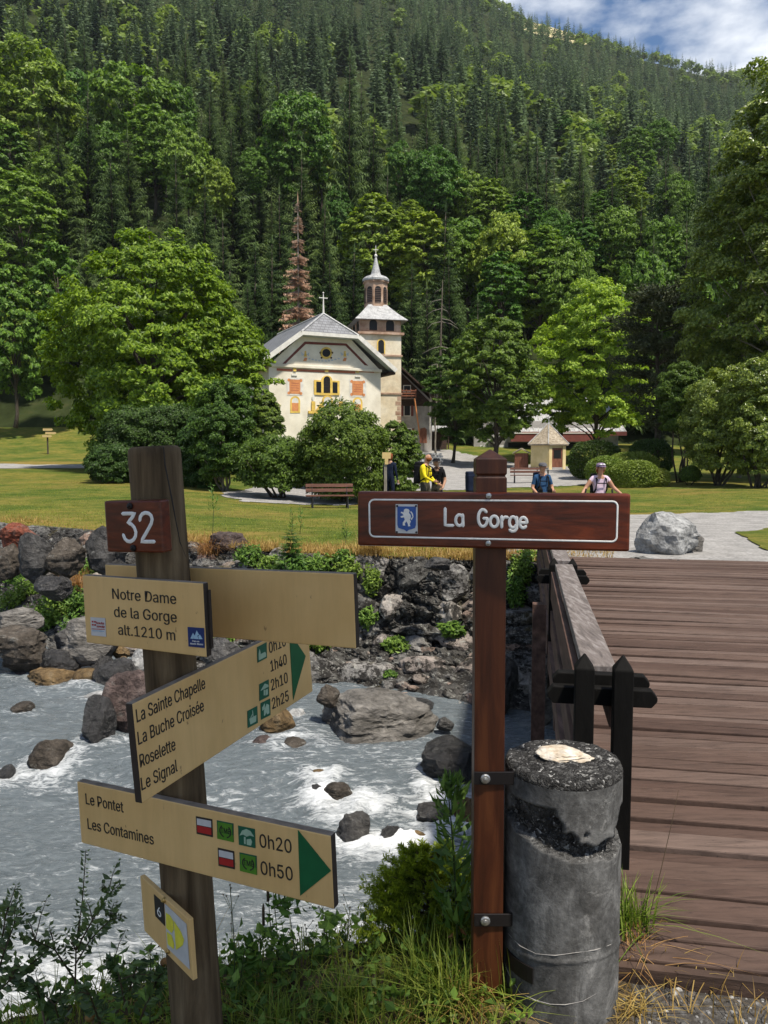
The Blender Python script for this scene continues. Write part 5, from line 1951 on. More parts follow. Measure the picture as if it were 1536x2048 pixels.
# kiosk
kp = at_ground(1096, 56)
kz = kp[2]
kz1 = hpx_to_z(889, 55)
kiosk = thing('kiosk', 'small hexagonal cream kiosk with pointed shingle roof and wooden door', 'kiosk', kp)
KR = size_at(39, 56)
k_az = math.radians(18)
M_KW = varied('kiosk_render', [(.3, (.52, .4, .18)), (.6, (.7, .56, .3)), (.8, (.76, .64, .4))], scale=1.2, detail=7, rough=.9, bmp=.2, bdist=.01, spec=.1)
mb = MB()
mb.lathe([(KR, kz - .3), (KR, kz1)], (kp[0], kp[1], 0), 6, rot=k_az)
mb.build('wall', M_KW, kiosk)
M_SHING = varied('wood_shingle', [(.3, (.2, .16, .115)), (.5, (.36, .3, .225)), (.7, (.52, .46, .37))], scale=5, stretch=(1, 1, 2.2), detail=9, rough=.9, bmp=.6, bdist=.03, spec=.1, fine=(11, .4))
mb = MB()
kt = hpx_to_z(846, 56)
mb.lathe([(.02, kz1 - .1), (KR * 1.16, kz1 - .06), (KR * 1.17, kz1 + .03), (KR * .55, kz1 + (kt - kz1) * .52), (.02, kt)], (kp[0], kp[1], 0), 6, rot=k_az)
kr = mb.build('roof', M_SHING, kiosk)
mb = MB()
for k in range(6):
    a = k_az + k * math.pi / 3
    d_ = np.array([math.cos(a), math.sin(a), 0])
    c_ = np.array([kp[0], kp[1], 0])
    mb.tube([c_ + d_ * KR * 1.18 + [0, 0, kz1 + .04], c_ + d_ * KR * .56 + [0, 0, kz1 + (kt - kz1) * .53], c_ + [0, 0, kt + .03]], .035, 5)
mb.lathe([(.06, kt - .05), (.03, kt + .3), (0, kt + .5)], (kp[0], kp[1], 0), 6)
mb.build('ridge', M_METAL, kr)
# front face centre: hexagon face whose normal points most to the camera
fa = k_az - math.pi / 2 + 0 * math.pi / 6
best = min(range(6), key=lambda k: math.sin(k_az + math.pi / 6 + k * math.pi / 3))
fa = k_az + math.pi / 6 + best * math.pi / 3
n_ = np.array([math.cos(fa), math.sin(fa), 0]); u_ = np.array([-n_[1], n_[0], 0])
o_ = np.array([kp[0], kp[1], 0]) + n_ * KR * math.cos(math.pi / 6)
fr = (o_, u_, np.array([0, 0, 1.0]), n_)
mb = MB()
mb.prism([(-.42, kz), (.42, kz), (.42, kz1 - .25), (-.42, kz1 - .25)], fr, .0, .03)
dr = mb.build('door', M_RWOOD, kiosk)
mb = MB()
mb.prism([(-.3, kz + .75), (.3, kz + .75), (.3, kz1 - .4), (-.3, kz1 - .4)], fr, .031, .035)
mb.build('pane', M_DARK, dr)
mb = MB()
for s_ in (-.55, .55):
    mb.prism([(s_ - .12, kz - .1), (s_ + .12, kz - .1), (s_ + .12, kz1 - .1), (s_ - .12, kz1 - .1)], fr, .0, .06)
mb.build('door_frame', M_KW, kiosk)
mb = MB()
mb.lathe([(KR + .06, kz - .3), (KR + .06, kz + .12), (KR, kz + .13)], (kp[0], kp[1], 0), 6, rot=k_az)
mb.build('plinth', M_GREYW, kiosk)

hp = at_ground(1042, 56)
hut = thing('wooden_hut', 'little red brown wooden cupboard hut left of the kiosk', 'hut', hp)
HUF = Fr((hp[0], hp[1]), math.radians(-14))
hh_ = hpx_to_z(898, 56) - hp[2]
mb = MB()
HUF.box(mb, -.48, .48, 0, .8, hp[2] - .1, hp[2] + hh_ - .3)
mb.build('wall', M_RWOOD, hut)
mb = MB()
for k in range(5):
    HUF.box(mb, -.42 + k * .17, -.28 + k * .17, -.03, -.002, hp[2] + .08, hp[2] + hh_ - .55)
mb.build('door', M_RWOOD, hut)
mb = MB()
for s_ in (-1, 1):
    mb.prism([(0, hp[2] + hh_), (s_ * .62, hp[2] + hh_ - .34), (s_ * .62, hp[2] + hh_ - .27), (0, hp[2] + hh_ + .08)], HUF.front(), .15, -.95)
mb.build('roof', M_SHING, hut)

wp_ = at_ground(850, 57)
mb = MB()
rw = np.random.default_rng(3)
for r_ in range(5):
    for c_ in range(13):
        mb.box(wp_ + np.array([-1.3 + c_ * .2 + (r_ % 2) * .1 + rw.normal() * .02, rw.normal() * .03, .05 + r_ * .17]), (.2 * rw.uniform(.8, 1.1), .5, .17 * rw.uniform(.85, 1.05)), rotz(rw.normal() * .06))
tag(mb.build('low_stone_wall', M_ROCKW, None, bevel=.02), 'low dry stone wall at the edge of the square below the old house', 'wall')

# ------------------------------------------------------------------ benches, small signposts, van
M_BWOOD = varied('bench_wood', [(.3, (.06, .024, .016)), (.6, (.13, .055, .036)), (.8, (.2, .1, .07))], scale=3, stretch=(.6, 4, 4), rough=.7, bmp=.3, bdist=.01)
M_IRON = flat('cast_iron', (.012, .012, .013), rough=.5)
bench0 = thing('park_bench', 'dark park bench under the shrubs in front of the church', 'bench', (0, 0, 0), 'park benches')
for k in range(3):
    mb = MB()
    mb.box((0, -.18 + k * .15, .44), (1.7, .12, .04))
    mb.build('seat_slat', M_BWOOD, bench0, world=False, bevel=.005)
for k in range(2):
    mb = MB()
    mb.box((0, .28 + k * .035, .62 + k * .17), (1.7, .035, .12), np.array([[1, 0, 0], [0, .97, .24], [0, -.24, .97]]))
    mb.build('back_slat', M_BWOOD, bench0, world=False, bevel=.005)
for s_ in (-.62, .62):
    mb = MB()
    mb.tube([(s_, -.3, 0), (s_, -.22, .2), (s_, -.2, .41), (s_, .1, .42), (s_, .24, .46), (s_, .36, .88)], .028, 6)
    mb.tube([(s_, .34, 0), (s_, .22, .2), (s_, .16, .42)], .028, 6)
    mb.build('leg', M_IRON, bench0, world=False)
p = at_ground(660, 27.3)
bench0.location = p
bench0.rotation_euler = (0, 0, math.radians(8))
copy_tree(bench0, at_ground(815, 41), math.radians(178), label='park bench behind the two hikers by the small yellow signpost')
copy_tree(bench0, at_ground(1052, 42), math.radians(-6), label='park bench with empty seat left of the hiker in blue')

M_YBOARD = flat('yellow_sign_board', (.52, .38, .17), var=.08, scale=8)
p = at_ground(771, 27)
sp_ = thing('small_signpost', 'small signpost with pale yellow plates beside the dark shrub', 'signpost', p)
mb = MB()
mb.box(p + [0, 0, .7], (.1, .1, hpx_to_z(897, 27) * 2 - .7 - 2 * p[2] + p[2] - .35 if False else 1.75))
mb.build('post', M_BARKP, sp_)
mb = MB()
mb.box(P(773, 911, 26.93), (.3, .03, .22))
mb.box(P(773, 923, 26.93), (.12, .03, .2))
mb.build('plate', M_YBOARD, sp_)
p = at_ground(96, 66)
sp_ = thing('meadow_signpost', 'signpost with three pale arrow boards standing in the left meadow', 'signpost', p)
mb = MB()
tz = hpx_to_z(857, 66)
mb.tube([p, (p[0], p[1], tz)], .07, 8)
mb.build('post', M_BARK, sp_)
for (x0, x1, y0) in ((86, 106, 857), (91, 113, 864), (85, 104, 870)):
    a_, b_ = P(x0, y0, 65.85), P(x1, y0 + 4.5, 65.85)
    mb = MB()
    w_, h_ = b_[0] - a_[0], a_[2] - b_[2]
    mb.prism([(0, 0), (w_ * .88, 0), (w_, h_ / 2), (w_ * .88, h_), (0, h_)], (np.array([a_[0], 65.85, b_[2]]), np.array([1.0, 0, 0]), np.array([0, 0, 1.0]), np.array([0, -1.0, 0])), 0, .04)
    mb.build('arrow_board', M_YBOARD, sp_)

vp = at_ground(1545, 62)
van = thing('parked_van', 'white van parked behind the shrubs at the right edge', 'van', vp)
VF = Fr((vp[0], vp[1]), math.radians(8))
mb = MB()
mb.prism([(-2.3, .45), (2.3, .45), (2.3, 1.0), (1.9, 1.15), (1.3, 1.95), (-2.25, 2.0)], (VF.p(0, 0, vp[2]), VF.U, np.array([0, 0, 1.0]), -VF.B), 0, -1.8)
mb.build('body', flat('white_van_paint', (.75, .75, .76), rough=.3), van, bevel=.06)
mb = MB()
mb.prism([(-1.2, 1.15), (1.5, 1.15), (1.15, 1.75), (-1.2, 1.78)], (VF.p(0, 0, vp[2]), VF.U, np.array([0, 0, 1.0]), -VF.B), 0.002, .012)
mb.build('side_window', M_DARK, van)
for s_ in (-1.4, 1.45):
    mb = MB()
    mb.tube([VF.p(s_, -.04, vp[2] + .34), VF.p(s_, .2, vp[2] + .34)], .34, 18)
    mb.build('wheel', M_IRON, van)

# ------------------------------------------------------------------ footbridge
BD = np.array([math.sin(math.radians(10.4)), math.cos(math.radians(10.4)), 0])
BRt = np.array([BD[1], -BD[0], 0])
BR_R = np.stack([BRt, BD, [0, 0, 1]], 1)
B0 = np.array([.79, 2.72, 0])


def bp(r, s, z):
    return B0 + BRt * r + BD * s + np.array([0, 0, z])


def deck_mat():
    m, nt, b = new_mat('deck_planks')
    a = nd(nt, 'ShaderNodeAttribute', attribute_name='tone')
    v = coords(nt, (1.0, 9.0, 3.0), rot=(0, 0, math.radians(10.4)))
    g = noise(nt, v, 4.5, 9, .68, .5)
    c = ramp(nt, a.outputs['Fac'], [(0, (.062, .039, .031)), (.5, (.09, .06, .048)), (1, (.128, .094, .08))])
    c = mixc(nt, .85, c, ramp(nt, g, [(.28, (.4,) * 3), (.5, (1.0,) * 3), (.72, (1.3,) * 3)]), 'MULTIPLY')
    sp = noise(nt, coords(nt, (2.2, 14, 3), rot=(0, 0, math.radians(10.4))), 7, 6, .7)
    c = mixc(nt, ramp(nt, sp, [(.62, 0.0), (.68, .85)]), c, (.03, .022, .02))
    big = noise(nt, coords(nt), .9, 4, .6)
    c = mixc(nt, .6, c, ramp(nt, big, [(.35, (.8, .76, .74)), (.65, (1.2, 1.14, 1.1))]), 'MULTIPLY')
    nt.links.new(c, b.inputs['Base Color'])
    b.inputs['Roughness'].default_value = .7
    b.inputs['Specular IOR Level'].default_value = .18
    bump(nt, b, g, .5, .006)
    return m


bridge = thing('footbridge', 'wooden footbridge of weathered red brown planks over the river', 'bridge', (B0[0] + 1.8, B0[1] - .4, 0))
mb = MB()
rd = np.random.default_rng(8)
s = -.52
while s < 8.75:
    w_ = float(rd.choice([.09, .10, .105, .115, .135]))
    tl = rd.normal() * .006
    R_ = BR_R @ np.array([[1, 0, tl], [0, 1, 0], [-tl, 0, 1]])
    mb.box(bp(1.85 + rd.normal() * .008, s + w_ / 2, .03 + rd.normal() * .003), (3.9, w_ - .011, .06), R_ @ rotz(rd.normal() * .0016), 0, rd.uniform())
    s += w_
deck = mb.build('deck', deck_mat(), bridge, bevel=.006)
M_HRAIL = varied('handrail_wood', [(.25, (.05, .042, .038)), (.5, (.15, .125, .115)), (.7, (.26, .235, .225)), (.85, (.4, .38, .37))], scale=5.0, stretch=(8, 1.0, 4), detail=9, rough=.55, bmp=.5, bdist=.006, spec=.4, dist=.8)
M_BROWNR = varied('rail_side_wood', [(.3, (.035, .02, .015)), (.55, (.09, .052, .04)), (.8, (.16, .1, .08))], scale=4.0, stretch=(5, .8, 4), detail=8, rough=.7, bmp=.5, bdist=.006, spec=.25)
M_BLACKW = varied('black_stained_wood', [(.3, (.003, .0027, .0025)), (.6, (.006, .0055, .005)), (.8, (.014, .012, .011))], scale=6.0, stretch=(4, 4, 1), detail=7, rough=.75, bmp=.4, bdist=.004, spec=.12)
mb = MB()
for zz0 in (-.14, -.3):
    for r_ in (.1, 1.2, 2.4, 3.6):
        if zz0 == -.14:
            mb.box(bp(r_, 4.1, -.16), (.2, 9.1, .28), BR_R)
mb.box(bp(1.85, -.55, -.03), (3.9, .03, .16), BR_R)
mb.build('girder', M_DWOOD, bridge)


def rail_post(r, s, h, w=.068):
    mb = MB()
    c0 = bp(r, s, 0)
    k = w / 2
    V = []
    for z_, q in ((-.25, k), (h - .055, k)):
        V += [c0 + BRt * a * q + BD * b * q + [0, 0, z_] for a, b in ((-1, -1), (1, -1), (1, 1), (-1, 1))]
    V.append(c0 + np.array([0, 0, h]))
    F = [(0, 1, 5, 4), (1, 2, 6, 5), (2, 3, 7, 6), (3, 0, 4, 7), (4, 5, 8), (5, 6, 8), (6, 7, 8), (7, 4, 8)]
    mb.add(V, F)
    return mb


for s_, h_ in ((0.0, .845), (3.0, .80), (8.6, 1.12)):
    for r_ in (-.067, .067):
        rail_post(r_, s_, h_).build('rail_post', M_BLACKW, bridge, bevel=.004)
    mb = MB()
    for q_, (ds, z_, hl, th) in enumerate(((.062, h_ - .175, .195, .032), (.115, h_ - .135, .175, .03))):
        mb = MB()
        poly = [(-hl, -th * .25), (-hl + .02, -th), (hl - .02, -th), (hl, -th * .25), (hl, th * .25), (hl - .02, th), (-hl + .02, th), (-hl, th * .25)]
        mb.prism(poly, (bp(0, s_ + ds, z_), BRt, np.array([0, 0, 1.0]), -BD), -.024, .024)
        mb.build('cross_beam', M_BLACKW, bridge, bevel=.004)
for sA, sB in ((.15, 2.93), (3.15, 8.5)):
    L_ = sB - sA
    mb = MB()
    mb.box(bp(0, (sA + sB) / 2, .735), (.125, L_, .05), BR_R)
    mb.build('handrail', M_HRAIL, bridge, bevel=.006)
for r_, z_, hh in ((-.075, .60, .2), (-.075, .33, .16), (.055, .60, .16), (-.09, .10, .16)):
    for sA, sB in ((.15, 2.93), (3.15, 8.5)):
        mb = MB()
        mb.box(bp(r_, (sA + sB) / 2, z_), (.032, sB - sA, hh), BR_R)
        mb.build('rail_board', M_BROWNR, bridge, bevel=.004)
for s_ in (.9, 1.9, 4.2, 5.6, 7.1):
    mb = MB()
    mb.box(bp(-.02, s_, .36), (.06, .08, .7), BR_R)
    mb.build('baluster', M_BROWNR, bridge)
for s_, z_ in ((.35, -.4), (2.99, -.3)):
    mb = MB()
    mb.box(bp(-.17, s_, z_), (.1, .1, 1.5), BR_R)
    mb.build('brace_post', M_BROWNR, bridge)

# ------------------------------------------------------------------ sign posts in front
M_POST = varied('weathered_round_post', [(.25, (.04, .027, .014)), (.5, (.125, .086, .048)), (.75, (.23, .17, .1))], scale=7, stretch=(4, 4, .35), detail=9, rough=.85, bmp=.5, bdist=.004, spec=.15, fine=(10, .35), dist=.5)


def tan_mat():
    m, nt, b = new_mat('tan_sign_board')
    v = coords(nt)
    c = ramp(nt, noise(nt, v, 5, 7), [(.3, (.61, .39, .152)), (.6, (.68, .45, .19)), (.8, (.71, .485, .215))])
    st = noise(nt, coords(nt, (3, 3, .35)), 9, 7, .7)
    c = mixc(nt, .35, c, ramp(nt, st, [(.35, (.72, .7, .66)), (.6, (1.0, 1.0, 1.0))]), 'MULTIPLY')
    sp = noise(nt, coords(nt, (1, 1, .6), loc=(2, 7, 1)), 60, 3, .6)
    c = mixc(nt, ramp(nt, sp, [(.70, 0.0), (.745, .6)]), c, (.16, .09, .04))
    nt.links.new(c, b.inputs['Base Color'])
    b.inputs['Roughness'].default_value = .55
    b.inputs['Specular IOR Level'].default_value = .3
    bump(nt, b, st, .05, .001)
    return m


M_TAN = tan_mat()
M_TANT = flat('skylit_board_top', (.2, .165, .13), rough=.8, var=.3)  # paler than the sides: sky light on the top edges put into colour
M_TANE = flat('dark_board_edge', (.035, .026, .02), rough=.7)
M_MAH = varied('mahogany_stain', [(.25, (.016, .003, .001)), (.45, (.07, .011, .003)), (.65, (.14, .024, .006)), (.85, (.22, .05, .014))], scale=3.0, stretch=(1.2, 6, 9), detail=9, rough=.3, bmp=.25, bdist=.002, spec=.4, dist=1.2)
M_MAHP = varied('mahogany_post_stain', [(.25, (.018, .005, .0018)), (.5, (.055, .0145, .005)), (.75, (.105, .033, .0105))], scale=3.0, stretch=(9, 9, .9), detail=9, rough=.45, bmp=.25, bdist=.002, spec=.35, dist=.9)
M_WPAINT = flat('white_groove_paint', (.72, .71, .68), rough=.7, var=.12, scale=60)
M_INK = flat('black_ink', (.022, .02, .018), rough=.6)
M_GREEN = flat('sign_green', (.008, .105, .036), rough=.5, var=.1)
M_GREEN2 = flat('pictogram_green', (.012, .10, .055), rough=.5)
M_GREEN3 = flat('fresh_green', (.075, .21, .02), rough=.5)
M_MINT = flat('pictogram_mint', (.32, .45, .33), rough=.5)
M_RED = flat('flag_red', (.36, .02, .02), rough=.5)
M_LGREY = flat('plate_grey', (.52, .52, .52), rough=.35)
M_NAVY = flat('navy_plate', (.012, .03, .13), rough=.4)
M_ICE = flat('ice_blue', (.32, .48, .62), rough=.5)
M_CRESTB = flat('crest_blue', (.035, .09, .30), rough=.45)
M_YELP = flat('yellow_mark', (.68, .62, .06), rough=.5)
M_BRASS = flat('brass_bolt', (.5, .34, .12), rough=.35, metal=.8)
M_STEEL = flat('steel_bolt', (.4, .4, .39), rough=.35, metal=.8)
M_BOLT = flat('black_bolt', (.01, .008, .008), rough=.5)

BOARDS = {
    'plaque': ((-0.5541, 1.7275, 1.3929), (0.9274, -0.3725, 0.0343), (-0.0393, -0.0059, 0.9992), 0.1554, 0.1165, 0.035),
    'A': ((-0.5480, 1.7391, 1.1903), (0.8907, -0.4540, 0.0219), (-0.0306, -0.0118, 0.9995), 0.3673, 0.1637, 0.018),
    'B': ((-0.3831, 1.8182, 1.2005), (0.9156, -0.4013, 0.0273), (-0.0337, -0.0088, 0.9994), 0.7066, 0.1671, 0.02),
    'C': ((-0.3765, 1.9077, 0.9443), (0.4103, 0.9106, 0.0491), (-0.0649, -0.0245, 0.9976), 0.7294, 0.2177, 0.02),
    'D': ((-0.4249, 1.6908, 0.6849), (0.8968, -0.4413, 0.0321), (-0.0393, -0.0072, 0.9992), 0.7221, 0.1581, 0.02),
    'E': ((-0.5106, 1.7399, 0.4475), (0.6585, -0.7521, 0.0271), (-0.0483, -0.0063, 0.9988), 0.2569, 0.1433, 0.012),
    'G': ((0.2812, 2.0384, 1.3801), (0.9830, -0.1834, -0.0006), (0.0005, -0.0006, 1.0000), 0.7114, 0.1483, 0.04),
}


class Board:
    def __init__(s, key):
        c, u, v, s.w, s.h, s.t = BOARDS[key]
        s.c, s.u = np.array(c), nrm(u)
        v = np.array(v)
        s.v = nrm(v - s.u * (v @ s.u))
        s.n = np.cross(s.u, s.v)
        if s.n[1] > 0:
            s.n = -s.n
        s.f = s.c + s.n * s.t / 2

    def uv(s, px, py):
        r = ray(px, py)
        t = ((s.f - CAM) @ s.n) / (r @ s.n)
        q = CAM + r * t - s.f
        return np.array([q @ s.u, q @ s.v])

    def slab(s, name, parent, mats, bevel=.003):
        mb = MB()
        R = np.stack([s.u, s.v, s.n], 1)
        h = np.array([s.w, s.h, s.t]) / 2
        v = np.array([[x, y, z] for z in (-1, 1) for y in (-1, 1) for x in (-1, 1)], float) * h @ R.T + s.c
        mb.add(v, np.array([[0, 2, 3, 1], [4, 5, 7, 6]]), 0)
        mb.F.append(np.array([[0, 1, 5, 4], [2, 6, 7, 3], [0, 4, 6, 2], [1, 3, 7, 5]])); mb.M.append(np.array([1, 2, 1, 1]) if len(mats) == 3 else np.full(4, len(mats) - 1)); mb.T.append(np.full(4, .5))
        o = mb.build(name, mats, parent, world=True, bevel=bevel)
        return o

    def polys(s, name, parent, mat, P_, lift=.0008, th=.0006):
        mb = MB()
        for q in P_:
            mb.prism(np.array([s.uv(*k) for k in q]), (s.f, s.u, s.v, s.n), lift, lift + th)
        return mb.build(name, mat, parent)

    def strokes(s, name, parent, mat, S, r):
        """Routed grooves filled with paint: flattened round tubes along pixel strokes."""
        mb = MB()
        for q in S:
            k = np.array([s.uv(*p) for p in q])
            # densify
            pts = [k[0]]
            for a, b in zip(k[:-1], k[1:]):
                for t in (.5, 1.0):
                    pts.append(a + (b - a) * t)
            k = np.array(pts)
            pts3 = s.f + k[:, :1] * s.u + k[:, 1:] * s.v
            d = nrm(np.gradient(pts3, axis=0))
            side = np.cross(np.broadcast_to(s.n, d.shape), d)
            e0, e1 = pts3[0] - d[0] * r * .9, pts3[-1] + d[-1] * r * .9
            P3 = np.concatenate([[e0], pts3, [e1]])
            sd = np.concatenate([[side[0]], side, [side[-1]]])
            w = np.full(len(P3), r)
            w[0] = w[-1] = r * .25
            rows = []
            for ang in np.linspace(0, math.pi, 6):
                rows.append(P3 + sd * (w * math.cos(ang))[:, None] + s.n * ((.0004 + .35 * w * math.sin(ang)))[:, None])
            V = np.stack(rows, 1).reshape(-1, 3)
            F = [(i * 6 + j, i * 6 + j + 1, (i + 1) * 6 + j + 1, (i + 1) * 6 + j) for i in range(len(P3) - 1) for j in range(5)]
            mb.add(V, np.array(F))
        return mb.build(name, mat, parent, smooth=True)

    def text(s, name, parent, mat, items, lift=.0006, th=.0007):
        """items: (string, baseline start px, baseline end px, cap height px)."""
        for (txt, a, b, cap) in items:
            mb = MB()
            V, F = glyphs(txt)
            V = V.copy()
            V[:, 0] -= V[:, 0].min()
            V[:, 0] /= V[:, 0].max()
            ua, ub = s.uv(*a), s.uv(*b)
            uc = s.uv(a[0], a[1] - cap)
            du = ub - ua
            hh = uc - ua
            hv = np.array([0, 1.0]) * np.linalg.norm(hh)
            q = ua + V[:, :1] * du + V[:, 1:2] / CAPH * hv
            top = V[:, 2] > V[:, 2].mean()
            W_ = s.f + q[:, :1] * s.u + q[:, 1:] * s.v + s.n * np.where(top, lift + th, lift - .001)[:, None]
            mb.add(W_, F)
            mb.build(name, mat, parent)


try:   # the sans serif face that ships inside Blender; its default face otherwise
    SIGN_FONT = bpy.data.fonts.load(bpy.utils.system_resource('DATAFILES', path='fonts') + '/Inter.woff2')
except Exception:
    SIGN_FONT = None


def glyphs(txt, weight=0.0):
    cu_ = bpy.data.curves.new('glyphs', 'FONT')
    cu_.body = txt
    if SIGN_FONT: cu_.font = SIGN_FONT
    cu_.extrude = .02
    cu_.offset = 0
    cu_.resolution_u = 4
    ob_ = bpy.data.objects.new('glyphs', cu_)
    COL.objects.link(ob_)
    bpy.context.view_layer.update()
    me = bpy.data.meshes.new_from_object(ob_.evaluated_get(bpy.context.evaluated_depsgraph_get()))
    V = np.array([v.co[:] for v in me.vertices])
    F = [tuple(p.vertices) for p in me.polygons]
    bpy.data.objects.remove(ob_)
    bpy.data.curves.remove(cu_)
    bpy.data.meshes.remove(me)
    return V, F


_V, _F = glyphs('H')
CAPH = float(_V[:, 1].max())


def bolt(parent, c, n, r, mat, name='bolt'):
    mb = MB()
    n = nrm(n)
    u = nrm(np.cross(n, [0, 0, 1.0]))
    v = np.cross(n, u)
    a = np.linspace(0, 2 * math.pi, 14, endpoint=False)
    rows = [c + (np.cos(a)[:, None] * u + np.sin(a)[:, None] * v) * rr + n * hh for rr, hh in ((r, -.002), (r, .003), (r * .8, .005), (r * .45, .0055), (r * .4, .008), (0.0004, .009))]
    F = [(i * 14 + j, i * 14 + (j + 1) % 14, (i + 1) * 14 + (j + 1) % 14, (i + 1) * 14 + j) for i in range(5) for j in range(14)]
    mb.add(np.concatenate(rows), np.array(F))
    return mb.build(name, mat, parent, smooth=False)


def Za(x, y):
    return 140 + x / 2.56, 870 + y / 2.56


def Zb(x, y):
    return 140 + x / 2.56, 1260 + y / 2.56


def Zd(x, y):
    return x / 2.021, 1400 + y / 2.021


def Zg(x, y):
    return 680 + x / 2.477, 860 + y / 2.477


ptop, pbot = np.array([-0.5361, 1.8, 1.5722]), np.array([-0.4597, 1.8, 0.1538])
pax = nrm(pbot - ptop)
way = thing('trail_signpost', 'leaning round wooden post carrying the plaque 32 and tan hiking boards', 'signpost', pbot + pax * .45)
mb = MB()
Lp = 1.95
rr_ = np.random.default_rng(4)
n_ = 28
prof = [(0.001, 0), (.052, 0), (.0595, .006), (.0605, .02)] + [(.0605, s_) for s_ in np.linspace(.06, Lp, 26)]
a = np.linspace(0, 2 * math.pi, n_, endpoint=False)
ux = nrm(np.cross(pax, [0, 1, 0])); uy = np.cross(pax, ux)
V = []
for r_, s_ in prof:
    dr_ = 1 + .012 * np.sin(a * 2 + s_ * 1.3) + .006 * vn(xyz(np.cos(a) * 2, np.sin(a) * 2, s_ * 3), 6)
    V.append(ptop + pax * s_ + (np.cos(a)[:, None] * ux + np.sin(a)[:, None] * uy) * (r_ * dr_)[:, None])
F = [(i * n_ + j, i * n_ + (j + 1) % n_, (i + 1) * n_ + (j + 1) % n_, (i + 1) * n_ + j) for i in range(len(prof) - 1) for j in range(n_)]
mb.add(np.concatenate(V), np.array(F))
wpost = mb.build('post', M_POST, way, smooth=True)
# drying crack down the post
crk = [(327, 893), (330, 930), (337, 965), (344, 1000), (352, 1045), (360, 1085), (370, 1110), (377, 1133)]
mb = MB()
pts = []
for x, y in crk:
    d = ray(x, y)
    w0 = CAM - ptop
    # closest hit with the post cylinder
    dd = d - pax * (d @ pax); ww = w0 - pax * (w0 @ pax)
    A_, B_, C_ = dd @ dd, 2 * dd @ ww, ww @ ww - .0606 ** 2
    disc = max(B_ * B_ - 4 * A_ * C_, 0)
    pts.append(CAM + d * ((-B_ - math.sqrt(disc)) / (2 * A_)))
mb.tube(pts, [.0010, .0018, .002, .002, .0018, .0016, .001, .0006], 5)
mb.build('drying_crack', M_INK, wpost)

b = Board('plaque')
o = b.slab('number_plaque', way, [M_MAH], .004)
b.strokes('numeral', o, M_WPAINT, [
    [Za(*q) for q in ((270, 403), (300, 402), (333, 402), (315, 427), (297, 450), (315, 457), (330, 474), (338, 497), (336, 518), (326, 536), (310, 546), (295, 544), (282, 532), (274, 512))],
    [Za(*q) for q in ((358, 436), (361, 418), (371, 404), (386, 398), (403, 401), (416, 413), (421, 431), (417, 452), (405, 476), (388, 506), (376, 526), (366, 546), (398, 546), (432, 546))]], .0042)
bolt(o, b.f + b.u * -.004 + b.v * .046, b.n, .0075, M_BOLT)
bolt(o, b.f + b.u * -.002 + b.v * -.048, b.n, .0075, M_BOLT)

b = Board('A')
o = b.slab('name_board', way, [M_TAN, M_TANE, M_TANT])
b.text('lettering', o, M_INK, [('Notre Dame', Za(219, 838), Za(545, 866), 20.5), ('de la Gorge', Za(228, 930), Za(548, 960), 20.5), ('alt.1210 m', Za(249, 1021), Za(540, 1052), 20)])
k = b.polys('plate', o, M_LGREY, [[Za(107, 932), Za(182, 937), Za(187, 1032), Za(112, 1025)]], .0006, .001)
b.text('lettering', k, M_RED, [('haute', Za(138, 967), Za(178, 970), 5.2), ('savoie', Za(140, 984), Za(181, 987), 5.0)], .0018)
b.polys('mark', k, M_RED, [[Za(x, y), Za(x + 8, y + .5), Za(x + 8, y + 9), Za(x, y + 8.5)] for x, y in ((115, 950), (127, 951), (116, 966), (128, 967))] + [[Za(114, 990), Za(181, 993), Za(181, 996), Za(114, 993)]], .0018)
b.text('lettering', k, M_ICE, [('mont blanc', Za(118, 1003), Za(180, 1007), 2.6)], .0018)
k = b.polys('plate', o, M_NAVY, [[Za(604, 982), Za(688, 988), Za(691, 1090), Za(609, 1082)]], .0006, .001)
b.polys('peak', k, M_ICE, [[Za(620, 1041), Za(633, 1012), Za(642, 1028), Za(634, 1042)], [Za(636, 1042), Za(652, 1000), Za(664, 1022), Za(655, 1026), Za(662, 1044)], [Za(665, 1044), Za(660, 1030), Za(668, 1020), Za(682, 1044)]], .0018)
b.text('lettering', k, M_WPAINT, [('Pays du', Za(630, 1057), Za(665, 1060), 3.0), ('Mont-Blanc', Za(620, 1071), Za(685, 1075), 3.4)], .0018)
mb = MB()
mb.box(b.c + b.u * (b.w / 2 + .003) - b.n * .006, (.004, .007, .13), np.stack([b.u, b.n, b.v], 1))
mb.build('edge_strip', M_TANE, o)

b = Board('B')
o = b.slab('rear_board', way, [M_TAN, M_TANE, M_TANT])
b = Board('C')
o = b.slab('arrow_board', way, [M_TAN, M_TANE, M_TANT])
b.text('lettering', o, M_INK, [('La Sainte Chapelle', Zb(342, 474), Zb(692, 298), 27), ('La Buche Croisée', Zb(350, 589), Zb(685, 412), 27), ('Roselette', Zb(360, 704), Zb(540, 612), 26.5), ('Le Signal', Zb(367, 822), Zb(550, 722), 26.5)])
b.text('lettering', o, M_INK, [('0h10', Zb(1020, 120), Zb(1105, 80), 22), ('1h40', Zb(1028, 214), Zb(1110, 174), 22), ('2h10', Zb(1031, 311), Zb(1115, 268), 22.5), ('2h25', Zb(1036, 406), Zb(1120, 361), 22.5)])
b.polys('arrow', o, M_GREEN, [[Zb(1120, 5), Zb(1205, 133), Zb(1141, 360)]])


def quad_in(q, x0, y0, x1, y1):
    """Sub-rectangle (fractions) of a pictogram's pixel quad TL TR BR BL."""
    q = np.array(q, float)
    f = lambda x, y: tuple((q[0] * (1 - x) + q[1] * x) * (1 - y) + (q[3] * (1 - x) + q[2] * x) * y)
    return [f(x0, y0), f(x1, y0), f(x1, y1), f(x0, y1)]


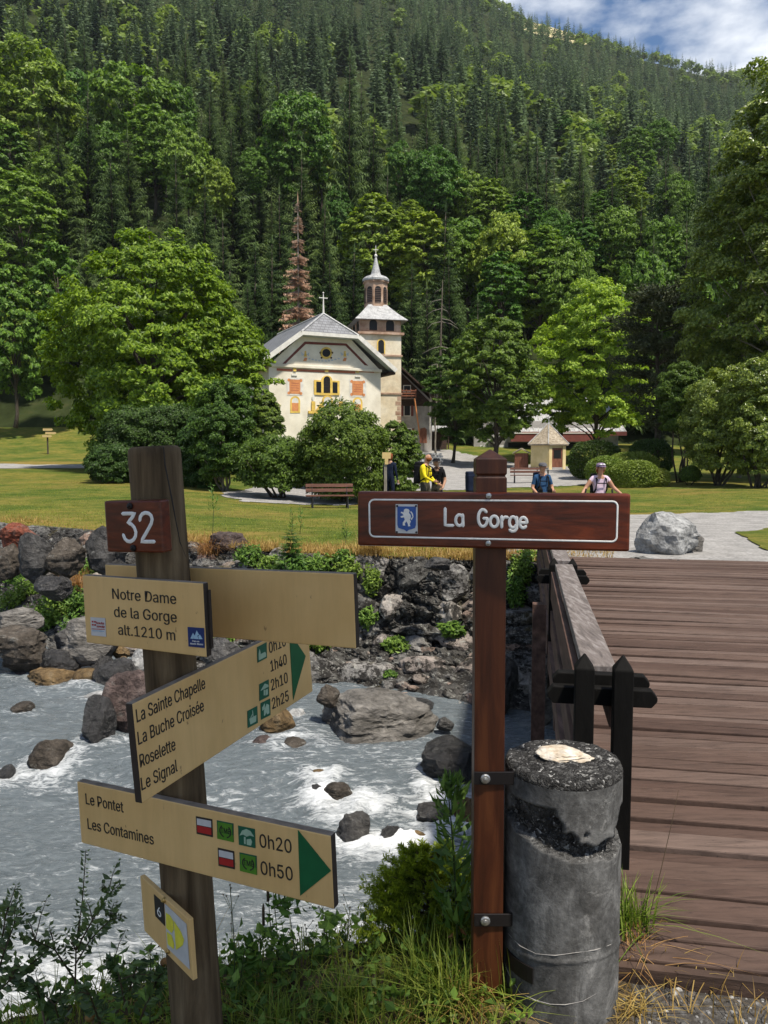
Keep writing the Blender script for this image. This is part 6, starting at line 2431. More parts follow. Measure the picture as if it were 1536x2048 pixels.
def pt_in(q, P_):
    q = np.array(q, float)
    return [tuple((q[0] * (1 - x) + q[1] * x) * (1 - y) + (q[3] * (1 - x) + q[2] * x) * y) for x, y in P_]


q = [Zb(956, 88), Zb(1005, 62), Zb(1007, 142), Zb(958, 168)]
k = b.polys('pictogram', o, M_GREEN2, [q])
b.polys('symbol', k, M_MINT, [pt_in(q, [(.12, .88), (.12, .45), (.22, .18), (.32, .45), (.32, .55), (.8, .55), (.88, .7), (.88, .88)])], .0016)
q = [Zb(967, 278), Zb(1016, 252), Zb(1018, 338), Zb(968, 364)]
k = b.polys('pictogram', o, M_GREEN2, [q])
b.polys('symbol', k, M_MINT, [pt_in(q, [(.1, .42), (.55, .12), (.92, .3), (.92, .42)]), quad_in(q, .42, .48, .56, .8), quad_in(q, .6, .52, .85, .85)], .0016)
q = [Zb(974, 375), Zb(1023, 350), Zb(1025, 435), Zb(976, 460)]
k = b.polys('pictogram', o, M_GREEN2, [q])
b.polys('symbol', k, M_MINT, [pt_in(q, [(.12, .3), (.4, .12), (.4, .45), (.15, .5)]), pt_in(q, [(.3, .55), (.6, .2), (.85, .35), (.85, .85), (.6, .85), (.55, .7), (.4, .85), (.3, .85)])], .0016)
q = [Zb(906, 415), Zb(957, 388), Zb(960, 475), Zb(908, 502)]
k = b.polys('pictogram', o, M_GREEN2, [q])
b.polys('symbol', k, M_MINT, [pt_in(q, [(.15, .5), (.85, .5), (.8, .86), (.25, .86)]), pt_in(q, [(.46, .12), (.52, .12), (.56, .49), (.5, .49)]), pt_in(q, [(.25, .48), (.48, .3), (.5, .34), (.32, .49)])], .0016)

b = Board('D')
o = b.slab('arrow_board', way, [M_TAN, M_TANE, M_TANT])
b.text('lettering', o, M_INK, [('Le Pontet', Zb(83, 890), Zb(275, 934), 20.5), ('Les Contamines', Zb(93, 1017), Zb(430, 1099), 20.5), ('0h20', Zb(973, 1110), Zb(1136, 1143), 26), ('0h50', Zb(979, 1249), Zb(1142, 1284), 26)])
b.polys('arrow', o, M_GREEN, [[Zb(1168, 1022), Zb(1338, 1232), Zb(1180, 1360)]])
for q in ([Zb(646, 952), Zb(730, 968), Zb(733, 1060), Zb(650, 1042)], [Zb(758, 1113), Zb(842, 1132), Zb(846, 1224), Zb(762, 1206)]):
    k = b.polys('pictogram', o, M_TANE, [q])
    b.polys('symbol', k, M_LGREY, [quad_in(q, .07, .1, .93, .46)], .0016)
    b.polys('symbol', k, M_RED, [quad_in(q, .07, .5, .93, .88)], .0016)
for q in ([Zb(753, 973), Zb(838, 990), Zb(840, 1085), Zb(757, 1066)], [Zb(869, 1137), Zb(957, 1156), Zb(959, 1252), Zb(873, 1231)]):
    k = b.polys('pictogram', o, M_GREEN2, [q])
    b.polys('symbol', k, M_GREEN3, [quad_in(q, .0, .62, 1, 1), quad_in(q, .06, .06, .94, .6)], .0016)
    f_ = lambda x, y: pt_in(q, [(x, y)])[0]
    b.text('lettering', k, M_INK, [('TMB', f_(.24, .6), f_(.84, .6), 10)], .0024)
    arc = lambda a0, a1: [f_(.52 + .36 * math.cos(t), .5 - .36 * math.sin(t)) for t in np.linspace(a0, a1, 9)] + [f_(.52 + .30 * math.cos(t), .5 - .30 * math.sin(t)) for t in np.linspace(a1, a0, 9)]
    b.polys('ring', k, M_INK, [arc(2.2, 4.4), arc(-1.3, .9)], .0024)
q = [Zb(862, 1000), Zb(948, 1018), Zb(951, 1116), Zb(866, 1098)]
k = b.polys('pictogram', o, M_GREEN2, [q])
b.polys('symbol', k, M_MINT, [pt_in(q, [(.08, .5), (.25, .2), (.5, .08), (.75, .15), (.95, .4), (.7, .38), (.5, .48), (.3, .4)]), quad_in(q, .34, .52, .44, .88), pt_in(q, [(.5, .62), (.75, .55), (.82, .7), (.75, .9), (.5, .9)])], .0016)

b = Board('E')
o = b.slab('marker_board', way, [M_TAN, M_TAN], .002)
k = b.polys('plate', o, M_INK, [[Zd(624, 785), Zd(664, 822), Zd(668, 912), Zd(630, 872)]], .0006, .001)
b.text('lettering', k, M_WPAINT, [('6', Zd(640, 866), Zd(655, 880), 17)], .0018)
k = b.polys('plate', o, M_LGREY, [[Zd(668, 822), Zd(755, 905), Zd(769, 1088), Zd(678, 1000)]], .0006, .0012)
b.polys('yellow_mark', k, M_YELP, [[Zd(674, 858), Zd(690, 868), Zd(704, 892), Zd(706, 925), Zd(698, 940), Zd(676, 920)], [Zd(706, 890), Zd(716, 905), Zd(735, 935), Zd(748, 968), Zd(742, 990), Zd(716, 1008), Zd(712, 960)], [Zd(678, 935), Zd(698, 950), Zd(708, 985), Zd(706, 1005), Zd(682, 985)]], .0022)
for x, y in ((665, 808), (682, 1014)):
    w_ = b.uv(*Zd(x, y))
    bolt(o, b.f + b.u * w_[0] + b.v * w_[1], b.n, .006, M_BRASS)

# brown name sign
gt, gb = P(980, 918, 2.1), P(972, 2000, 2.1)
gs = thing('name_sign', 'square mahogany post with the routed La Gorge board across it', 'sign', (gb[0], 2.1, -.05))
mb = MB()
hw_ = .0415
yaw = rotz(math.radians(-2))


def sqsec(zs):
    V = []
    for z_, k_ in zs:
        t = (gt[2] - z_) / (gt[2] - gb[2])
        c_ = gt + (gb - gt) * t
        c_ = np.array([c_[0], c_[1], z_])
        V += [c_ + yaw @ np.array([a_ * k_, b_ * k_, 0]) for a_, b_ in ((-1, -1), (1, -1), (1, 1), (-1, 1))]
    return V


zs_ = [(-.25, hw_), (gt[2] - .050, hw_), (gt[2] - .047, hw_ - .004), (gt[2] - .043, hw_ - .004), (gt[2] - .040, hw_), (gt[2] + .0, hw_), (gt[2] + .026, .002)]
V = sqsec(zs_)
F = [(i * 4 + j, i * 4 + (j + 1) % 4, (i + 1) * 4 + (j + 1) % 4, (i + 1) * 4 + j) for i in range(len(zs_) - 1) for j in range(4)] + [(len(V) - 4, len(V) - 3, len(V) - 2, len(V) - 1)]
mb.add(np.array(V), F)
gpost = mb.build('post', M_MAHP, gs, bevel=.0025)
b = Board('G')
o = b.slab('sign_board', gs, [M_MAH, M_MAH], .006)
rrp = lambda x, y: Zg(x, y)
bor = []
cs = [(170, 370, math.pi), (1350, 379, math.pi / 2), (1346, 528, 0), (172, 503, -math.pi / 2)]
for cx_, cy_, a0 in cs:
    for t in np.linspace(a0, a0 - math.pi / 2, 6):
        bor.append(rrp(cx_ + 25 * math.cos(t), cy_ - 25 * math.sin(t)))
bor.append(bor[0])
b.strokes('border_line', o, M_WPAINT, [bor], .0023)


def zarc(cx_, cy_, rx_, ry_, a0, a1, n=12):
    return [Zg(cx_ + rx_ * math.cos(math.radians(t)), cy_ - ry_ * math.sin(math.radians(t))) for t in np.linspace(a0, a1, n)]


b.strokes('lettering', o, M_WPAINT, [
    [Zg(521, 389), Zg(521, 430), Zg(521, 472), Zg(540, 473), Zg(560, 473)],
    zarc(592, 447, 19, 27, 30, 330, 16), [Zg(608, 420), Zg(609, 450), Zg(610, 475)],
    zarc(708, 436, 23, 42, 45, 345, 18) + [Zg(730, 438), Zg(712, 438)],
    zarc(764, 453, 20, 27, 0, 360, 18),
    [Zg(801, 428), Zg(801, 455), Zg(801, 481)], [Zg(802, 450), Zg(808, 437), Zg(819, 431), Zg(830, 433)],
    zarc(857, 457, 18, 27, 30, 330, 16), [Zg(875, 432), Zg(876, 465), Zg(875, 488), Zg(866, 500), Zg(852, 502), Zg(841, 495)],
    [Zg(890, 459), Zg(926, 460)] + zarc(908, 459, 18, 26, 0, 315, 16)], .0040)
k = b.polys('crest_plate', o, M_LGREY, [[Zg(276, 367), Zg(384, 368), Zg(385, 513), Zg(276, 510)]], .0006, .0012)
sh_ = b.polys('shield', k, M_CRESTB, [[Zg(285, 378), Zg(377, 379), Zg(377, 470), Zg(372, 485), Zg(356, 491), Zg(342, 494), Zg(331, 503), Zg(320, 494), Zg(306, 490), Zg(290, 484), Zg(285, 470)]], .002)
b.polys('lion', sh_, M_WPAINT, [
    [Zg(318, 394), Zg(327, 389), Zg(340, 392), Zg(346, 400), Zg(342, 410), Zg(350, 420), Zg(352, 432), Zg(346, 444), Zg(352, 452), Zg(346, 466), Zg(350, 476), Zg(338, 477), Zg(337, 464), Zg(330, 452), Zg(322, 462), Zg(324, 474), Zg(312, 472), Zg(312, 458), Zg(322, 444), Zg(318, 432), Zg(304, 434), Zg(300, 428), Zg(316, 422), Zg(308, 412), Zg(302, 412), Zg(304, 404), Zg(316, 408)],
    [Zg(350, 440), Zg(360, 430), Zg(356, 416), Zg(348, 404), Zg(354, 402), Zg(362, 414), Zg(365, 430), Zg(356, 446)]], .0028)
for x, y in ((284, 376), (377, 376), (282, 505), (379, 506)):
    w_ = b.uv(*Zg(x, y))
    bolt(k, b.f + b.u * w_[0] + b.v * w_[1] + b.n * .0015, b.n, .0028, M_BOLT)
for x, y in ((737, 326), (735, 561)):
    w_ = b.uv(*Zg(x, y))
    bolt(o, b.f + b.u * w_[0] + b.v * w_[1], b.n, .0075, M_STEEL)

# concrete pillar and clamps
PC = P(1126, 1518, 2.12)
PC = np.array([PC[0], PC[1], PC[2]])


def conc_mat():
    m, nt, bb = new_mat('old_concrete')
    v = coords(nt)
    n1 = noise(nt, coords(nt, (1.3, 1.3, 1.0)), 6.5, 10, .72, 1.0)
    n2 = noise(nt, v, 70, 5, .7)
    n3 = noise(nt, coords(nt, (2.2, 2.2, .7), loc=(3, 1, 2)), 4.5, 9, .74, .8)
    c = ramp(nt, n1, [(.32, (.03, .03, .029)), (.46, (.085, .083, .08)), (.58, (.15, .147, .142)), (.72, (.25, .244, .235))])
    c = mixc(nt, ramp(nt, n3, [(.5, 0.0), (.62, .55)]), c, (.05, .047, .043))
    n5 = noise(nt, coords(nt, loc=(8, 3, 5)), 7, 9, .75, .6)
    c = mixc(nt, ramp(nt, n5, [(.58, 0.0), (.62, .4)]), c, (.31, .30, .285))
    c = mixc(nt, .7, c, ramp(nt, n2, [(.3, (.55,) * 3), (.7, (1.25,) * 3)]), 'MULTIPLY')
    vo = nd(nt, 'ShaderNodeTexVoronoi', Scale=4.2)
    vo.feature = 'DISTANCE_TO_EDGE'
    dv = nd(nt, 'ShaderNodeVectorMath', operation='ADD')
    nv = nd(nt, 'ShaderNodeTexNoise', Scale=6, Detail=6)
    nt.links.new(v, nv.inputs['Vector'])
    nt.links.new(v, dv.inputs[0]); nt.links.new(nv.outputs['Color'], dv.inputs[1])
    nt.links.new(dv.outputs[0], vo.inputs['Vector'])
    a = nd(nt, 'ShaderNodeAttribute', attribute_name='tone')
    gr = nd(nt, 'ShaderNodeTexVoronoi', Scale=120)
    gv = nd(nt, 'ShaderNodeTexNoise', Scale=45, Detail=6)
    nt.links.new(v, gv.inputs['Vector'])
    gm = nd(nt, 'ShaderNodeVectorMath', operation='MULTIPLY_ADD')
    nt.links.new(gv.outputs['Color'], gm.inputs[0])
    gm.inputs[1].default_value = (.05, .05, .05)
    nt.links.new(v, gm.inputs[2])
    nt.links.new(gm.outputs[0], gr.inputs['Vector'])
    agg = ramp(nt, gr.outputs['Color'], [(.2, (.018, .017, .016)), (.55, (.04, .038, .036)), (.8, (.10, .097, .093)), (.93, (.42, .41, .39))])
    c = mixc(nt, a.outputs['Fac'], c, agg)
    nt.links.new(c, bb.inputs['Base Color'])
    bb.inputs['Roughness'].default_value = .85
    bb.inputs['Specular IOR Level'].default_value = .2
    p_ = bump(nt, bb, n2, .5, .004)
    mx = nd(nt, 'ShaderNodeMath', operation='MULTIPLY')
    nt.links.new(gr.outputs['Distance'], mx.inputs[0]); nt.links.new(a.outputs['Fac'], mx.inputs[1])
    p_ = bump(nt, bb, mx.outputs[0], .9, -.012, p_)
    bump(nt, bb, n1, .25, .01, p_)
    return m


pil = thing('concrete_pillar', 'chipped round concrete pillar beside the bridge with a pale stone set in its top', 'pillar', (PC[0], PC[1], 0))
PR = .163
na, nz = 160, 150
a = np.linspace(0, 2 * math.pi, na, endpoint=False)
zz_ = np.linspace(-.2, PC[2] - .022, nz)
AA, ZZ = np.meshgrid(a, zz_, indexing='ij')
P3 = np.stack([np.cos(AA) * PR, np.sin(AA) * PR, ZZ], -1).reshape(-1, 3)
r = PR * (1 + .004 * fbm(P3 * 14, 3, 3))
ztop = PC[2]
d_ = (ztop - ZZ.ravel())
ang = AA.ravel()
# spalled belt under the top: deepest in front right, narrower at left
front = np.cos(ang - math.radians(290))
lo = .185 + .05 * fbm(P3 * np.array([8, 8, 3]), 5, 4) + .035 * np.cos(ang - math.radians(305))
hi = .125 + .06 * np.clip(fbm(P3 * 12, 8, 4) * 1.8 + .3 * np.cos((ang - math.radians(300)) * 2), -1, 1)
inb = ss((d_ - hi) / .008) * ss((lo - d_) / .008) * ss((front + .75) / .2)
left = ss((np.cos(ang - math.radians(222)) - .86) / .05) * ss((d_ - .075) / .01) * ss((.16 - d_) / .01)
inb = np.maximum(inb, left * .8)
r = r - inb * (.024 + .012 * fbm(P3 * 42, 12, 3))
r += .0035 * np.exp(-((d_ - (.50 + .012 * np.sin(ang * 2 + 1))) / .004) ** 2) * (front > 0)
top_round = np.clip((.02 - d_) / .02, 0, 1)
V = np.stack([np.cos(ang) * r, np.sin(ang) * r, ZZ.ravel()], 1)
i, j = np.meshgrid(np.arange(na), np.arange(nz - 1), indexing='ij')
F = np.stack([(i * nz + j).ravel(), (((i + 1) % na) * nz + j).ravel(), (((i + 1) % na) * nz + j + 1).ravel(), (i * nz + j + 1).ravel()], 1)
tone = np.clip(inb, 0, 1)
mb = MB()
mb.add(V + np.array([PC[0], PC[1], 0]), F, 0, tone[F].mean(1))
# crown of the pillar with a lump of pale quartz
nr = 44
rad = np.concatenate([np.linspace(0, .93, nr - 6), [.955, .975, .99, 1.0, 1.0, 1.0]]) * PR
hz2 = np.concatenate([np.full(nr - 6, .0), [-.001, -.004, -.009, -.014, -.018, -.022]])
AA, RR = np.meshgrid(a, rad, indexing='ij')
Hh = np.broadcast_to(hz2, AA.shape)
XX, YY = np.cos(AA) * RR, np.sin(AA) * RR
q3 = np.stack([XX, YY, 0 * XX], -1).reshape(-1, 3)
bumpz = (fbm(q3 * 50, 31, 3) * .005 * (RR.ravel() < PR * .985) + fbm(q3 * 14, 33, 3) * .006 * (RR.ravel() < PR * .985))
V = np.stack([XX.ravel() + PC[0], YY.ravel() + PC[1], ztop + Hh.ravel() + bumpz], 1)
i, j = np.meshgrid(np.arange(na), np.arange(nr - 1), indexing='ij')
F = np.stack([(i * nr + j).ravel(), (i * nr + j + 1).ravel(), (((i + 1) % na) * nr + j + 1).ravel(), (((i + 1) % na) * nr + j).ravel()], 1)
mb.add(V, F, 0, 1.0)
mb.build('body', conc_mat(), pil, smooth=True)
for cpx in ([(1016, 1868), (1040, 1892), (1072, 1905), (1110, 1910), (1150, 1908), (1190, 1900), (1222, 1890)], [(1009, 1925), (1020, 1955), (1040, 1985), (1070, 2000), (1100, 2006), (1130, 2009), (1165, 2002), (1192, 1990)]):
    pts = []
    for x, y in cpx:
        d = ray(x, y + rr_.normal() * 1.5)
        A_, B_, C_ = d[:2] @ d[:2], -2 * d[:2] @ PC[:2], PC[:2] @ PC[:2] - (PR + .0016) ** 2
        pts.append(CAM + d * ((-B_ - math.sqrt(max(B_ * B_ - 4 * A_ * C_, 0))) / (2 * A_)))
    mb = MB()
    mb.tube(pts, [.0004, .0012, .0005, .0014, .0007, .0012, .0006, .0003][:len(pts)], 5)
    mb.build('mortar_crack', M_GREYW, pil)
M_QUARTZ = varied('cream_quartz', [(.3, (.2, .11, .04)), (.45, (.5, .42, .32)), (.7, (.8, .77, .72))], scale=14, detail=9, rough=.6, bmp=.6, bdist=.008, spec=.4, fine=(40, .3))
v, f_ = rock_mesh(611, 4, 14, .12)
mb = MB()
tp = PZ(1130, 1506, ztop + .01)
mb.add(v * np.array([.085, .06, .018]) + np.array([tp[0], tp[1], ztop + .006]), f_)
mb.build('quartz_inset', M_QUARTZ, pil)
mb = MB()
aa = np.linspace(math.radians(196), math.radians(232), 8)
zst = P(1015, 1900, 2.1)[2]
for q0, q1 in zip(aa[:-1], aa[1:]):
    m_ = (q0 + q1) / 2
    mb.box((PC[0] + math.cos(m_) * (PR + .003), PC[1] + math.sin(m_) * (PR + .003), zst), (.005, PR * (q1 - q0) * 1.02, .045), rotz(m_))
mb.build('iron_strap', M_BOLT, pil)
for yy in (1557, 1841):
    zc = P(972, yy, 2.05)[2]
    xl_, xr_ = P(948, yy, 2.055)[0], PC[0] - PR * .93
    mb = MB()
    mb.box(((xl_ + xr_) / 2, 2.1 - hw_ - .006, zc), (xr_ - xl_, .006, .036))
    mb.box((xr_ + .002, 2.1 - hw_ + .035, zc), (.006, .08, .036))
    k = mb.build('clamp', M_BOLT, gs, bevel=.0015)
    bolt(k, np.array([P(970, yy, 2.055)[0], 2.1 - hw_ - .010, zc]), np.array([0, -1.0, 0]), .0135, M_STEEL)

# ------------------------------------------------------------------ people
SKIN = flat('skin', (.36, .2, .13), rough=.6, var=.06, scale=20)
SKINT = flat('tanned_skin', (.40, .21, .13), rough=.55, var=.06, scale=20)


def cloth(name, c):
    return varied(name, [(.35, [q * .75 for q in c]), (.65, [min(1, q * 1.2) for q in c])], scale=9, detail=5, rough=.9, bmp=.3, bdist=.02, spec=.1)


C_YEL = cloth('yellow_shirt', (.62, .5, .02))
C_BLK = cloth('black_cloth', (.010, .010, .012))
C_KHA = cloth('dark_khaki_cloth', (.05, .045, .035))
C_NAV = cloth('navy_shirt', (.025, .065, .14))
C_DNAV = cloth('dark_navy_cloth', (.012, .017, .035))
C_LIL = cloth('lilac_top', (.60, .46, .56))
C_MAG = cloth('magenta_top', (.36, .04, .22))
C_GRY = cloth('grey_cloth', (.11, .11, .12))
C_BOOT = cloth('boot_leather', (.05, .035, .025))
C_HAIR = cloth('auburn_hair', (.19, .06, .025))
C_BEARD = cloth('ginger_beard', (.2, .07, .025))
C_VIS = cloth('lilac_visor', (.22, .16, .24))


def person(label, loc, H, yaw, pose, mats, sleeves='short', legs='long', women=False):
    """mats: shirt, trousers, skin, shoe. One skinned body; joints in metres for a height of 1.75 facing -Y."""
    root = thing('person', label, 'person', loc)
    root.rotation_euler = (0, 0, yaw)
    k = H / 1.75
    J = {'pel': (0, 0, .96), 'sp': (0, .01, 1.12), 'ch': (0, .01, 1.34), 'nk': (0, .015, 1.49), 'hb': (0, -.005, 1.575), 'hm': (0, -.012, 1.655), 'ht': (0, 0, 1.735), 'nose': (0, -.115, 1.63)}
    for s_, t in ((-1, 'r'), (1, 'l')):
        J['sh' + t] = (s_ * .185, .01, 1.42); J['el' + t] = (s_ * .235, .02, 1.14); J['wr' + t] = (s_ * .25, -.06, .90); J['pa' + t] = (s_ * .25, -.085, .84)
        J['hi' + t] = (s_ * .09, 0, .90); J['kn' + t] = (s_ * .10, -.02, .50); J['an' + t] = (s_ * .105, .02, .10); J['to' + t] = (s_ * .12, -.13, .045)
    J.update(pose)
    rad = {'pel': (.155, .115), 'sp': (.135 if not women else .115, .10), 'ch': (.165 if not women else .145, .115), 'nk': (.058, .058), 'hb': (.066, .075), 'hm': (.082, .098), 'ht': (.06, .07), 'nose': (.016, .016)}
    for t in 'rl':
        rad.update({'sh' + t: (.066, .066), 'el' + t: (.045, .045), 'wr' + t: (.029, .029), 'pa' + t: (.036, .022), 'hi' + t: (.098, .098), 'kn' + t: (.062, .062), 'an' + t: (.042, .042), 'to' + t: (.034, .028)})
    E = [('pel', 'sp'), ('sp', 'ch'), ('ch', 'nk'), ('nk', 'hb'), ('hb', 'hm'), ('hm', 'ht'), ('hm', 'nose')]
    for t in 'rl':
        E += [('ch', 'sh' + t), ('sh' + t, 'el' + t), ('el' + t, 'wr' + t), ('wr' + t, 'pa' + t), ('pel', 'hi' + t), ('hi' + t, 'kn' + t), ('kn' + t, 'an' + t), ('an' + t, 'to' + t)]
        w_, p_ = np.array(J['wr' + t]), np.array(J['pa' + t])
        d = nrm(p_ - w_)
        sd = nrm(np.cross(d, [1, .2, 0]) if abs(d[0]) < .8 else np.cross(d, [0, 1, .2]))
        cur = nrm(np.cross(d, sd))
        cur = cur if cur[1] < 0 else -cur
        for q, (off_, ln) in enumerate(((-.026, .062), (-.009, .074), (.009, .07), (.026, .055), (.035, .05))):
            a_ = p_ + sd * off_ + d * (.025 if q < 4 else -.02)
            m_ = a_ + d * ln * .6 + cur * ln * .25 + (sd * .02 if q == 4 else 0)
            e_ = m_ + d * ln * .25 + cur * ln * .5
            J[f'f{t}{q}a'], J[f'f{t}{q}b'] = tuple(m_), tuple(e_)
            rad[f'f{t}{q}a'] = (.0095, .0095); rad[f'f{t}{q}b'] = (.0078, .0078)
            E += [('pa' + t, f'f{t}{q}a'), (f'f{t}{q}a', f'f{t}{q}b')]
    names = list(J)
    ix = {n: i for i, n in enumerate(names)}
    me = bpy.data.meshes.new('body')
    me.from_pydata([tuple(np.array(J[n]) * k) for n in names], [(ix[a_], ix[b_]) for a_, b_ in E], [])
    ob_ = bpy.data.objects.new('body', me)
    COL.objects.link(ob_)
    sk = ob_.modifiers.new('skin', 'SKIN')
    sk.use_smooth_shade = True
    for n in names:
        v_ = me.skin_vertices[0].data[ix[n]]
        v_.radius = (rad[n][0] * k, rad[n][1] * k)
        v_.use_root = n == 'pel'
    sb = ob_.modifiers.new('sub', 'SUBSURF')
    sb.levels = sb.render_levels = 2
    bpy.context.view_layer.update()
    m2 = bpy.data.meshes.new_from_object(ob_.evaluated_get(bpy.context.evaluated_depsgraph_get()))
    bpy.data.objects.remove(ob_)
    zone = {}
    for a_, b_ in E:
        if a_ in ('pel', 'sp', 'ch') and b_ in ('sp', 'ch', 'shr', 'shl'): z_ = 0
        elif b_[:2] == 'el': z_ = 0 if sleeves != 'none' else 2
        elif b_[:2] == 'wr': z_ = 0 if sleeves == 'long' else 2
        elif b_[:2] in ('hi', 'kn'): z_ = 1
        elif b_[:2] == 'an': z_ = 1 if legs == 'long' else 2
        elif b_[:2] == 'to': z_ = 3
        else: z_ = 2
        zone[(a_, b_)] = z_
    C = np.array([p_.center[:] for p_ in m2.polygons]) / k
    best = np.full(len(C), 1e9); mi = np.zeros(len(C), int)
    for (a_, b_), z_ in zone.items():
        A_, B_ = np.array(J[a_]), np.array(J[b_])
        t = np.clip(((C - A_) @ (B_ - A_)) / max(((B_ - A_) ** 2).sum(), 1e-9), 0, 1)
        d = np.linalg.norm(C - (A_ + t[:, None] * (B_ - A_)), axis=1) / (.04 + np.mean(rad[a_]) + np.mean(rad[b_]))
        if z_ == 0 and (a_, b_) == ('pel', 'sp'):
            z2 = np.where(t < .35, 1, 0)
        elif b_[:2] == 'el' and sleeves == 'short':
            z2 = np.where(t < .72, 0, 2)
        else:
            z2 = np.full(len(C), z_)
        if (a_, b_) == ('ch', 'nk'): z2 = np.where(t < .55, 0, 2)
        upd = d < best
        best = np.where(upd, d, best); mi = np.where(upd, z2, mi)
    for q in mats: m2.materials.append(q)
    m2.polygons.foreach_set('material_index', mi.astype(np.int32))
    m2.polygons.foreach_set('use_smooth', np.ones(len(mi), bool))
    o = bpy.data.objects.new('body', m2)
    COL.objects.link(o)
    o.parent = root
    # face
    hm = np.array(J['hm'])
    mb = MB()
    for s_ in (-1, 1):
        mb.lathe([(0, -.009), (.011, 0), (0, .009)], (hm + np.array([s_ * .031, -.098, .018])) * k, 8)
    mb.build('eyes', M_INK, root, world=False)
    mb = MB()
    mb.box((hm + np.array([0, -.1, -.048])) * k, (.045 * k, .012 * k, .010 * k))
    mb.build('mouth', M_REDB, root, world=False)
    mb = MB()
    for s_ in (-1, 1):
        mb.lathe([(.0, -.03), (.014, -.02), (.016, .01), (.0, .03)], (hm + np.array([s_ * .086, .0, .005])) * k, 8)
    mb.build('ears', mats[2], root, world=False)
    return root, k, J


def headwear(root, k, J, mat, kind):
    hm = np.array(J['hm'])
    mb = MB()
    if kind == 'cap':
        mb.lathe([(.099, .028), (.103, .05), (.095, .09), (.06, .118), (.0, .125)], (0, 0, 0), 18)
        v = mb.V[0] * np.array([1, 1.15, 1]); mb.V[0] = (v + hm) * k
        a = np.linspace(-1.1, 1.1, 11)
        br = np.concatenate([np.stack([np.sin(a) * .09, -.085 - 0 * a, .045 + 0 * a], 1), np.stack([np.sin(a) * .085, -.10 - np.cos(a) * .09, .034 - .0 * a], 1), np.stack([np.sin(a) * .085, -.10 - np.cos(a) * .09, .028 - .0 * a], 1), np.stack([np.sin(a) * .09, -.085 - 0 * a, .036 + 0 * a], 1)])
        F = [(r_ * 11 + i_, r_ * 11 + i_ + 1, ((r_ + 1) % 4) * 11 + i_ + 1, ((r_ + 1) % 4) * 11 + i_) for r_ in range(4) for i_ in range(10)]
        mb.add((br + hm) * k, np.array(F))
    elif kind == 'hat':
        mb.lathe([(.155, .035), (.15, .045), (.1, .05), (.097, .08), (.085, .118), (.0, .128)], tuple(hm), 20)
        mb.V[0] = mb.V[0] * k
    elif kind == 'beard':
        mb.lathe([(.0, -.11), (.05, -.1), (.078, -.06), (.084, -.02), (.07, -.01)], (0, 0, 0), 14)
        v = mb.V[0] * np.array([1, 1.15, 1]); v[:, 1] = np.minimum(v[:, 1], .02); mb.V[0] = (v + hm + [0, -.012, 0]) * k
    elif kind == 'hair':
        mb.lathe([(.06, -.12), (.1, -.06), (.103, .02), (.095, .08), (.06, .115), (.0, .122)], (0, 0, 0), 16)
        v = mb.V[0] * np.array([1, 1.1, 1]); lowf = v[:, 2] < .045
        v[:, 1] = np.where(lowf, np.maximum(v[:, 1], -.01), v[:, 1]); mb.V[0] = (v + hm + [0, .012, 0]) * k
    return mb.build('hat' if kind in ('cap', 'hat') else kind, mat, root, world=False, smooth=True)


def backpack(label, root, k, J, mat, big=1.0):
    """A worn rucksack: a thing of its own placed on the person's back."""
    r = thing('backpack', label, 'backpack', root.location)
    r.rotation_euler = root.rotation_euler
    ch, pel = np.array(J['ch']), np.array(J['pel'])
    ax = nrm(ch - pel)
    bk = nrm(np.cross(ax, [-1, 0, 0])); bk = bk if bk[1] > 0 else -bk
    R_ = np.stack([[1, 0, 0], bk, ax], 1)
    mb = MB()
    c = (ch * .62 + pel * .38) + bk * (.19 * big) + ax * .03
    mb.box(c * k, np.array([.30, .19 * big, .5]) * k, R_)
    mb.build('bag', mat, r, world=False, bevel=.06 * k, segs=3)
    mb = MB()
    mb.box((c + ax * .25 - bk * .0) * k, np.array([.27, .18 * big, .12]) * k, R_)
    mb.build('lid', mat, r, world=False, bevel=.04 * k, segs=3)
    mb = MB()
    for s_ in (-.1, .1):
        sx = np.array([s_, 0, 0])
        mb.tube(np.stack([(c + ax * .2 + sx - bk * .08), ch + sx * 1.05 + ax * .125 + bk * .02, ch + sx * 1.05 + ax * .06 - bk * .135, ch * .6 + pel * .4 + sx * 1.25 - bk * .125, c - ax * .2 + sx * 1.35 - bk * .08]) * k, .02 * k, 6)
    mb.tube(np.stack([ch - [.1, 0, .03] - bk * .14, ch - [0, 0, .03] - bk * .145, ch + [.1, 0, -.03] - bk * .14]) * k, .012 * k, 5)
    mb.build('strap', C_BLK, r, world=False)
    return r


def pole(label, a_, b_):
    mb = MB()
    mb.tube([a_, b_], [.009, .007], 6)
    mb.tube([np.array(a_) + (np.array(a_) - np.array(b_)) * .005, np.array(a_) * .9 + np.array(b_) * .1], .016, 6)
    return tag(mb.build('trekking_pole', M_BOLT, None), label, 'trekking pole', 'trekking poles')


def stand(px, top_py, Y):
    p = at_ground(px, Y)
    return p, P(px, top_py, Y)[2] - p[2]


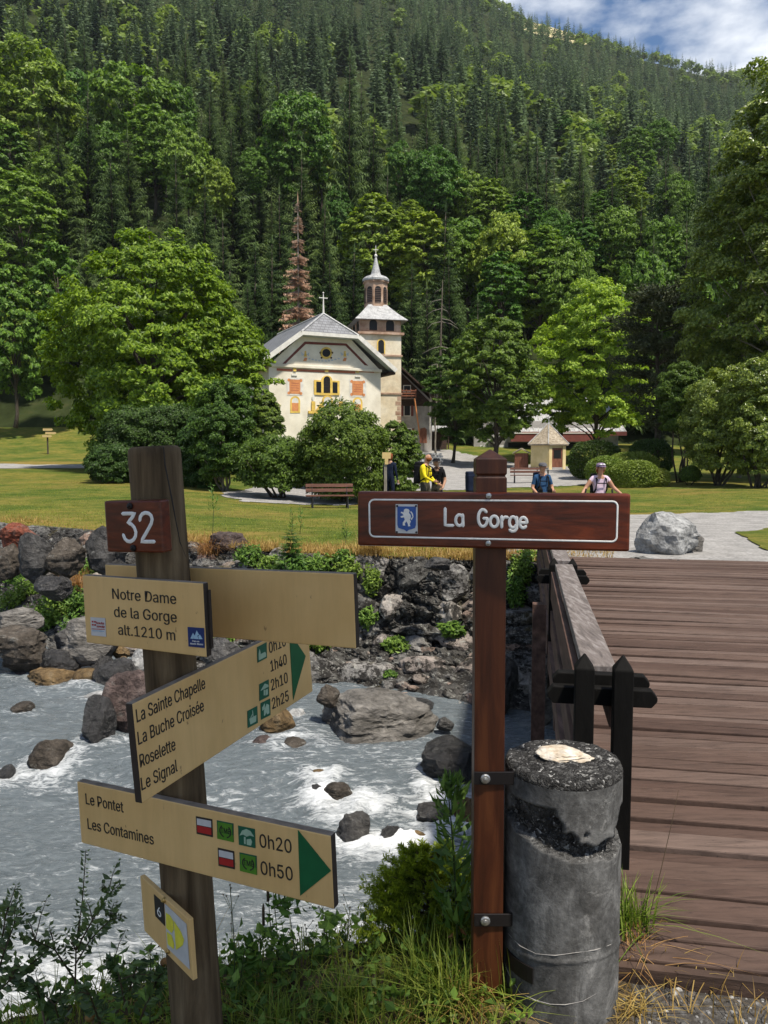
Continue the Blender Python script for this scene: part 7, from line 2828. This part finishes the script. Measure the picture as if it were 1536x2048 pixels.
# man in yellow, turned to the right
p, H = stand(850, 907, 20)
pz = {'shr': (-.17, .0, 1.41), 'elr': (-.22, -.10, 1.16), 'wrr': (-.17, -.30, 1.06), 'par': (-.16, -.36, 1.05), 'shl': (.18, .0, 1.41), 'ell': (.24, -.06, 1.14), 'wrl': (.2, -.24, .98), 'pal': (.19, -.30, .96), 'knl': (.1, -.14, .52), 'anl': (.1, -.06, .1), 'tol': (.11, -.22, .05), 'ch': (0, -.02, 1.34), 'nk': (0, -.03, 1.49), 'hb': (0, -.06, 1.575), 'hm': (0, -.075, 1.65), 'ht': (0, -.06, 1.73), 'nose': (0, -.18, 1.625)}
r, k, J = person('bald bearded hiker in a bright yellow long sleeved shirt and dark trousers', p, H, math.radians(62), pz, [C_YEL, C_KHA, SKINT, C_BOOT], 'long')
headwear(r, k, J, C_BEARD, 'beard')
backpack('dark backpack on the hiker in yellow', r, k, J, C_BLK)
p, H = stand(873, 918, 20.5)
pz = {'elr': (-.24, -.02, 1.15), 'wrr': (-.2, -.2, .98), 'par': (-.19, -.26, .96), 'ell': (.25, 0, 1.15), 'wrl': (.24, -.18, .95), 'pal': (.24, -.25, .93), 'hm': (0, -.03, 1.65), 'hb': (0, -.02, 1.575), 'ht': (0, -.02, 1.73), 'nose': (0, -.135, 1.62)}
r, k, J = person('hiker all in black with a black brimmed hat beside the man in yellow', p, H, math.radians(-22), pz, [C_BLK, C_KHA, SKIN, C_BOOT], 'short')
headwear(r, k, J, C_BLK, 'hat')
backpack('black backpack on the hiker in the black hat', r, k, J, C_BLK, .8)
pole('trekking pole held by the hiker in the black hat', P(880, 962, 20.1), P(890, 1000, 19.8))
# man in blue
p, H = stand(1083, 927, 16.0)
pz = {'elr': (-.26, .02, 1.14), 'wrr': (-.22, -.2, 1.0), 'par': (-.2, -.27, .99), 'ell': (.27, .0, 1.14), 'wrl': (.2, -.24, 1.04), 'pal': (.17, -.3, 1.05)}
r, k, J = person('hiker in a navy shirt and grey cap facing the bridge', p, H, math.radians(14), pz, [C_NAV, C_GRY, SKINT, C_BOOT], 'short')
headwear(r, k, J, C_GRY, 'cap')
backpack('dark backpack on the hiker in navy', r, k, J, C_DNAV)
pole('trekking pole upright in the hand of the hiker in navy', P(1096, 940, 15.6), P(1097, 1010, 15.6))
# woman in lilac with poles
p, H = stand(1197, 927, 14.2)
pz = {'shr': (-.165, 0, 1.42), 'elr': (-.31, .0, 1.22), 'wrr': (-.45, -.12, 1.06), 'par': (-.50, -.16, 1.03), 'shl': (.165, 0, 1.42), 'ell': (.31, 0, 1.22), 'wrl': (.47, -.12, 1.06), 'pal': (.52, -.16, 1.03), 'nk': (0, -.01, 1.49), 'hb': (0, -.03, 1.57), 'hm': (0, -.045, 1.645), 'ht': (0, -.03, 1.73), 'nose': (0, -.15, 1.605)}
r, k, J = person('woman hiker in a lilac sleeveless top with arms spread holding poles', p, H, math.radians(4), pz, [C_LIL, C_GRY, SKINT, C_BOOT], 'none', 'short', True)
h_ = headwear(r, k, J, C_HAIR, 'hair')
headwear(r, k, J, C_VIS, 'cap')
mb = MB()
hm = np.array(J['hm'])
for s_ in (-.035, .035):
    mb.lathe([(.0, -.022), (.03, -.005), (.0, .022)], (hm + np.array([s_, -.112, .085])) * k, 10)
mb.build('sunglasses', M_LGREY, r, world=False)
backpack('dark backpack with chest strap on the woman in lilac', r, k, J, C_BLK, .9)
pole('trekking pole in the left hand end of the woman in lilac', P(1172, 978, 14.0), P(1160, 1060, 13.7))
pole('trekking pole in the right hand end of the woman in lilac', P(1224, 979, 14.0), P(1234, 1060, 13.7))
# partly hidden people
p, H = stand(957, 926, 17.5)
r, k, J = person('hiker in dark clothes almost hidden behind the brown sign post', p, H, math.radians(100), {}, [C_GRY, C_DNAV, SKIN, C_BOOT], 'long')
backpack('dark round backpack showing left of the brown sign post', r, k, J, C_DNAV, 1.2)
p, H = stand(780, 908, 28.5)
r, k, J = person('person in dark navy clothes behind the small yellow signpost and shrub', p, H, math.radians(150), {}, [C_DNAV, C_DNAV, SKIN, C_BOOT], 'long')
headwear(r, k, J, C_HAIR, 'hair')
p, H = stand(655, 930, 34)
r, k, J = person('person in a magenta top behind the shrubs above the park bench', p, H, math.radians(20), {}, [C_MAG, C_DNAV, SKIN, C_BOOT], 'short')
headwear(r, k, J, C_BLK, 'hair')

# ------------------------------------------------------------------ small plants
L_GRASS = leafmat('grass_blades', (.06, .105, .012), (.27, .31, .05), rnd=.1, trans=.35)
L_DRY = leafmat('dry_grass_blades', (.2, .11, .03), (.46, .31, .11), rnd=.08, trans=.3)
L_WEED = leafmat('weed_leaves', (.05, .10, .016), (.20, .31, .05), rnd=.25, trans=.3)
L_DARKW = leafmat('dark_oval_leaves', (.035, .065, .02), (.11, .17, .045), rnd=.1, trans=.22, rough=.4, gloss=.4)
L_SAPL = leafmat('young_spruce_needles', (.06, .10, .010), (.31, .36, .03), rnd=.05, trans=.3)
L_WILLOW = leafmat('willowherb_leaves', (.05, .11, .02), (.17, .28, .06), rnd=.05, trans=.3)
L_RUST = leafmat('rusty_leaves', (.16, .06, .02), (.4, .2, .07), rnd=.1, trans=.3)
M_STEM = flat('green_stem', (.055, .075, .025), var=.3)
M_STEMB = flat('brown_stem', (.06, .04, .02), var=.3)


def blades(mb, base, L, rng, w=.004, lean=.5, seg=4, mat=0, head=None):
    """Curved grass blades: base (n,3), length L (n)."""
    n = len(base)
    L = np.broadcast_to(np.asarray(L, float), (n,))
    az = rng.uniform(0, 2 * math.pi, n)
    d = np.stack([np.cos(az), np.sin(az), np.zeros(n)], 1)
    sd = np.stack([-d[:, 1], d[:, 0], np.zeros(n)], 1)
    ln = np.abs(rng.normal(size=n)) * lean
    rows = []
    for i in range(seg + 1):
        t = i / seg
        c = base + d * (L * ln * t ** 2)[:, None] + np.stack([np.zeros(n), np.zeros(n), L * (t - .42 * np.minimum(ln, 1.6) * t ** 2.2)], 1)
        ww = w * (1 - t ** 1.6) * rng.uniform(.8, 1.2) + .0004
        if i == seg:
            rows += [c]
        else:
            rows += [c - sd * ww / 2, c + sd * ww / 2]
    V = np.stack(rows, 1)
    k = V.shape[1]
    q = []
    for i in range(seg - 1):
        q.append((2 * i, 2 * i + 1, 2 * i + 3, 2 * i + 2))
    F = (np.array(q)[None] + (np.arange(n) * k)[:, None, None]).reshape(-1, 4)
    tone = rng.uniform(0, 1, n)
    mb.add(V.reshape(-1, 3), F, mat, np.repeat(tone, len(q)))
    T = np.array([[2 * (seg - 1), 2 * (seg - 1) + 1, 2 * seg]])
    F3 = (T[None] + (np.arange(n) * k)[:, None, None]).reshape(-1, 3)
    mb.F.append(F3 + mb.n - n * k); mb.M.append(np.full(len(F3), mat)); mb.T.append(tone)


rg = np.random.default_rng(77)
# turf of the near bank
n = 7500
bx = rg.uniform(-2.6, .36, n)
by = np.interp(bx, _nx, _ny) - rg.uniform(-.35, .75, n) ** 1.0
base = np.stack([bx, by, nbz(bx, by) - .005], 1)
mb = MB()
Lb = rg.uniform(.05, .17, n) * (1 + .5 * vn(base * 4, 3))
blades(mb, base, Lb, rg, .0042, .8)
tag(mb.build('grass', L_GRASS), 'rough green grass on the near bank', 'grass', kind='stuff')
n = 2600
bx = rg.uniform(-1.2, 1.05, n)
by = np.interp(bx, _nx, _ny) - rg.uniform(-.2, .7, n)
base = np.stack([bx, by, nbz(bx, by) - .003], 1)
k = ((fbm(base * 2.2, 15, 3) > -.05) | (bx > .66)) & ((bx < .3) | (bx > .66))
base = base[k & ((bx > -.1) | (rg.uniform(size=n) < .35)) & ((bx < .2) | (rg.uniform(size=n) < .5))]
mb = MB()
blades(mb, base, rg.uniform(.04, .13, len(base)), rg, .003, 1.6)
tag(mb.build('dry_grass', L_DRY), 'straw coloured dead grass on the near bank', 'grass', kind='stuff')
# low leafy ground cover
C, N = [], []
for i in range(640):
    x = rg.uniform(-2.6, .45)
    y = np.interp(x, _nx, _ny) - rg.uniform(-.35, .55)
    z = float(nbz(np.array([x]), np.array([y]))[0])
    m = rg.integers(4, 10)
    h = rg.uniform(.02, .13)
    C.append(np.array([x, y, z]) + rg.normal(size=(m, 3)) * np.array([.025, .025, .02]) + np.stack([0 * np.arange(m), 0 * np.arange(m), rg.uniform(.2, 1, m) * h], 1))
    N.append(rg.normal(size=(m, 3)) * .5 + [0, -.2, .8])
mb = MB()
leaves(mb, np.concatenate(C), np.concatenate(N), .034, rg, .62)
tag(mb.build('ground_cover', L_WEED), 'low leafy weeds covering the near bank', 'weeds', kind='stuff')
# loose gravel by the bridge head
v0, f0 = rock_mesh(71, 1, 6, .1)
mb = MB()
n = 2600
gx = rg.uniform(.68, 2.0, n); gy = rg.uniform(1.1, 2.5, n)
for i in range(n):
    if gy[i] > np.interp(gx[i], _nx, _ny): continue
    s = rg.uniform(.003, .008) * (2.2 if rg.uniform() < .06 else 1)
    mb.add(v0 * np.array([s, s * .8, s * .55]) @ rotz(rg.uniform(0, 6)).T + np.array([gx[i], gy[i], float(nbz(gx[i:i + 1], gy[i:i + 1])[0]) + s * .2]), f0, 0, rg.uniform())
M_PEB = varied('pebble_stone', [(.2, (.05, .048, .045)), (.5, (.12, .117, .112)), (.8, (.22, .215, .21)), (.97, (.36, .355, .34))], scale=40, tone=.9, rough=.8, bmp=.2, bdist=.003)
tag(mb.build('gravel', M_PEB), 'loose grey pebbles scattered at the bridge head', 'gravel', kind='stuff')


def leafy_stem(mb, tb, pts, n, L, rng, aspect=.5, r=.004, both=True, start=.15, up=.5):
    pts = np.asarray(pts, float)
    tb.tube(pts, np.linspace(r, r * .35, len(pts)), 6)
    t = np.linspace(start, 1.0, n)
    s = np.linspace(0, 1, len(pts))
    c = np.stack([np.interp(t, s, pts[:, k]) for k in range(3)], 1)
    d = nrm(np.stack([np.interp(np.minimum(t + .02, 1), s, pts[:, k]) for k in range(3)], 1) - np.stack([np.interp(np.maximum(t - .02, 0), s, pts[:, k]) for k in range(3)], 1))
    ref = nrm(np.cross(d, [0, 1.0, .2]))
    b2 = np.cross(d, ref)
    a = np.arange(n) * (2.4 if not both else math.pi) + rng.normal(size=n) * .5
    o = ref * np.cos(a)[:, None] + b2 * np.sin(a)[:, None] * .8
    ax = nrm(o + d * up)
    ll = L * rng.uniform(.7, 1.2, n) * (1 - .45 * t ** 3)
    N = nrm(np.cross(ax, np.cross(d, ax)) + rng.normal(size=(n, 3)) * .35)
    leaves(mb, c + ax * (ll * .55)[:, None], N, ll, rng, aspect, along=ax)


# leafy willow shrub at lower left
rs = np.random.default_rng(31)
SHR = [  # pixel polyline base->tip, depth, leaf length
    ('young shrub with oval dark leaves at lower left, its tallest shoot reaching the boards', [[(150, 1990), (152, 1900), (165, 1800), (172, 1700)], [(152, 1900), (185, 1840), (215, 1790), (240, 1768)], [(150, 1930), (180, 1880), (220, 1840), (250, 1832)], [(150, 1960), (110, 1900), (70, 1880), (40, 1872)]], 2.15, .026),
    ('young shrub with oval dark leaves at the left border', [[(-20, 1980), (0, 1900), (12, 1830), (32, 1770)], [(-10, 1960), (10, 1900), (28, 1850), (30, 1815)], [(-20, 2000), (20, 1960), (60, 1930), (90, 1905)]], 2.05, .028),
    ('low shrub with oval dark leaves left of the waymark post foot', [[(250, 2030), (262, 1970), (275, 1930), (300, 1920)], [(255, 2030), (240, 1960), (225, 1930), (212, 1925)], [(200, 2048), (180, 1990), (160, 1975)], [(280, 2040), (310, 1970), (330, 1945)], [(90, 2048), (80, 2000), (60, 1975), (40, 1965)], [(120, 2048), (110, 2010), (130, 1980)]], 2.0, .03),
]
for label, sts, Y, L in SHR:
    base = P(*sts[0][0], Y)
    root = thing('leafy_shrub', label, 'shrub', base, 'leafy shrubs on the near bank')
    mb, tb = MB(), MB()
    for st in sts:
        pts = [P(x, y, Y + rs.normal() * .04) for x, y in st]
        leafy_stem(mb, tb, pts, int(18 + 10 * len(st)), L, rs, .55, .003)
        for q in range(4):
            t = rs.uniform(.3, .9)
            i = int(t * (len(pts) - 1))
            b0 = pts[i]
            e = b0 + np.array([rs.normal() * .045, rs.normal() * .04, rs.uniform(.02, .08)])
            leafy_stem(mb, tb, [b0, (b0 + e) / 2 + [0, 0, .01], e], 8, L, rs, .55, .002)
    mb.build('leaf', L_DARKW, root)['kind'] = 'stuff'
    tb.build('stem', M_STEMB, root)
# plants in front of the water: thin stalks with leaves, spikes and seed heads
rw_ = np.random.default_rng(32)
for k, (x, yt_, yb, Y, kind) in enumerate([(545, 1770, 2000, 2.3, 'leaf'), (520, 1860, 2010, 2.25, 'leaf'), (650, 1830, 2005, 2.35, 'palm'), (575, 1800, 1990, 2.3, 'palm'), (655, 1890, 1995, 2.32, 'palm'), (490, 1900, 2010, 2.2, 'leaf'),
                                       (536, 1790, 1990, 2.3, 'spike'), (527, 1838, 2000, 2.28, 'spike'), (640, 1790, 1990, 2.35, 'seed'), (700, 1815, 1985, 2.38, 'seed'), (735, 1845, 1985, 2.4, 'seed'), (610, 1850, 1990, 2.33, 'seed'), (690, 1850, 1990, 2.4, 'seed'), (460, 1770, 2000, 2.2, 'seed'), (720, 1870, 1990, 2.4, 'seed'), (595, 1880, 2000, 2.3, 'seed'), (750, 1880, 1990, 2.42, 'seed'), (300, 1900, 2040, 2.05, 'seed'), (330, 1925, 2045, 2.0, 'bloom'), (350, 1965, 2048, 2.0, 'bloom'), (180, 2035, 2060, 1.95, 'bloom')]):
    a0, a1 = P(x + rw_.normal() * 12, yb, Y), P(x, yt_, Y)
    root = thing('wildflower', {'leaf': 'weed stalk with toothed dark leaves before the white water', 'palm': 'thin stalk with lobed geranium leaves before the white water', 'spike': 'brown plantain like seed spike before the white water', 'seed': 'wiry stalk with tiny seed heads before the white water', 'bloom': 'faded round flower head in the weeds by the waymark post'}[kind], 'wild plant', a0, 'wild plants on the near bank')
    mb, tb, hb_ = MB(), MB(), MB()
    m_ = (a0 + a1) / 2 + np.array([rw_.normal() * .012, 0, 0])
    tb.tube([a0 - [0, 0, .1], m_, a1], [.0024, .0018, .001], 5)
    if kind == 'leaf':
        leafy_stem(mb, tb, [a0, m_, a1], 26, .045, rw_, .55, .002, up=.2)
        for q in range(5):
            s_ = a0 + (a1 - a0) * rw_.uniform(.3, .9)
            e = s_ + np.array([rw_.normal() * .06, rw_.normal() * .03, rw_.uniform(.02, .06)])
            leafy_stem(mb, tb, [s_, (s_ + e) / 2, e], 8, .04, rw_, .6, .0015)
    elif kind == 'palm':
        for c, sc_ in ((a1, 1.0), (m_, .8)):
            for q in range(3):
                cc = c + np.array([rw_.normal() * .02, rw_.normal() * .02, rw_.normal() * .012])
                az = np.linspace(0, 2 * math.pi, 8)[:-1] + rw_.uniform(0, 1)
                ax = np.stack([np.cos(az), np.sin(az), -.35 + 0 * az], 1)
                leaves(mb, cc + ax * .017 * sc_, np.tile([0, -.3, 1.0], (7, 1)) + rw_.normal(size=(7, 3)) * .2, .036 * sc_, rw_, .42, along=ax)
    elif kind == 'spike':
        hb_.tube([a1 - [0, 0, .02], a1 + [0, 0, .035], a1 + [0, 0, .05]], [.0048, .0045, .0015], 7)
        hb_.build('seed_spike', M_STEMB, root)
    elif kind == 'seed':
        for q in range(6):
            s_ = a0 + (a1 - a0) * rw_.uniform(.5, .98)
            e = s_ + np.array([rw_.normal() * .03, rw_.normal() * .02, rw_.uniform(.015, .06)])
            tb.tube([s_, e], [.0009, .0007], 4)
            hb_.lathe([(0, -.0035), (.003, 0), (0, .004)], tuple(e), 6)
        hb_.lathe([(0, -.004), (.0035, 0), (0, .005)], tuple(a1), 6)
        hb_.build('seed_head', M_STEMB, root)
    else:
        hb_.lathe([(0, -.012), (.010, -.006), (.014, .002), (.009, .009), (0, .011)], tuple(a1), 10)
        hb_.build('flower_head', L_RUST, root)
    if mb.n: mb.build('leaf', L_WEED, root)
    tb.build('stem', M_STEM, root)
# small spruce sapling before the brown post
rsq = np.random.default_rng(33)
SY = 2.36
root = thing('spruce_sapling', 'small bushy yellow green spruce sapling in front of the brown sign post', 'sapling', P(905, 1995, SY))
mb, tb = MB(), MB()
b0, b1 = P(868, 2000, SY + .05), P(850, 1715, SY + .05)
tb.tube([b0, (b0 + b1) / 2 + [.01, 0, 0], b1], [.009, .006, .002], 6)
for i in range(190):
    f = rsq.uniform(.08, 1.0)
    s_ = b0 + (b1 - b0) * f
    az = rsq.uniform(0, 6.28)
    L = (.22 * (1 - f) ** .6 + .05) * rsq.uniform(.7, 1.15)
    d = np.array([math.cos(az) * 1.0, math.sin(az) * .55, .18 + .35 * f])
    e = s_ + d * L
    tb.tube([s_, e], [.0025, .0012], 4, cap=False)
    for tw in range(5):
        t0 = rsq.uniform(.35, .95) if tw else 1.0
        c0 = s_ + d * L * (t0 if tw else .55)
        dd = nrm(d + rsq.normal(size=3) * (.55 if tw else .1) + [0, 0, .1])
        ll = L * (.42 if tw else .5) * rsq.uniform(.7, 1.2)
        m = int(30 + 420 * ll)
        t = rsq.uniform(0, 1, m)
        a = rsq.uniform(0, 6.28, m)
        u_ = nrm(np.cross(dd, [.3, .2, 1.0])); w_ = np.cross(dd, u_)
        o_ = u_ * np.cos(a)[:, None] + w_ * np.sin(a)[:, None]
        ax = nrm(o_ + dd * .75)
        leaves(mb, c0 + dd * (ll * t)[:, None] + ax * .0065, np.cross(ax, dd), .0165, rsq, .19, along=ax, tone=np.clip(.25 + .55 * t + rsq.normal(size=m) * .15, 0, 1), fold=.02)
mb.build('needle', L_SAPL, root)['kind'] = 'stuff'
tb.build('stem', M_STEMB, root)
# willowherb
root = thing('willowherb', 'tall willowherb with narrow pointed leaves left of the brown sign post', 'wild plant', P(912, 1985, 2.28))
mb, tb, rb_ = MB(), MB(), MB()
rwh = np.random.default_rng(34)
pts = [P(x, y, 2.24) for x, y in ((912, 1990), (915, 1900), (912, 1800), (906, 1690), (898, 1600), (902, 1568))]
leafy_stem(mb, tb, pts, 190, .095, rwh, .17, .0042, both=False, start=.28, up=.85)
leafy_stem(mb, tb, [P(901, 1600, 2.24), P(903, 1575, 2.24), P(905, 1556, 2.24)], 40, .055, rwh, .2, .002, both=False, start=.0, up=1.3)
leafy_stem(rb_, tb, [P(914, 1945, 2.24), P(915, 1890, 2.24), P(913, 1810, 2.24)], 13, .05, rwh, .3, .004, both=False, start=.0, up=-.4)
mb.build('leaf', L_WILLOW, root)['kind'] = 'stuff'
rb_.build('withered_leaf', L_RUST, root)
tb.build('stem', M_STEM, root)
# tufts
for k, (x, y, Y, n, L, w, lm, label, ln) in enumerate([
        (1258, 1850, 2.36, 150, .24, .0055, L_GRASS, 'long green grass tuft between pillar and bridge planks', .75),
        (1275, 1905, 2.25, 60, .13, .0035, L_DRY, 'straw coloured grass tuft at the foot of the bridge planks', 1.3),
        (1265, 1990, 2.04, 50, .08, .003, L_DRY, 'flattened dead grass beside the pillar foot', 2.2),
        (905, 2020, 2.05, 120, .22, .005, L_GRASS, 'green grass tuft at the foot of the brown sign post', .8),
        (940, 2020, 2.03, 60, .14, .0035, L_DRY, 'dry grass tuft between brown sign post and pillar', 1.2),
        (700, 2030, 2.1, 130, .15, .005, L_GRASS, 'green grass tuft in the middle of the near bank edge', .9),
        (560, 2035, 2.05, 130, .15, .005, L_GRASS, 'green grass tuft right of the waymark post foot', .9),
        (835, 2000, 2.15, 70, .26, .004, L_GRASS, 'tall thin grass tuft below the spruce sapling', .6)]):
    p = P(x, y, Y)
    zg_ = float(nbz(np.array([p[0]]), np.array([Y]))[0])
    c = np.array([p[0], Y, zg_])
    mb = MB()
    blades(mb, c + rg.normal(size=(n, 3)) * np.array([.035, .03, 0]), rg.uniform(.5, 1.1, n) * L, rg, w, ln, 5)
    o = mb.build('grass_tuft', lm)
    tag(o, label, 'grass tuft', 'grass tufts on the near bank')
mb = MB()
mb.tube([P(1300, 1830, 2.3), P(1322, 1740, 2.33), P(1345, 1640, 2.37), P(1357, 1580, 2.4)], [.0016, .0013, .001, .0005], 5)
tag(mb.build('grass_stalk', M_STEMB), 'single thin grass stalk rising before the bridge planks', 'grass stalk')

# far bank: weeds among the stones, dry fringe along the lawn edge
n = 26000
aa_ = rg.uniform(-.72, .30, n)
yy_ = edge_y(TOPE, aa_) + np.abs(rg.normal(size=n)) * .7 - .12
xx_ = aa_ * yy_
base = np.stack([xx_, yy_, gz(xx_, yy_) - .02], 1)
k = (rg.uniform(size=n) < np.clip(.25 + fbm(base * .7, 44, 4) * 1.5, .02, .8))
base = base[k]
mb = MB()
blades(mb, base, rg.uniform(.05, .2, len(base)), rg, .011, 1.0, 3)
tag(mb.build('dry_grass_fringe', L_DRY), 'golden dry grass fringe along the far lawn edge', 'grass', kind='stuff')
n = 60000
aa_ = rg.uniform(-.72, .62, n)
yy_ = edge_y(TOPE, aa_) + 22 * rg.uniform(size=n) ** 1.6
xx_ = aa_ * yy_
zz_ = gz(xx_, yy_)
px_, py_ = project_xy(xx_, yy_, zz_)
base = np.stack([xx_, yy_, zz_ - .01], 1)
onpath = (px_ > 1000) & (py_ > 1026) & (xx_ > 1.6)
base = base[~onpath & (fbm(base * .5, 45, 3) > -.35)]
mb = MB()
blades(mb, base, rg.uniform(.03, .075, len(base)), rg, .012, .9, 2)
tag(mb.build('lawn_grass', L_GRASS), 'short green lawn grass across the river', 'grass', kind='stuff')


def bank_point(px, py):
    """First hit of the view ray with the embankment mesh or the lawn."""
    d = Vector(ray(px, py))
    hit, loc, nn, fi = emb.ray_cast(Vector(CAM), d.normalized())
    if hit:
        return np.array(loc), np.array(nn)
    q = plan([(px, py)])[0]
    return np.array([q[0], q[1], float(gz(q[0], q[1]))]), np.array([0, 0, 1.0])


WEEDS = [(40, 1160, 90, 60, 'spreading light green shrub at the left border under the lichen boulders'), (110, 1240, 110, 80, 'largest light green shrub of the left bank'), (165, 1215, 70, 60, 'light green shrub touching the left edge of the tan boards'), (60, 1185, 70, 50, 'bushy green plant among the stones at the far left of the bank'), (130, 1210, 90, 70, 'broad leafy bush hanging over the left waterline stones'), (85, 1250, 80, 50, 'dark green weeds above the pale ledge at left'), (25, 1210, 60, 60, 'yellow flecked weeds at the left border of the bank'), (150, 1265, 60, 50, 'grassy green clump left of the tan boards'),
         (175, 1150, 50, 50, 'small leafy clump beside the rounded grey boulder'), (500, 1120, 60, 50, 'green herbs right of the reddish stone'), (540, 1140, 60, 50, 'green herbs under the blank tan board edge'), (640, 1140, 80, 50, 'wide clump of green herbs on the embankment lip'), (700, 1150, 60, 50, 'leafy herbs where the embankment turns to wall'), (745, 1170, 40, 60, 'trailing herbs left end of the stone wall'), (600, 1145, 60, 50, 'green herbs under the little fir on the bank'),
         (735, 1240, 40, 40, 'small fern like clump halfway up the wall'), (790, 1295, 60, 40, 'pale green clump low in the wall'), (905, 1262, 45, 30, 'fern growing from a crack beside the brown post'), (780, 1350, 24, 18, 'tiny weed under the low clump in the wall'), (1040, 1150, 50, 70, 'ivy like leaves right of the brown post at the wall top'), (1030, 1200, 44, 80, 'leafy creeper hanging beside the bridge abutment'), (1060, 1120, 50, 40, 'dark leaves crowding the bridge end post'), (640, 1290, 50, 40, 'dark weeds in the shade under the blank tan board'), (450, 1290, 50, 40, 'grass clump right of the waymark post behind the boards'), (690, 1120, 50, 36, 'leafy herbs left of the brown sign board'), (110, 1125, 50, 30, 'small weeds between the boulders under the left lawn')]
for k, (px, py, w, h, label) in enumerate(WEEDS):
    q, nn = bank_point(px, py)
    Y = q[1]
    R, Hh = size_at(w, Y) / 2, size_at(h, Y) / 2
    r_ = np.random.default_rng(600 + k)
    m = int(380 * (w * h / 3000) ** .7) + 120
    d = nrm(r_.normal(size=(m, 3))) * r_.uniform(.2, 1, (m, 1)) ** .6
    lum = 1 + .5 * vn(d * 2.3 + k, k)
    C = d * lum[:, None] * np.array([R, R * .7, Hh]) + q + np.array([0, -.04, Hh * .35])
    mb = MB()
    leaves(mb, C, nrm(d) * .4 + r_.normal(size=(m, 3)) * .5 + [0, -.3, .6], .075 if k not in (17,) else .11, r_, .5)
    tb = MB()
    for s_ in range(6):
        tb.tube([q + [0, 0, -.05], C[r_.integers(m)]], [.006, .002], 4)
    root = thing('bank_plant', label, 'wild plant', q, 'plants on the far bank')
    mb.build('leaf', L_WEED, root)['kind'] = 'stuff'
    tb.build('stem', M_STEM, root)
# willowherbs, little fir and dry tussocks on the far lip
for k, (px, py, hpx, label) in enumerate([(425, 1075, 105, 'tall feathery weed at the lawn edge right of the plaque'), (583, 1070, 52, 'left of two willowherbs at the lawn edge'), (600, 1068, 56, 'right of two willowherbs at the lawn edge with a pink tip'), (690, 1090, 50, 'thin weed left of the brown sign board')]):
    q, nn = bank_point(px, py)
    r_ = np.random.default_rng(650 + k)
    hh2 = size_at(hpx, q[1])
    root = thing('tall_weed', label, 'wild plant', q, 'tall weeds on the far bank')
    mb, tb = MB(), MB()
    leafy_stem(mb, tb, [q, q + [.03, 0, hh2 * .5], q + [.0, 0, hh2]], 46, .16 if k == 0 else .11, r_, .22, .008, both=False, up=.6, start=.45 if k == 0 else .2)
    mb.build('leaf', L_WILLOW, root)['kind'] = 'stuff'
    tb.build('stem', M_STEM, root)
q, nn = bank_point(582, 1125)
mb, tb = spruce_mesh(91, size_at(78, q[1]), .36, 90, fine=1.3, bare=.03)
root = thing('young_fir', 'young dark fir growing on the lip of the far bank', 'tree', q)
mb.build('crown', L_BUSH, root, world=False)
tb.build('trunk', M_BARK, root, world=False)
for k, (px, py, label) in enumerate([(425, 1105, 'drooping tussock of straw right of the waymark post'), (140, 1130, 'tussock of straw between boulders at the left bank'), (155, 1175, 'straw hanging over the dark undercut stone'), (740, 1105, 'tussock of straw left under the brown sign board'), (1000, 1100, 'tussock of straw at the wall top right of the brown post'), (330, 1085, 'straw at the lawn edge behind the plaque')]):
    q, nn = bank_point(px, py)
    mb = MB()
    m = 260
    blades(mb, q + rg.normal(size=(m, 3)) * np.array([.12, .08, .0]) + [0, -.05, -.03], rg.uniform(.25, .6, m), rg, .008, 1.3, 4)
    tag(mb.build('straw_tussock', L_DRY), label, 'grass tuft', 'straw tussocks on the far bank')

# ------------------------------------------------------------------ the air between here and the ridge
hz_m = bpy.data.materials.new('haze')
hz_m.use_nodes = True
hn = hz_m.node_tree
hn.nodes.clear()
h_o = hn.nodes.new('ShaderNodeOutputMaterial')
h_v = hn.nodes.new('ShaderNodeVolumePrincipled')
h_v.inputs['Color'].default_value = (.86, .92, 1.0, 1)
h_v.inputs['Density'].default_value = .00007
hn.links.new(h_v.outputs['Volume'], h_o.inputs['Volume'])
mb = MB()
mb.box((0, 640, 420), (3400, 1500, 1100))
tag(mb.build('haze', hz_m), 'thin mountain air in front of the far slope', 'haze', kind='stuff')
